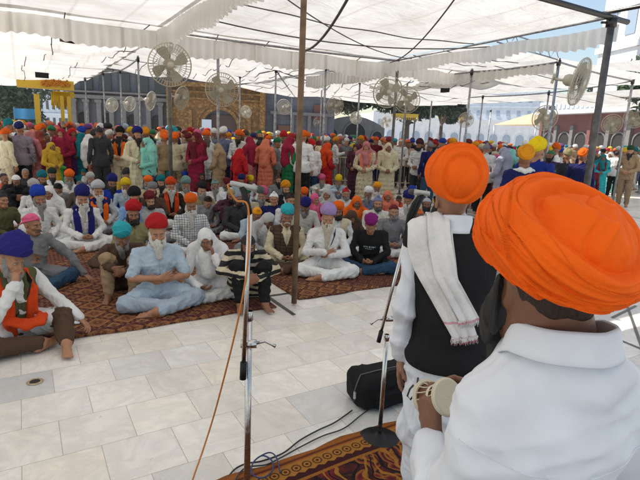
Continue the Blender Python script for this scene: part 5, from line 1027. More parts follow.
def cast(t_, o, d): h = t_.ray_cast(Vector(o), Vector(d).normalized()); return h[0], h[1]
def collar_part(r, P, m, col, rx=.066, ry=.064, z0=None, tip=.05, hgt=.038, flap=1.0):
    nk = Vector(P['neck']); hc, Q = hframe(P['head'], P['pitch'], P['yaw'], P['roll']); c0 = nk + Vector((0, .004, .012)) if z0 is None else Vector(z0)
    prof = [(-.004, -.018), (-.002, .0), (.0, hgt * .7), (.002, hgt), (.007, hgt + .003), (.012, hgt - .002), (.017, hgt * .35), (.012 + .017 * flap, -.012 * flap), (.012 + .024 * flap, -.026 * flap), (.012 + .020 * flap, -.029 * flap), (.016, -.004), (.009, hgt * .6), (.004, hgt * .75), (.003, 0), (.0, -.018)]
    mb = MB(); n = 60
    def fn(s, t_):
        a = R(-90 + 14) + s * R(332); k = t_ * (len(prof) - 1); i = min(len(prof) - 2, int(k)); f = k - i; dr = prof[i][0] * (1 - f) + prof[i + 1][0] * f; dz = prof[i][1] * (1 - f) + prof[i + 1][1] * f
        fr = max(0, -math.sin(a)); dz2 = dz - (.020 * fr if dr > .016 else 0) + .006 * math.sin(a) * -1 * 0; z = dz2 - .035 * fr * 1.0 + .012 * max(0, math.sin(a)); w_ = .0015 * math.sin(s * 40)
        return c0 + Vector(((rx + dr + w_) * math.cos(a), (ry + dr + w_) * math.sin(a), z))
    mb.quadgrid(fn, n, len(prof) - 1); return mb.build('collar', m, r, color=col)
def seam(r, tree, pts, d, name='seam', rad=.0016, col=(.5, .5, .52), off=.0006):
    out = []
    for p in pts:
        h, n_ = cast(tree, p, d)
        if h is not None: out.append(h + n_ * off)
    if len(out) > 3: mb = MB(); mb.tube(out, rad, 6, cap=True); return mb.build(name, M['cloth'], r, color=col)
# front rows ------------------------------------------------------------------------------------------------
seat(32, 219, 'lean', 'man in a pink bandana and grey sweatshirt leaning on one arm beside the elder', 1.06, 12, head='bandana', hc_='pink', beard='tash', bc_='salt', top=('sweater', 'grey'), legs='denim', skin=SKINS[1])
seat(82, 195, 'cross', 'man in navy turban and navy scarf with long white beard and white kurta', 1.08, head='turban_tall', hc_='indigo', beard='long', top=ku('white'), legs='white', over=(('scarf', 'indigo'), ('strap', 'black')))
seat(39, 195, 'cross', 'man in bright blue turban with grey beard and plain white kurta', 1.04, 5, head='turban_peak', hc_='royal_blue', beard='long', bc_='grey', top=ku('white'), legs='white')
seat(122, 233, 'hug', 'man with bowed head in turquoise turban and brown shawl hugging his knees', 1.0, -22, head='turban', hc_='turquoise', beard='full', bc_='grey', top=ku('brown'), legs='tan', skin=SKINS[2])
seat(157, 227, 'folded', 'man in red turban, white beard and pale blue kurta with arms crossed', 1.12, -6, head='turban', hc_='red', beard='full', top=('short_kurta', 'pale_blue'), legs='pale_blue', skin=SKINS[0])
seat(206, 235, 'cheek', 'woman in white headscarf and white dress resting her cheek on her hand', .98, -16, top=ku('white'), legs='white', over=(('veil', 'white'),), skin=SKINS[2])
seat(248, 240, 'hug', 'man in dark patka and black and cream striped sweater hugging his knees', 1.0, -4, head='patka', hc_='charcoal', beard='full', bc_='black', top=('sweater', 'cream', 'striped'), legs='black', skin=SKINS[2])
seat(287, 213, 'cross', 'man in teal turban with white moustache and brown quilted vest over cream shirt', 1.04, -4, head='turban_small', hc_='turquoise', beard='tash', top=sh('cream'), legs='brown', over=(('vest', 'brown', 'quilted'),))
seat(328, 214, 'folded', 'man in lilac turban with very long white beard, white kurta and crossed arms', 1.10, -5, head='turban', hc_='lilac', beard='verylong', bc_='cream', top=ku('white'), legs='white', over=(('strap', 'black'),), skin=SKINS[0])
hd = seat(371, 221, 'bowed', 'youth in magenta turban, black hooded top and jeans looking down', 1.04, -10, head='turban_small', hc_='magenta', top=('sweater', 'black'), legs='denim')
seat(378, 200, 'cross', 'man in blue-grey patka and off-white kurta behind the black hooded youth', 1.04, head='patka', hc_='slate_blue', beard='short', bc_='salt', top=ku('off_white'), legs='off_white')
seat(408, 198, 'cross', 'man in navy turban and white kurta beside the right microphone', 1.04, -18, head='turban', hc_='indigo', beard='full', top=ku('white'), legs='white')
seat(419, 213, 'cross', 'child in orange patka behind the right microphone stand', .88, 0, head='patka', hc_='orange', top=sh('olive'), legs='brown', skin=SKINS[4])
seat(427, 201, 'cross', 'man in white cap with dark beard beside the standing musician\'s turban', 1.0, 0, head='cap', hc_='pale_grey', beard='full', bc_='black', top=sh('pale_grey'), legs='grey', skin=SKINS[2])
seat(430, 220, 'bowed', 'child in navy patka half hidden by the standing musician\'s shawl', .86, 0, head='patka', hc_='navy', top=sh('grey'), legs='navy')
seat(357, 200, 'cross', 'woman wrapped in a bright orange veil behind the lilac turban', 1.0, 5, top=ku('orange'), legs='orange', over=(('stole', 'orange'),), skin=SKINS[4])
seat(388, 194, 'cross', 'woman in orange-brown veil behind the blue-grey patka', .98, 0, top=ku('deep_orange'), legs='brown', over=(('stole', 'salmon'),), skin=SKINS[2])
seat(399, 198, 'bowed', 'dark haired child in orange beside the orange-brown veiled woman', .86, 0, head='hair', hc_='black', top=ku('deep_orange'), legs='orange')
seat(305, 203, 'bowed', 'man in dark blue turban and white kurta bowing just right of the brown pole', 1.04, 0, head='turban_small', hc_='indigo', beard='full', bc_='grey', top=ku('off_white'), legs='off_white')
seat(338, 208, 'cross', 'man in orange turban and cream vest behind the lilac turban', 1.0, 0, head='turban_small', hc_='orange', beard='short', bc_='black', top=ku('white'), legs='white', over=(('vest', 'cream'),))
seat(315, 197, 'cross', 'woman in pink veil seated by the woman in pale grey veil', .96, 25, top=ku('crimson'), legs='pink', over=(('veil', 'pink'),), skin=SKINS[0])
seat(327, 192, 'cross', 'woman in pale grey veil seated right of the pink veiled woman', .98, -20, top=ku('pale_grey'), legs='grey', over=(('veil', 'pale_grey'),), skin=SKINS[1])
seat(286, 187, 'cross', 'man in saffron turban, black vest and white shirt, left of the brown pole', 1.02, 10, head='turban', hc_='saffron', beard='full', bc_='black', top=sh('white'), legs='white', over=(('vest', 'black'),))
seat(291, 197, 'cross', 'dark patka man in loose white kurta behind the teal turban', 1.06, 10, head='patka', hc_='dark_brown', beard='full', bc_='salt', top=ku('white'), legs='white', skin=SKINS[0])
seat(304, 192, 'bowed', 'man in orange turban peeking out just right of the brown pole', .98, 0, head='turban_small', hc_='orange', beard='short', bc_='black', top=sh('maroon'), legs='brown')
seat(268, 174, 'cross', 'boy in royal blue turban and grey hooded top', .98, 0, head='turban_small', hc_='royal_blue', top=('sweater', 'grey'), legs='black')
seat(250, 179, 'bowed', 'youth in bright yellow turban above the left microphone', 1.0, 20, head='turban_small', hc_='bright_yellow', beard='short', bc_='black', top=sh('white'), legs='denim')
seat(257, 211, 'bowed', 'child in saffron patka and pale blue shirt behind the striped sweater', .96, 8, head='patka', hc_='saffron', top=sh('pale_blue'), legs='grey')
seat(269, 217, 'bowed', 'figure wrapped in a pale grey shawl left of the teal turban', .96, 10, top=ku('pale_grey'), legs='pale_grey', over=(('stole', 'pale_grey'),))
seat(231, 192, 'crouch', 'man in olive cap and dark plum shirt with arms on raised knees', 1.02, 0, head='cap', hc_='khaki', beard='short', bc_='black', top=sh('plum'), legs='plum', skin=SKINS[2])
seat(215, 183, 'cross', 'man in grey-green turban, grey beard and white kurta left of the olive cap', 1.02, 0, head='patka', hc_='grey_green', beard='long', bc_='grey', top=ku('white'), legs='grey', skin=SKINS[2])
seat(191, 202, 'cross', 'man in orange turban with white beard and blue checked shirt', 1.05, 0, head='turban_small', hc_='orange', beard='long', top=sh('white', 'checked'), legs='white')
seat(171, 184, 'cross', 'man in orange-red turban, long white beard and dark coat with orange scarf', 1.04, 0, head='turban', hc_='deep_orange', beard='verylong', top=('sweater', 'dark_brown'), legs='dark_brown', over=(('scarf', 'deep_orange'),))
seat(186, 183, 'cross', 'man in pale teal turban with grey beard behind the checked shirt', 1.02, 0, head='turban', hc_='grey_green', beard='full', bc_='grey', top=ku('white'), legs='white')
seat(179, 169, 'cross', 'man in orange turban and dark beard right below the dark left pole', .98, 0, head='turban_small', hc_='orange', beard='full', bc_='black', top=sh('maroon'), legs='brown', skin=SKINS[2])
seat(202, 175, 'cross', 'person in dark grey cap and dark rose shawl', .97, 0, head='cap', hc_='charcoal', beard='short', bc_='black', top=ku('maroon'), legs='maroon', skin=SKINS[4])
seat(214, 173, 'cross', 'man in slate blue patka at the back, above the grey-green turban', .98, 0, head='patka', hc_='slate_blue', beard='short', bc_='salt', top=sh('charcoal'), legs='grey')
seat(224, 172, 'cross', 'man in black patka and dark red shirt at the back', .98, -20, head='patka', hc_='black', beard='full', bc_='black', top=sh('maroon'), legs='black', skin=SKINS[2])
seat(241, 179, 'cross', 'man in black turban beside the bright yellow turban', 1.0, 0, head='turban_small', hc_='navy', beard='full', bc_='black', top=sh('pale_blue'), legs='grey')
seat(148, 181, 'cross', 'man in orange turban with grey beard and cream kurta, hands in lap', 1.02, 0, head='turban_small', hc_='orange', beard='full', bc_='grey', top=ku('cream'), legs='cream')
seat(127, 174, 'cross', 'man in dark slate turban, grey beard and mustard kurta', 1.0, 0, head='turban', hc_='charcoal', beard='long', bc_='grey', top=ku('mustard'), legs='cream')
seat(112, 181, 'cross', 'man in deep blue turban and royal blue jacket', 1.03, 0, head='turban', hc_='indigo', beard='full', bc_='black', top=('sweater', 'royal_blue'), legs='navy', skin=SKINS[2])
seat(98, 188, 'cross', 'man in pale grey turban, white beard and orange scarf over dark vest', 1.04, 5, head='turban_wide', hc_='pale_grey', beard='long', top=ku('pale_grey'), legs='grey', over=(('vest', 'navy'), ('scarf', 'orange')))
seat(135, 195, 'cross', 'man in black turban and light blue kurta behind the red turbaned men', 1.04, -10, head='turban', hc_='black', beard='short', bc_='black', top=ku('sky_blue'), legs='sky_blue')
seat(133, 210, 'cross', 'man in red turban and khaki kurta behind the turquoise turban', 1.04, -6, head='turban', hc_='red', beard='short', bc_='black', top=ku('khaki'), legs='khaki', skin=SKINS[2])
seat(96, 174, 'bowed', 'boy in orange patka left of the royal blue jacket', .92, 0, head='patka', hc_='orange', top=sh('purple'), legs='navy')
seat(91, 169, 'cross', 'man in brick red turban and white shirt, back rows on the left', .98, 10, head='turban_small', hc_='red_brown', beard='short', bc_='black', top=sh('white'), legs='grey')
seat(104, 161, 'cross', 'man in navy turban, black beard and white shirt at the back edge', 1.0, 0, head='turban', hc_='navy', beard='full', bc_='black', top=sh('white'), legs='grey', skin=SKINS[2])
seat(73, 161, 'cross', 'man in white cap and grey shirt at the back edge on the left', .98, 0, head='topi', hc_='white', beard='short', bc_='salt', top=sh('pale_grey'), legs='grey')
seat(69, 176, 'cross', 'man in orange turban, pale beard and white kurta, left middle rows', 1.02, 0, head='turban', hc_='orange', beard='full', bc_='grey', top=ku('white'), legs='white')
seat(84, 171, 'bowed', 'person in teal cap turned away beside the orange turban', .96, 120, head='cap', hc_='teal', top=sh('teal'), legs='grey', face=False)
seat(62, 168, 'cross', 'man in violet-blue turban looking over the orange turban', .98, 0, head='turban_small', hc_='indigo', beard='full', bc_='black', top=sh('white'), legs='grey')
seat(52, 173, 'cross', 'man in blackish green turban and white shirt', .98, 0, head='turban', hc_=(.01, .03, .025), beard='full', bc_='black', top=sh('white'), legs='grey', skin=SKINS[2])
seat(42, 177, 'cross', 'man in teal turban with an orange scarf on white', 1.0, 15, head='turban', hc_='teal', beard='short', bc_='black', top=sh('white'), legs='white', over=(('scarf', 'deep_orange'),))
seat(48, 190, 'cross', 'woman in white veil behind the bright blue turban', .98, -15, top=ku('white'), legs='white', over=(('veil', 'white'),), skin=SKINS[2])
seat(16, 178, 'hug', 'man in white cap and black jacket with folded arms at left', 1.04, 0, head='topi', hc_='white', beard='short', bc_='black', top=('sweater', 'black'), legs='black', skin=SKINS[2])
seat(25, 171, 'cross', 'grey haired bareheaded person in dark shirt', .98, -20, head='hair', hc_='grey', top=sh('charcoal'), legs='grey', skin=SKINS[1])
seat(8, 164, 'cross', 'black haired youth near the left edge', .98, 0, head='hair', hc_='black', top=sh('off_white'), legs='grey')
seat(33, 164, 'bowed', 'boy in orange patka and white shirt at the back left', .96, 100, head='patka', hc_='orange', top=sh('white'), legs='white', face=False)
seat(4, 176, 'cross', 'bareheaded person in salmon pink shirt at the left edge', .98, 30, head='hair', hc_='black', top=sh('salmon'), legs='grey', skin=SKINS[2])
seat(80, 184, 'lean', 'brown haired man in taupe shawl leaning across the rows', 1.0, -40, head='hair', hc_='salt', top=ku((.10, .075, .06)), legs='brown', skin=SKINS[2])
seat(2, 196, 'cross', 'person in grey shirt cut by the left edge behind the bandana', 1.0, 20, head='patka', hc_='charcoal', top=sh('olive'), legs='grey')
seat(161, 172, 'cross', 'woman in dark shawl seated below the aqua veiled woman', .96, 0, top=ku('charcoal'), legs='black', over=(('veil', 'charcoal'),))
seat(278, 178, 'cross', 'man in dark brown patka behind the saffron turban', .98, 20, head='patka', hc_='brown', beard='full', bc_='black', top=sh('grey'), legs='black')
seat(236, 168, 'cross', 'woman in dark red veil crouching at the foot of the red cloak', .9, 30, top=ku('red'), legs='red', over=(('veil', 'red'),))
seat(150, 198, 'cross', 'man in maroon turban behind the light blue kurta', .98, 0, head='turban_small', hc_='maroon', beard='short', bc_='black', top=sh('pale_grey'), legs='grey')
seat(208, 207 - 8, 'bowed', 'boy in dark brown patka right of the checked shirt', .92, 10, head='patka', hc_='dark_brown', top=sh('grey'), legs='grey')
seat(352, 214, 'bowed', 'woman in brown veil between the lilac and magenta turbans', .88, 10, top=ku('brown'), legs='brown', over=(('veil', 'brown'),))
# more seated people filling the middle rows
_n = 0
for (px, py, hw, hcol, gcol, bd) in ((58, 186, 'patka', 'black', 'grey', 'short'), (152, 188, 'turban_small', 'grey', 'brown', 'long'), 
      (202, 188, 'turban_small', 'black', 'khaki', 'full'), (226, 182, 'turban_small', 'maroon', 'white', 'short'), (238, 196, 'cap', 'grey', 'charcoal', 'short'), (246, 192, 'turban_small', 'green', 'white', 'full'), (262, 193, 'turban', 'pink', 'cream', 'full'), (274, 196, 'patka', 'white', 'navy', None), 
      (346, 191, 'patka', 'red', 'white', 'short'), (368, 192, 'turban_small', 'white', 'slate_blue', 'full'), (377, 187, 'turban_small', 'saffron', 'off_white', 'full'), (394, 208, 'cap', 'maroon', 'grey', 'short'), (412, 190, 'turban_small', 'royal_blue', 'cream', 'full'), (438, 204, 'turban', 'yellow', 'white', 'full'), (442, 216, 'patka', 'black', 'olive', 'short'), (20, 158, 'turban_small', 'maroon', 'white', 'short'), (120, 163, 'patka', 'orange', 'grey', None), (136, 166, 'cap', 'white', 'tan', 'short'), (252, 168, 'turban_small', 'orange', 'white', 'short'), (194, 166, 'patka', 'teal', 'off_white', None)):
    nb_ = {12: 'near the left edge', 58: 'behind the bright blue turban', 120: 'left of the black turban', 152: 'right of the light blue kurta', 163: 'before the orange-red turban', 176: 'left of the checked shirt', 202: 'behind the checked shirt', 226: 'behind the olive cap', 238: 'right of the olive cap', 246: 'below the yellow turban', 262: 'near the left microphone head', 274: 'left of the white kurta and patka',
           318: 'left of the lilac turban', 346: 'left of the orange veiled woman', 368: 'right of the orange veiled woman', 377: 'behind the blue-grey patka', 394: 'between the two white kurtas', 412: 'behind the navy turban', 438: 'next to the musician', 442: 'low beside the musician\'s shawl', 110: 'behind the turquoise turban', 20: 'at the back left', 136: 'below the cream robed standing man', 252: 'at the feet of the salmon saree', 194: 'at the feet of the maroon shawl'}[px] if not (px == 120 and py < 170) else 'at the feet of the orange scarf man'
    wn = hw.split('_')[0]; cn = lambda c: c.replace('_', ' ').replace('off white', 'off-white')
    seat(px, py, rp.choice(['cross', 'cross', 'bowed', 'knees_hands']), f'seated {"man" if bd else "youth"} in {cn(hcol)} {wn} and {cn(gcol)} top {nb_}', 1.0, rp.uniform(-20, 20), head=hw, hc_=hcol, beard=bd, bc_=rp.choice(['white', 'grey', 'black']) if bd else 'black', top=ku(gcol), legs=rp.choice([gcol, 'grey', 'white']))
pick_ = lambda L_: rp.choice(L_)
sp = [(9, 252)]; _seat = seat; n_ = 0; tr_ = 0; used_ = set()
zones = ((0, 40, 'at the far left'), (40, 80, 'below the crimson woman'), (80, 120, 'below the white head cloth'), (120, 165, 'below the cream robed man'), (165, 215, 'below the maroon shawl'), (215, 262, 'below the red cloak'), (262, 300, 'left of the brown pole'), (300, 345, 'right of the brown pole'))
heads = [(32, 219), (82, 195), (39, 195)]
for o in [o for o in COL.objects if o.name.startswith('person')]:
    q = o.location; d = Vector((q.x, q.y, .72 - CAMH)); z_ = d.dot(_fw); heads.append((320 + F_PX * d.dot(_ri) / z_, 240 - F_PX * d.dot(_up) / z_))
while n_ < 24 and tr_ < 4000:
    tr_ += 1; px, py = rp.uniform(2, 342), rp.uniform(153, 186)
    if any(abs(px - a) < 8.5 and abs(py - b_) < 7 for a, b_ in heads): continue
    tc, gc = pick_(('orange', 'white', 'navy', 'black', 'royal_blue', 'saffron', 'maroon', 'red', 'teal', 'pale_grey', 'pink', 'yellow')), pick_(('white', 'white', 'off_white', 'cream', 'pale_blue', 'grey', 'brown', 'khaki', 'sky_blue'))
    zn = [z for a, b_, z in zones if a <= px < b_][0]; key = (tc, gc, zn)
    if key in used_: continue
    used_.add(key); heads.append((px, py)); n_ += 1; bd = rp.choice(['full', 'short', 'full', 'long'])
    seat(px, py, rp.choice(['cross', 'cross', 'bowed', 'crouch']), f'seated man in {tc.replace("_", " ")} turban and {gc.replace("_", " ")} kurta, back rows {zn}', .98, rp.uniform(-25, 25), head=rp.choice(['turban', 'turban_small', 'turban_tall']), hc_=tc, beard=bd, bc_=rp.choice(['white', 'grey', 'black']), top=ku(gc), legs=rp.choice([gc, 'white']), face=True)
# prints and writing-like marks on the chests
# the elder at the left edge: his own pose
pose('elder', head=(-.02, -.07, .715), pitch=20, yaw=14, neck=(0, .0, .585), sh=mir((.19, .04, .53)), el=((-.23, -.20, .34), (.31, -.12, .31)), wr=((-.07, -.21, .56), (.36, -.33, .17)), hip=mir((.10, .03, .11)), kn=((-.34, -.18, .10), (.28, -.24, .19)), an=((.02, -.34, .07), (.13, -.50, .075)), pel=(0, .06, .12),
     hands=(((.22, .30, 1), (.9, .3, 0), 1, .9), ((.25, -.75, -.55), (-.4, 0, -1), 1, .45)), feet=(((.75, .1, .1), (0, -.3, 1)), ((-.55, -.85, -.02), (0, 0, 1))), roll=10, lo=(-.52, -.72, 0), hi=(.56, .34, 1.05))
el = seat(10, 252, 'elder', 'elder in tall blue turban with crest, red-orange scarf and olive vest', 1.10, 8, head='bigturban', hc_='royal_blue', beard='full', bc_='grey', top=sh('white'), legs='brown', over=(('vest', 'olive'), ('longscarf', 'deep_orange'), ('strap', 'black')), skin=SKINS[0])
for o in el.children:
    if o.name.startswith('turban'): o.color = (.022, .02, .17, 1); tb_el = o
mb = MB()                                    # small gilt crest on the turban: ring, two curved blades and an upright dagger
ring = [(.011 * math.cos(a), 0, .011 * math.sin(a)) for a in [2 * math.pi * i / 20 for i in range(20)]]; mb.tube(ring, .0022, 5, closed=True); mb.tube([(0, 0, -.022), (0, 0, .0), (0, 0, .026)], [.0035, .003, .001], 6)
for s in (-1, 1): mb.tube([(s * .004, 0, -.022), (s * .016, 0, -.014), (s * .021, 0, .002), (s * .016, 0, .018)], [.003, .0035, .003, .001], 6)
cr = mb.build('turban_crest', mat('gilt_metal', (.75, .60, .30), .3, .7), el); P = POSE['elder']; hc, Q = hframe(P['head'], P['pitch'], P['yaw'], P['roll']); h_ = bvh(tb_el.data).ray_cast(Vector((.045, -.6, .12)), Vector((0, 1, 0)))
cr.matrix_local = tb_el.matrix_local @ Matrix.Translation(h_[0] + Vector((.003, -.007, 0))) @ Matrix.Scale(1.25, 4) @ Matrix.Rotation(R(18), 4, 'Z') @ Matrix.Rotation(R(-12), 4, 'X')
pp = at(74, 324, .02); nb = empty('paper', pp, R(25)); tag(nb, 'small folded white paper in the elder\'s hand on the carpet', 'paper'); mb = MB(); mb.box((0, 0, .01), (.09, .06, .004)); mb.box((.01, .005, .0145), (.085, .055, .003), .15); mb.build('sheet', M['whitewash'], nb)
# collars and front seams of the men in front
for o in list(COL.objects):
    lb = o.get('label', '')
    if any(lb.startswith(k) for k in ('man in bright blue turban', 'man in red turban, white', 'man in teal turban with white', 'man in lilac turban', 'man in blue-grey patka', 'man in navy turban and white', 'man in orange turban with white beard and blue', 'man in red turban and khaki', 'man in black turban and light')):
        so = [c for c in o.children if c.name.split('.')[0] in ('shirt', 'kurta')]; bo = [c for c in o.children if c.name.startswith('body')][0]; pn = bo.data.name.split('.')[0][5:]
        if not so or pn not in POSE: continue
        P = POSE[pn]; so = so[0]; col = so.color[:3]; nk = Vector(P['neck']); pel = Vector(P['pel']); tr = bvh(so.data)
        collar_part(o, P, M['cloth'], tuple(min(.85, c * 1.06) for c in col), .068, .066, z0=nk + Vector((0, .0, .012)), hgt=.030)
        seam(o, tr, [(0, -.8, nk.z - .02 - i * .022) for i in range(13)], (0, 1, 0), 'placket', .0060, tuple(c * .86 for c in col))
        if 'arms crossed' not in lb: pass
# faded prints on two chests, laid on the cloth
def chest_print(r, rects, m, z0, x0=0.0):
    so = [o for o in r.children if o.name.startswith('sweater')][0]; me = so.data; tr = BVHTree.FromPolygons([v.co.copy() for v in me.vertices], [tuple(p.vertices) for p in me.polygons]); mb = MB()
    for (x, z, w_, h_) in rects:
        def fn(s_, t_):
            o = Vector((x0 + x + (s_ - .5) * w_, -.8, z0 + z + (t_ - .5) * h_)); h = tr.ray_cast(o, Vector((0, 1, 0))); return (h[0] if h[0] is not None else Vector((o.x, -.2, o.z))) + Vector((0, -.0025, 0))
        mb.quadgrid(fn, 4, 3)
    return mb.build('chest_print', m, r)
yth = [o for o in COL.objects if o.get('label', '').startswith('youth in magenta')][0]; pk = [o for o in COL.objects if o.get('label', '').startswith('man in a pink bandana')][0]
chest_print(yth, [(-.075, 0, .018, .020), (-.050, .002, .014, .022), (-.028, 0, .016, .018), (.006, 0, .020, .024), (.034, .002, .012, .02), (.056, 0, .018, .02), (.080, .001, .012, .018), (0, -.028, .12, .006)], mat('faded_print', (.30, .34, .36), .8), .355)
chest_print(pk, [(0, 0, .15, .05), (.0, -.045, .11, .03), (-.02, .04, .10, .02)], mat('rust_print', build=lambda t, b: L(t, ramp(t, noise(t, obj_co(t), 42, 3), [(.40, (.20, .20, .20)), (.48, (.30, .07, .03)), (.56, (.40, .22, .05)), (.62, (.06, .05, .05))]), b.inputs['Base Color'])), .35, -.01)
# ------------------------------------------------------------------ standing people
def standp(px, ytop, dist, face, pn, label, top, **k):
    """face: direction the person looks, degrees clockwise from straight away (180 = towards the camera)"""
    dist *= 1.12 if px < 445 and dist < 13 else 1.0; p = B(px, dist); hzn = 135.8 + (px - 320) * math.tan(ROLL); ztop = CAMH + (hzn - ytop) / 493 * dist; hgt = 1.80 if k.get('head') in ('turban', 'turban_tall', 'turban_peak', 'turban_wide', 'turban_small') else 1.73
    sc = min(1.10, max(.70, ztop / hgt)); a = R(face) + math.atan2(p.x, p.y); rz = math.atan2(math.sin(a), -math.cos(a)); k.setdefault('group', 'people standing behind the seated crowd'); return person(pn, p, rz, sc, label, top=top, face=False, **k)
ro = lambda c, *m: ('robe', c, *m)
standp(4, 126, 11.8, 60, 'stand', 'man in orange turban and cream kurta standing at the left edge, back turned', ku('cream'), legs='cream', head='turban_small', hc_='orange', beard='full', bc_='black')
standp(19, 121, 12.0, 20, 'stand', 'man in navy turban, mauve grey shirt and black trousers at left', sh((.20, .17, .21)), legs='black', head='turban_small', hc_='navy')
standp(30, 129, 12.2, 40, 'clasp', 'woman in pale rose saree and veil near the left edge', ro('rose'), over=(('stole', 'rose'),), legs=None)
standp(38, 129, 12.6, 60, 'clasp', 'woman in dark rust saree beside the pale rose one', ro('red_brown'), over=(('stole', 'red_brown'),), legs=None)
standp(45, 131, 12.9, 120, 'stand', 'youth with black hair and off-white shirt right of the rust saree', sh('off_white'), legs='charcoal', head='hair', hc_='black')
standp(50, 139, 11.7, 150, 'clasp', 'girl in mustard yellow veil standing near the left barricade', ro('mustard'), over=(('stole', 'mustard'),), legs=None)
standp(55, 144, 12.0, 90, 'clasp', 'girl in bright green dress beside the mustard veil', ro('bright_green'), over=(('veil', 'mustard'),), legs=None)
standp(61, 127, 12.4, 200, 'clasp', 'woman in crimson dress with dark hair below the turquoise turban', ro('crimson'), over=(('stole', 'crimson'),), legs=None)
standp(72, 127, 12.6, 160, 'clasp', 'woman in red shawl over purple dress right of the crimson dress', ro('purple'), over=(('stole', 'red'),), legs=None)
standp(80, 131, 12.6, 100, 'clasp', 'woman in dark teal shawl left of the white hooded boy', ro('teal'), over=(('stole', 'teal'),), legs=None)
standp(88, 133, 12.2, 70, 'stand', 'boy in white head cloth, white shirt and black trousers', sh('white'), legs='black', over=(('veil', 'white'),))
standp(94, 128, 12.6, 20, 'stand', 'man in pale cream kurta beside the white head cloth boy', ku('off_white'), legs='off_white', head='turban_small', hc_='charcoal')
standp(99, 126, 13.0, 340, 'stand', 'man in dark grey patka and dark coat', sh('charcoal'), legs='charcoal', head='patka', hc_='charcoal')
standp(109, 128, 12.2, 30, 'stand', 'man in white turban and tan kurta with a red scarf', ku('tan'), legs='cream', head='turban_small', hc_='off_white', over=(('scarf', 'red'),))
standp(120, 126, 12.0, 200, 'clasp', 'man with very long black beard, black turban and orange scarf over cream', ku('cream'), legs='cream', head='turban', hc_='black', beard='verylong', bc_='black', over=(('vest', 'black'), ('scarf', 'orange')))
standp(137, 126, 10.6, 165, 'clasp', 'black bearded man in large indigo turban and long cream robe with strap', ro('cream'), legs=None, head='turban_wide', hc_='indigo', beard='long', bc_='black', over=(('strap', 'black'),))
standp(147, 136, 10.4, 250, 'clasp', 'woman in aqua veil and blue jeans bending beside the cream robed man', ku('aqua'), legs='denim', over=(('stole', 'aqua'),))
standp(164, 131, 11.4, 340, 'stand', 'man in orange turban and tan kurta at the dark pole, back turned', ku('tan'), legs='tan', head='turban_small', hc_='orange')
standp(175, 131, 11.4, 10, 'stand', 'man in orange turban and beige shirt right of the dark pole, back turned', sh('cream'), legs='tan', head='turban_small', hc_='orange')
standp(196, 131, 11.0, 220, 'clasp', 'woman in maroon shawl and pink dress before the gold doorway', ro('crimson'), over=(('stole', 'maroon'),), legs=None)
standp(206, 129, 11.6, 150, 'stand', 'man in white kurta right of the maroon shawl', ku('white'), legs='white', head='turban_small', hc_='orange', beard='full', bc_='salt')
standp(188, 131, 11.6, 30, 'stand', 'man in brown kurta left of the maroon shawl', ku('off_white'), legs='white', head='turban_small', hc_='maroon')
standp(218, 142, 10.8, 300, 'clasp', 'woman in beige-brown shawl with grey head scarf', ro('tan'), over=(('stole', 'tan'),), legs=None)
standp(223, 126, 12.0, 20, 'stand', 'man in white turban and navy checked shirt before the gold doorway', sh('slate_blue', 'checked'), legs='navy', head='turban_small', hc_='white')
standp(239, 129, 11.6, 200, 'clasp', 'man in orange turban, black beard and white shirt right of the doorway pole', sh('white'), legs='black', head='turban', hc_='orange', beard='full', bc_='black')
standp(240, 147, 10.4, 40, 'clasp', 'woman wrapped in a big red cloak with beige edge', ro('red'), over=(('stole', 'red'),), legs=None)
standp(250, 136, 11.4, 320, 'clasp', 'woman in hot pink veil over a flowered dress', ro('rose', 'floral'), over=(('veil', 'crimson'),), legs=None)
standp(260, 139, 11.6, 30, 'clasp', 'girl in dark navy dress left of the salmon saree', ro('navy'), legs=None, head='longhair', hc_='black')
standp(266, 138, 11.2, 20, 'clasp', 'woman in salmon orange saree left of the brown pole', ro('salmon'), over=(('stole', 'salmon'),), legs=None)
standp(277, 136, 12.0, 100, 'stand', 'man in green turban and grey shirt left of the green tunic', sh('grey'), legs='grey', head='turban_small', hc_='green')
standp(284, 131, 12.6, 200, 'stand', 'man in red turban and white shirt just left of the brown pole', sh('off_white'), legs='black', head='turban', hc_='red')
standp(290, 136, 11.2, 60, 'clasp', 'woman in green tunic with a red veil left of the brown pole', ro('green'), over=(('veil', 'crimson'),), legs=None)
standp(303, 129, 11.0, 20, 'stand', 'man in orange turban, white shirt and black trousers right of the brown pole', sh('white'), legs='black', head='turban_small', hc_='orange')
bp = standp(312, 138, 11.2, 340, 'stand', 'man in red turban, white shirt and jeans with a small backpack strap', sh('white'), legs='denim', head='turban_small', hc_='red')
standp(328, 142, 11.6, 60, 'clasp', 'woman in bright red dress with orange pattern by the barricade', ro('red'), over=(('stole', 'deep_orange'),), legs=None)
standp(336, 136, 17.9, 80, 'reach', 'man in white shirt leaning over the barricade behind the red dress', sh('white'), legs='grey', head='turban_small', hc_='saffron')
standp(347, 137, 18.2, 200, 'stand', 'man in grey kurta behind the barricade left of the plum dress', ku('grey'), legs='grey', head='turban_small', hc_='white')
standp(357, 143, 11.8, 200, 'clasp', 'woman in dark plum dress and veil left of the floral robe', ro('plum'), over=(('stole', 'plum'),), legs=None)
standp(367, 141, 10.9, 185, 'clasp', 'woman in pale yellow floral robe with pink veil and sash', ro('cream', 'floral'), over=(('veil', 'rose'), ('scarf', 'salmon')), legs=None)
standp(389, 142, 11.0, 170, 'clasp', 'woman in plain pale cream robe and shawl right of the floral robe', ro('cream'), over=(('stole', 'cream'),), legs=None)
standp(401, 139, 17.9, 190, 'clasp', 'man in white cap and white shirt behind the barricade', sh('white'), legs='charcoal', head='topi', hc_='white')
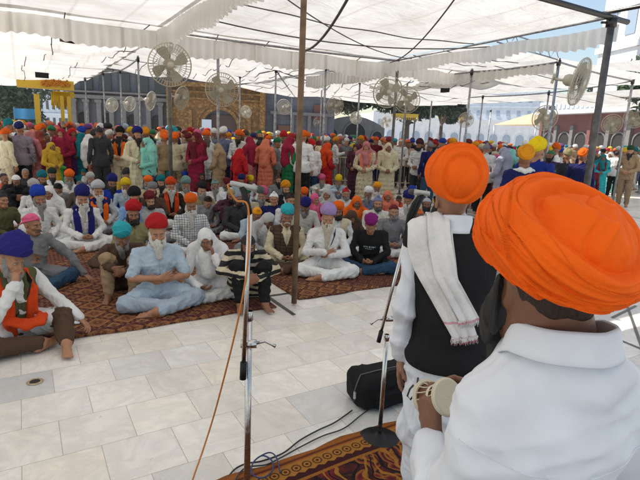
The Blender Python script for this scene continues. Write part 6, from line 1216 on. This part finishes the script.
standp(409, 141, 18.1, 170, 'clasp', 'man in peach shirt behind the barricade next to the white cap', sh((.55, .36, .28)), legs='charcoal', head='hair', hc_='black')
standp(420, 138, 12.3, 200, 'clasp', 'man in dark maroon turban and white shirt in front of the barricade', sh('white'), legs='charcoal', head='turban', hc_='plum', beard='short', bc_='black')
standp(431, 141, 12.0, 330, 'stand', 'man in grey patka, dark blue shirt and blue jeans beside the orange turban', sh('navy'), legs='denim', head='patka', hc_='grey')
# right hand group
G2 = 'people standing on the right'
standp(527, 144, 6.9, 350, 'stand', 'man in saffron turban and navy coat with a white scarf, back turned', ('sweater', 'navy'), legs='navy', head='turban', hc_='saffron', over=(('scarf', 'white'),), group=G2)
standp(538, 137, 7.4, 20, 'stand', 'man in bright yellow turban and royal blue coat, back turned', ('sweater', (.012, .03, .22)), legs='navy', head='turban_wide', hc_='bright_yellow', group=G2)
standp(569, 147, 11.5, 330, 'stand', 'man in khaki turban and black shirt right of the yellow turbans', sh('charcoal'), legs='charcoal', head='turban_small', hc_='khaki', group=G2)
standp(584, 147, 11.0, 20, 'stand', 'man in orange turban and navy shirt left of the thick pole', sh('navy'), legs='navy', head='turban_small', hc_='orange', group=G2)
standp(552, 149, 12.0, 200, 'stand', 'man in green cap and purple shirt right of the yellow turbans', sh('purple'), legs='black', head='cap', hc_='green', beard='short', bc_='black', group=G2)
standp(595, 161, 14.0, 160, 'stand', 'child in red cap and maroon shirt at the thick pole', sh('maroon'), legs='cream', head='cap', hc_='red', group=G2)
standp(605, 153, 19.5, 180, 'clasp', 'woman in turquoise dress with maroon scarf right of the thick pole', ro('turquoise'), over=(('veil', 'teal'), ('scarf', 'maroon')), legs=None, group=G2)
standp(631, 145, 17.5, 190, 'clasp', 'man in dark green turban and beige kurta at the right edge', ku('tan'), legs='tan', head='turban_small', hc_=(.01, .05, .02), beard='full', bc_='black', group=G2)
standp(618, 150, 20.5, 20, 'stand', 'man in white shirt and black trousers behind the turquoise dress', sh('white'), legs='black', head='hair', hc_='black', group=G2)
standp(612, 151, 21.5, 200, 'clasp', 'woman in pale green dress between the turquoise dress and the white shirt', ro('aqua'), over=(('veil', 'off_white'),), legs=None, group=G2)
standp(487, 143, 12.6, 20, 'stand', 'man in white shirt and black trousers right of the orange turbaned musician', sh('white'), legs='black', head='patka', hc_='grey', group=G2)
standp(505, 146, 12.2, 300, 'clasp', 'woman in long pale lilac-grey veil left of the two yellow turbans', ro((.36, .36, .44)), over=(('stole', (.36, .36, .44)),), legs=None, group=G2)
standp(513, 148, 13.4, 30, 'clasp', 'woman in sea green veil behind the lilac-grey one', ro('green'), over=(('stole', 'aqua'),), legs=None, group=G2)
standp(498, 153, 12.8, 200, 'clasp', 'girl in bright pink dress between white shirt and lilac-grey veil', ro('pink'), over=(('veil', 'pink'),), legs=None, group=G2)
standp(476, 146, 13.6, 20, 'stand', 'woman in navy shirt with long hair right of the musician\'s turban', sh('navy'), legs='navy', head='longhair', hc_='black', group=G2)
# the dense crowd further back --------------------------------------------------------------------------------
ANCH = [(-30, 22, 'by the left trees'), (22, 45, 'by the yellow gate'), (45, 75, 'right of yellow gate'), (75, 105, 'before left grey wall'), (105, 135, 'before middle grey wall'), (135, 160, 'left of large fan'), (160, 190, 'before left gold panel'), (190, 216, 'before the gold arch'), (216, 240, 'right of gold arch'), (240, 268, 'before right gold panel'),
        (268, 296, 'left of brown pole'), (296, 322, 'right of brown pole'), (322, 345, 'before left dark arch'), (345, 372, 'before pale arched pavilion'), (372, 400, 'under the dark tree'), (400, 440, 'before the white pavilion'), (440, 480, 'before the white arcade'), (480, 520, 'under right arcade half'), (520, 556, 'behind the yellow turbans'), (556, 600, 'before the maroon gallery'), (600, 670, 'by far right gallery')]
TC = [('white', 9), ('orange', 10), ('navy', 5), ('black', 4), ('red', 4), ('saffron', 4), ('royal_blue', 3), ('maroon', 3), ('yellow', 3), ('turquoise', 2), ('pink', 2), ('green', 2), ('grey', 3), ('purple', 2), ('teal', 2), ('brown', 2)]
GC = [('white', 9), ('off_white', 6), ('cream', 4), ('pale_blue', 3), ('charcoal', 3), ('navy', 4), ('maroon', 3), ('grey', 3), ('tan', 3), ('brown', 2), ('slate_blue', 2), ('khaki', 2), ('plum', 2)]
WC = [('off_white', 4), ('cream', 3), ('pale_blue', 2), ('lilac', 2), ('red', 2), ('crimson', 2), ('pink', 2), ('yellow', 2), ('salmon', 2), ('teal', 2), ('green', 2), ('purple', 2), ('maroon', 3), ('white', 2), ('mustard', 2), ('sky_blue', 2), ('rose', 2), ('black', 1)]
def pick(L_): return rp.choices([a for a, _ in L_], [b_ for _, b_ in L_])[0]
W_ = lambda s: {'off_white': 'off-white', 'royal_blue': 'royal blue', 'pale_blue': 'pale blue', 'slate_blue': 'slate blue', 'sky_blue': 'sky blue'}.get(s, s)
seen = set(); placed = [(o.location.x, o.location.y) for o in COL.objects if o.name.startswith('person')]; nfill = 0; tries = 0
while nfill < 124 and tries < 9000:
    tries += 1; px = rp.uniform(-12, 655); right = px > 440; dist = rp.uniform(14.4, 20.5) if not right else rp.uniform(12.5, 26)
    if 328 < px < 440: dist = rp.uniform(17.8, 21.5)
    p = B(px, dist)
    if any((p.x - a) ** 2 + (p.y - b_) ** 2 < .40 ** 2 for a, b_ in placed): continue
    if any((p.x - q.x) ** 2 + (p.y - q.y) ** 2 < .3 ** 2 for q in PL.values()): continue
    if px > 575 and dist < 21: continue
    an = [a for a in ANCH if a[0] <= px < a[1]][0][2]; wo = rp.random() < .27; tc, gc, wc = pick(TC), pick(GC), pick(WC)
    dd = 'far back' if dist > 17 else ('mid queue' if dist > 15 else 'queue front')
    if wo: lab = f'woman in {W_(wc)} veil and dress, {dd}, {an}'; key = ('w', wc, an, dd)
    else: lab = f'man in {W_(tc)} turban and {W_(gc)} top, {dd}, {an}'; key = ('m', tc, gc, an, dd)
    if key in seen: continue
    seen.add(key); placed.append((p.x, p.y)); nfill += 1; hh = rp.uniform(.93, 1.03) * (.94 if wo else 1); fc = rp.choice([70, 110, 90, 200, 180, 20, 340, 270])
    ytop = 135.8 + (px - 320) * math.tan(ROLL) - ((1.73 if wo else 1.80) * hh - CAMH) / dist * 493
    if wo: standp(px, ytop, dist, fc, rp.choice(('clasp', 'namaste', 'clasp', 'hip')), lab, ro(*((wc, 'floral') if rp.random() < .45 else (wc,))), over=((rp.choice(['stole', 'veil']), wc),), legs=None, group='people in the crowd at the back')
    else: standp(px, ytop, dist, fc, rp.choice(['stand', 'clasp', 'walk', 'hip', 'namaste', 'reach']), lab, rp.choice([sh, ku])(*((gc, 'checked') if gc in ('white', 'pale_blue', 'grey') and rp.random() < .3 else (gc,))), legs=rp.choice(['charcoal', 'navy', 'off_white', 'grey', gc]), head=rp.choice(['turban', 'turban_small', 'turban_small', 'turban_wide', 'patka' if tc != 'white' else 'turban_small']), hc_=tc, beard=rp.choice([None, 'short', 'full', None]), bc_=rp.choice(['black', 'black', 'grey']), group='people in the crowd at the back')

# past the three hundred people above, the rest of the crowd is one mass of low detail figures
def crowd_mass():
    F = Field((-.34, -.3, 0), (.34, .3, 1.72), .032); 
    for i in range(8): t = i / 7; F.ell((0, 0, 1.30 - 1.2 * t), (.17 + .03 * t, .13 + .02 * t, .16), None, .06)
    F.cone((-.17, 0, 1.36), (.17, 0, 1.36), .08, .08, .06); F.chain([(-.2, 0, 1.34), (-.26, -.02, 1.1), (-.14, -.2, 1.0)], [.06, .055, .045], .03); F.chain([(.2, 0, 1.34), (.26, 0, 1.1), (.23, -.04, .86)], [.06, .055, .045], .03)
    a = F.mesh('x'); F = Field((-.13, -.14, 1.38), (.13, .14, 1.72), .022); F.ell((0, 0, 1.54), (.08, .095, .12), None, .02); F.cone((0, .02, 1.40), (0, .01, 1.5), .055, .055, .02); b_ = F.mesh('y')
    F = Field((-.18, -.2, 1.48), (.18, .2, 1.86), .024); F.ell((0, .02, 1.665), (.112, .13, .10), None, .02); c = F.mesh('z'); parts = []
    for me in (a, b_, c):
        v = np.zeros(len(me.vertices) * 3, f32); me.vertices.foreach_get('co', v); q = np.zeros(len(me.loops), np.int32); me.loops.foreach_get('vertex_index', q); parts.append((v.reshape(-1, 3), q.reshape(-1, 4))); bpy.data.meshes.remove(me)
    V = []; Q = []; Cc = []; n = 0; k = 0; tr = 0
    while k < 330 and tr < 20000:
        tr += 1; px = rp.uniform(-20, 660); dist = rp.uniform(16, 27) if px < 440 else rp.uniform(15, 36)
        if (545 < px and dist < 22) or (325 < px < 440 and dist < 18.2): continue
        p = B(px, dist)
        if any((p.x - x) ** 2 + (p.y - y) ** 2 < .38 ** 2 for x, y in placed): continue
        placed.append((p.x, p.y)); k += 1; rz = rp.uniform(0, 6.28); s_ = rp.uniform(.93, 1.06); cr, sr = math.cos(rz), math.sin(rz); wo = rp.random() < .3; tc, gc = (pick(WC),) * 2 if wo else (pick(TC), pick(GC)); sk = rp.choice(SKINS)
        for (v, q), col in zip(parts, (CO[gc], sk, CO[tc])):
            w_ = v * s_; V.append(np.stack([w_[:, 0] * cr - w_[:, 1] * sr + p.x, w_[:, 0] * sr + w_[:, 1] * cr + p.y, w_[:, 2]], 1)); Q.append(q + n); n += len(v); Cc.append(np.tile(np.array([*col, 1], f32), (len(v), 1)))
    me = np_mesh('crowd', np.concatenate(V), np.concatenate(Q)); at_ = me.color_attributes.new('cloth_colour', 'FLOAT_COLOR', 'POINT'); at_.data.foreach_set('color', np.concatenate(Cc).ravel())
    def f(t, b): a_ = N(t, 'ShaderNodeVertexColor'); a_.layer_name = 'cloth_colour'; L(t, mixc(t, 1.0, a_.outputs[0], ramp(t, noise(t, obj_co(t), 7, 4), [(.3, .7), (.7, 1.0)]), 'MULTIPLY'), b.inputs['Base Color']); b.inputs['Roughness'].default_value = .85
    o = meshobj('crowd', me, None, mat('crowd_cloth', build=f)); tag(o, 'dense mass of turbaned and veiled people filling the far background', 'crowd', None, 'stuff')
crowd_mass()
# ------------------------------------------------------------------ the two musicians in the foreground
WH = (.68, .71, .77)
# --- the standing musician -------------------------------------------------------------
pose('leader', head=(.03, -.02, 1.55), pitch=2, yaw=12, neck=(.018, .015, 1.43), sh=mir((.182, .015, 1.375)), el=((-.235, -.02, 1.11), (.222, .03, 1.095)), wr=((-.20, -.22, 1.05), (.222, -.035, .862)), hip=ST['hip'], kn=ST['kn'], an=ST['an'], pel=(0, .02, .93), feet=ST['feet'],
     hands=(((.5, -.7, .1), (.3, 0, -1), -1, .5), ((.04, -.10, -1), (-1, .1, 0), 1, .22)), lo=(-.44, -.46, 0), hi=(.44, .32, 1.8))
P = POSE['leader']; LD = math.hypot(P3(455, 181, 1.9).x, P3(455, 181, 1.9).y); T = P3(452, 182, 1.93); sc = T.z / (P['head'][2] + .09); rz = math.atan2(-.12, -.99) ; rz = R(180 - 6)
r = empty('person', (T.x + .066, T.y, .016), rz); r.rotation_euler = (0, R(1.2), rz); r.scale = (sc * .86, sc * .90, sc); tag(r, 'standing musician in orange turban, black vest and white shawl, seen from behind', 'person')
meshobj('body', body_mesh('leader', .0045), r, M['skin'], (.30, .15, .09))
F = Field(P['lo'], P['hi'], .006); torso(F, P, .018); sleeves(F, P, .97, .020, flare=.003)
for i in range(7): t = i / 6; F.ell((0, .01, .96 - .44 * t), (.185 + .035 * t, .145 + .02 * t, .10), None, .05)
collar(F, P, .018); F.folds(.008, (10, 10, 13), 21); F.folds(.004, (22, 22, 22), 22); F.half((0, 0, .50), (0, 0, -1), .006)
shm = F.mesh('kurta_leader'); meshobj('kurta', shm, r, M['cotton'], WH); meshobj('trousers', trousers_mesh('leader', .03), r, M['cloth'], WH)
F = Field(P['lo'], P['hi'], .006); torso(F, P, .040, shw=.80); F.ell((0, .015, .90), (.200, .168, .10), None, .05); F.ell((0, .02, 1.05), (.168, .150, .16), None, .05); nk = Vector(P['neck'])
for i in (0, 1): F.cone(nk + Vector((0, .02, -.02)), Vector(P['sh'][i]) * .86 + Vector((0, .005, .03 + 1.375 * .14)), .065, .062, .04)
F.cone(nk + Vector((0, -.12, .06)), nk + Vector((0, -.17, -.32)), .07, .02, .01, 'sub'); F.cone(nk + Vector((0, -.005, .030)), nk + Vector((0, -.03, .16)), .066, .07, .008, 'sub'); F.folds(.0035, (12, 12, 8), 9); F.half((0, 0, .868), (0, 0, -1), .006); vm = F.mesh('vest_leader')
meshobj('vest', vm, r, M['cloth'], (.014, .014, .016)); collar_part(r, P, M['cotton'], WH, .064, .062, z0=(.014, .018, 1.452))
tm = turban_mesh('turban_leader', 31, 300, 220, size=(.135, .152, .140), axis=74, dome=41, edges=7, pleat=.0022, step=.009, crisp=.45, wob=1.4, dome_in=.09, cen=(0, .022, .075), rimf=97, rimb=120, tiltx=6, pf=40, lean=6)
o = meshobj('turban', tm, r, M['turban'], (.84, .120, .005)); hc, Q = hframe(P['head'], P['pitch'], P['yaw'], P['roll']); o.matrix_local = Matrix.Translation(hc) @ Q.to_4x4()
o = meshobj('beard', BEARD['full'](), r, M['hair'], HAIRC['black']); o.matrix_local = Matrix.Translation(hc) @ Q.to_4x4()
for s in (-1, 1): o = meshobj('eye', mc('eye', _eye), r); o.matrix_local = Matrix.Translation(hc) @ Q.to_4x4() @ Matrix.Translation((s * .031, -.0755, .006))
mb = MB(); w_ = Vector(P['wr'][1]); mb.tube([w_ + Vector((.031 * math.cos(a), .031 * math.sin(a), -.008)) for a in [2 * math.pi * i / 28 for i in range(28)]], .0028, 8, closed=True); mb.build('bracelet', M['chrome'], r)
mb = MB(); c_ = Vector((.15, .155, .815)); mb.tube([c_ + Vector(p) for p in ((0, -.01, .03), (.004, .006, 0), (.012, .008, -.035), (.03, .006, -.062), (.045, .0, -.05), (.035, -.004, -.02), (.02, 0, .0))], .0045, 7); mb.build('cord', M['darkmetal'], r)
# the shawl: laid over his left shoulder
def _shawl(t, b):
    _cloth(.5, 12)(t, b); co = obj_co(t); sx = N(t, 'ShaderNodeSeparateXYZ'); L(t, co, sx.inputs[0])
    z = math_(t, 'ADD', sx.outputs[2], math_(t, 'MULTIPLY', sx.outputs[0], .12)); bands = ramp(t, z, [(0, 0), (.995, 0), (1, 0)]); n = t.nodes.new('ShaderNodeValToRGB')
    zz = math_(t, 'MULTIPLY', math_(t, 'SUBTRACT', z, .90), 3.333); L(t, zz, n.inputs[0]); e = n.color_ramp.elements; n.color_ramp.interpolation = 'CONSTANT'
    while len(e) < 7: e.new(.5)
    for el_, (p, v) in zip(e, ((0, 0), (.36, 1), (.40, 0), (.45, .35), (.465, 0), (.66, .9), (.69, 0))): el_.position = p; el_.color = (v, v, v, 1)
    ck = N(t, 'ShaderNodeMath', operation='GREATER_THAN'); L(t, sx.outputs[1], ck.inputs[0]); ck.inputs[1].default_value = 0.0
    src = b.inputs['Base Color'].links[0].from_socket; L(t, mixc(t, math_(t, 'MULTIPLY', math_(t, 'MULTIPLY', n.outputs[0], ck.outputs[0]), .75), src, (.62, .20, .27)), b.inputs['Base Color'])
M['shawl'] = mat('white_shawl_with_pink_stripes', build=_shawl)
tv = bvh(vm); ts = bvh(shm)
def surf(x, s):
    """point on the clothed body: s 0 front low, .35 over the shoulder, 1 back low"""
    if s < .25: z = 1.02 + (s / .25) * .26; o, d = Vector((x, -.7, z)), Vector((0, 1, 0))
    elif s < .50: a = R(-90 + (s - .25) / .25 * 180); c = Vector((x, .01, 1.28)); d = -Vector((0, math.sin(a), math.cos(a))); o = c - d * .7
    else: z = 1.28 - (s - .5) / .5 * .33; o, d = Vector((x, .7, z)), Vector((0, -1, 0))
    best = None
    for tr in (tv, ts):
        h, n_ = cast(tr, o, d)
        if h is not None and (best is None or (h - o).length < (best[0] - o).length): best = (h, n_)
    if best is None or (best[0] - o).length > .9: 
        h, n_ = cast(ts, Vector((min(x, .17), o.y, o.z)), d); best = (h if h is not None else o - d * 0 + d * .6, -d); best = (Vector((x, best[0].y, best[0].z - .0)), -d)
    return best[0], -d
def shawl_layer(name, xc, hw, s0, s1, lift, nf, seed, thick=.004):
    mb = MB(); nu, nv = 34, 90; pts = []
    for j in range(nv + 1):
        row = []; s = s0 + (s1 - s0) * j / nv
        for i in range(nu + 1):
            q = (i / nu - .5) * 2; x = xc(s) + q * hw(s); h, d = surf(x, s); row.append((h, d))
        pts.append(row)
    for _ in range(3):          # ease the cloth over dips
        pts = [[((pts[max(j - 1, 0)][i][0] + pts[min(j + 1, nv)][i][0] + pts[j][max(i - 1, 0)][0] + pts[j][min(i + 1, nu)][0] + pts[j][i][0] * 2) / 6 if 0 < j < nv else pts[j][i][0], pts[j][i][1]) for i in range(nu + 1)] for j in range(nv + 1)]
    V = []
    for sgn in (0, 1):
        for j in range(nv + 1):
            s = s0 + (s1 - s0) * j / nv
            for i in range(nu + 1):
                q = (i / nu - .5) * 2; h, d = pts[j][i]; f = abs(math.sin(nf * math.pi * (q + .12 * math.sin(s * 9 + seed)) * .5 + seed)) ** .7; V.append(h + d * (lift + .012 * f * (.4 + .6 * min(1, abs(s - .38) * 4)) - thick * sgn))
    k = nu + 1; K = k * (nv + 1); f = []
    for j in range(nv):
        for i in range(nu): a = j * k + i; f.append((a, a + 1, a + k + 1, a + k)); f.append((K + a, K + a + k, K + a + k + 1, K + a + 1))
    for j in range(nv): f.append((j * k, (j + 1) * k, K + (j + 1) * k, K + j * k)); a = j * k + nu; f.append((a, K + a, K + a + k, a + k))
    for i in range(nu): f.append((i, K + i, K + i + 1, i + 1)); a = nv * k + i; f.append((a, a + 1, K + a + 1, K + a))
    mb.add(V, f, 0, True); o = mb.build(name, M['shawl'], r, color=(.72, .71, .71)); fr = MB(); rg = random.Random(seed)
    for i in range(nu + 1):
        for q in range(2):
            b_ = Vector(V[nv * k + i]) + Vector((rg.uniform(-.002, .002), .0, 0)); ln = rg.uniform(.016, .032); fr.tube([b_, b_ + Vector((rg.uniform(-.004, .004), .002, -ln * .5)), b_ + Vector((rg.uniform(-.008, .008), .001, -ln))], [.0018, .0015, .0007], 4)
    fr.build('fringe', M['shawl'], o, color=(.72, .71, .71)); return o
lerp = lambda a, b_, t: a + (b_ - a) * t
xs_ = lambda s: .135 if s < .42 else lerp(.135, -.045, min(1, (s - .42) / .45))
shawl_layer('shawl', xs_, lambda s: .098 if s < .45 else lerp(.098, .052, min(1, (s - .45) / .5)), .02, .86, .010, 3, 1)
shawl_layer('shawl', lambda s: (.10 if s < .42 else lerp(.10, -.095, min(1, (s - .42) / .42))), lambda s: .05, .30, .75, .024, 2, 2)
# --- the near musician -------------------------------------------------------------------
pose('drummer', head=(.030, -.02, 1.53), pitch=3, yaw=0, neck=(.01, .012, 1.43), sh=((-.175, .015, 1.315), (.118, .0, 1.245)), el=((-.23, -.06, 1.06), (.175, -.06, 1.01)), wr=((-.06, -.28, 1.10), (.105, -.255, 1.095)), hip=ST['hip'], kn=ST['kn'], an=ST['an'], pel=(0, .02, .93), feet=ST['feet'],
     hands=(((.2, -.7, .5), (.8, 0, -.2), 1, .5), ((.05, -.45, .88), (-.75, -.35, .2), 1, .85)), lo=(-.44, -.50, 0), hi=(.44, .32, 1.8))
P = POSE['drummer']; T = P3(562, 251, .86); sc = T.z / (P['head'][2] + .085); rz = R(180 + 10)
r = empty('person', (T.x + .008, T.y, .016), rz); r.scale = (sc * .86, sc * .92, sc); tag(r, 'nearest musician in huge orange turban and white shirt holding a small drum', 'person')
# his hand: closed round the waist of the drum
meshobj('body', body_mesh('drummer', .0042, hand_sc=1.05, neck_r=.070), r, M['skin'], (.17, .072, .038))
F = Field((-.44, -.50, .42), (.44, .32, 1.56), .0052); torso(F, P, .024); sleeves(F, P, .93, .026, flare=.006)
for i in range(7): t = i / 6; F.ell((0, .01, .96 - .44 * t), (.19 + .035 * t, .15 + .02 * t, .10), None, .05)
for i in (0, 1): F.cone(Vector(P['neck']) + Vector((0, .012, -.015)), Vector(P['sh'][i]) + Vector((0, .012, .012)), .050, .046, .05)
collar(F, P, .016); F.ell((-.006, .022, 1.392), (.108, .100, .040), None, .04); F.cone((.006, .02, 1.41), (.006, .02, 1.52), .070, .076, .008, 'sub'); F.folds(.007, (7, 7, 12), 41); F.folds(.0045, (16, 16, 26), 43); F.half((0, 0, .52), (0, 0, -1), .006); shm = F.mesh('shirt_drummer')
meshobj('shirt', shm, r, M['cotton'], WH); meshobj('trousers', trousers_mesh('drummer', .03), r, M['cloth'], WH); collar_part(r, P, M['cotton'], WH, .084, .080, z0=(.006, .022, 1.452), hgt=.030, flap=.6)
t_ = bvh(shm); n_ = 40
seam(r, t_, [(-.20 + .40 * i / n_, .7, 1.255 + .03 * abs(i / n_ - .5) * 2) for i in range(n_ + 1)], (0, -1, 0), 'yoke_seam', .0013, WH)
for sx in (-1, 1): seam(r, t_, [(sx * .8, .10 - .17 * abs(i / 20 - .5) * 0 + (i / 20 - .5) * -.16 - .08, 1.43 - .0 * i) for i in range(3)], (-sx, 0, -.2), 'sleeve_seam', .0013, WH)
tm = turban_mesh('turban_drummer', 47, 460, 340, size=(.152, .160, .116), axis=40, dome=45, pleat=.0034, step=.0125, crisp=.4, wob=1.3, dome_in=.16, cen=(0, .026, .064), rimf=98, rimb=112, tiltx=8, pf=27, lean=-8,
                 wraps=[(58, 8, .3, 1.2), (70, 14, 2.6, .9), (80, 18, 5.2, 1.3), (92, 16, 1.4, .8), (104, 20, 3.7, 1.1), (64, 5, 4.4, .7), (75, 12, .9, .8), (87, 15, 4.6, .8), (98, 12, 2.2, .7)])
# big soft folds of the inner patch
V = np.zeros(len(tm.vertices) * 3, f32); tm.vertices.foreach_get('co', V); V = V.reshape(-1, 3); c0 = np.array([0, .026, .064]); D = V - c0; nn_ = D / np.linalg.norm(D, axis=1)[:, None]
ax_ = np.array([0, math.sin(R(46)), math.cos(R(46))]); th = np.degrees(np.arccos(np.clip(nn_ @ ax_, -1, 1))); ins = 1 / (1 + np.exp((th - 40) / 2.5)); e1 = np.array([1., 0, 0]); u_ = nn_ @ e1; v_ = nn_ @ np.cross(ax_, e1)
f1 = 1 / (1 + np.exp(-((u_ * .8 + v_ * .5 - .10) * 60))) * .010 * np.exp(-np.maximum(u_ * .8 + v_ * .5 - .10, 0) / .25); f2 = 1 / (1 + np.exp(-((-u_ * .7 + v_ * .7 - .22) * 60))) * .008 * np.exp(-np.maximum(-u_ * .7 + v_ * .7 - .22, 0) / .2)
f3 = .004 * np.exp(-((u_ * .9 - v_ * .45 + .18 + .05 * np.sin(v_ * 9)) / .03) ** 2) - .004 * np.exp(-((u_ * .85 - v_ * .5 + .02 + .04 * np.sin(v_ * 11)) / .035) ** 2)
sag_ = .005 * np.sin(u_ * 7 + 1) * np.sin(v_ * 6); V = V + nn_ * ((f1 + f2 + f3 + sag_) * ins)[:, None]; tm.vertices.foreach_set('co', V.astype(f32).ravel()); tm.update()
hc, Q = hframe(P['head'], P['pitch'], P['yaw'], P['roll']); HM = Matrix.Translation(hc) @ Q.to_4x4()
o = meshobj('turban', tm, r, M['turban'], (.85, .120, .004)); o.matrix_local = HM
o = meshobj('beard', mc('bdr', lambda: beard_mesh('beard', .10, .062, h=.004, full=1.5, seed=9)), r, M['hair'], (.012, .011, .011)); o.matrix_local = HM
F = Field((-.12, -.05, -.12), (.12, .15, .10), .004); F.ell((0, .022, .02), (.079, .098, .088), None, .02); F.half((0, .03, 0), (0, -1, -.25), .01); F.half((0, 0, -.028), (0, 0, -1), .006); F.grain(.002, (120, 120, 40), 2, .02)
o = meshobj('hair', F.mesh('nape_hair'), r, M['hair'], (.035, .018, .012)); o.matrix_local = HM
for s in (-1, 1): o = meshobj('eye', mc('eye', _eye), r); o.matrix_local = HM @ Matrix.Translation((s * .031, -.0755, .006))
# the small drum
d, n0, sd, cu = P['hands'][1]; d = Vector(d).normalized(); n0 = Vector(n0); n0 = (n0 - d * n0.dot(d)).normalized(); ta = d.cross(n0); ctr = Vector(P['wr'][1]) + d * .095 + n0 * .030
MW = Matrix.Translation(r.location) @ Matrix.Rotation(rz, 4, 'Z') @ Matrix.Diagonal((*r.scale, 1)); cw = MW @ ctr; aw = (MW.to_3x3() @ ta).normalized(); dr = empty('hand_drum', cw); dr.scale = (.66,) * 3; dr.rotation_mode = 'QUATERNION'; dr.rotation_quaternion = aw.to_track_quat('Z', 'Y'); tag(dr, 'small hourglass drum with cream rims and white cords in the nearest musician\'s hand', 'drum')
mb = MB(); mb.lathe([(.046, -.062), (.044, -.05), (.030, -.018), (.026, 0), (.030, .018), (.044, .05), (.046, .062)], 36); mb.build('shell', mat('drum_wood', (.16, .07, .03), .4, build=lambda t, b: L(t, ramp(t, noise(t, mapping(t, obj_co(t), (1, 1, .1)), 60, 4), [(.3, (.10, .04, .02)), (.7, (.22, .10, .045))]), b.inputs['Base Color'])), dr)
cl_ = mat('drum_hide', (.55, .50, .38), .6, build=lambda t, b: bump(t, b, noise(t, obj_co(t), 90, 3), .4, .003)); mb = MB()
for s in (-1, 1): 
    mb = MB(); mb.lathe([(.001, s * .064), (.05, s * .064), (.057, s * .066), (.061, s * .060), (.060, s * .048), (.055, s * .045), (.047, s * .050)], 40); mb.build('rim', cl_, dr)
    mb = MB(); mb.tube([(.0605 * math.cos(a), .0605 * math.sin(a), s * .054) for a in [2 * math.pi * i / 40 for i in range(40)]], .0035, 6, closed=True); mb.build('cord_ring', cl_, dr)
for i in range(14):
    a = 2 * math.pi * i / 14; a2 = a + math.pi / 14; a3 = a + 2 * math.pi / 14; mb = MB(); q = lambda an, rr, z: (rr * math.cos(an), rr * math.sin(an), z); mb.tube([q(a, .059, .056), q((a + a2) / 2, .045, .028), q(a2, .041, 0)], .0020, 5); mb.tube([q(a2, .041, 0), q((a2 + a3) / 2, .045, -.028), q(a3 - math.pi / 14, .059, -.056)], .0020, 5); mb.build('cord', cl_, dr)
mb = MB(); mb.lathe([(.042, -.006), (.0445, -.005), (.0445, .005), (.042, .006)], 30); mb.build('waist_band', cl_, dr)
# ------------------------------------------------------------------ haze
mb = MB(); mb.box((0, 45, 14.5), (230, 150, 31)); hz = mb.build('haze', [], None); tag(hz, kind='stuff', label='thin warm haze in the air over the whole courtyard')
hm = bpy.data.materials.new('haze_air'); hm.use_nodes = True; t = hm.node_tree; t.nodes.clear(); o_ = t.nodes.new('ShaderNodeOutputMaterial'); v_ = t.nodes.new('ShaderNodeVolumePrincipled')
v_.inputs['Color'].default_value = (.86, .90, .95, 1); v_.inputs['Density'].default_value = .0018; v_.inputs['Anisotropy'].default_value = .2; t.links.new(v_.outputs[0], o_.inputs['Volume']); hz.data.materials.append(hm)
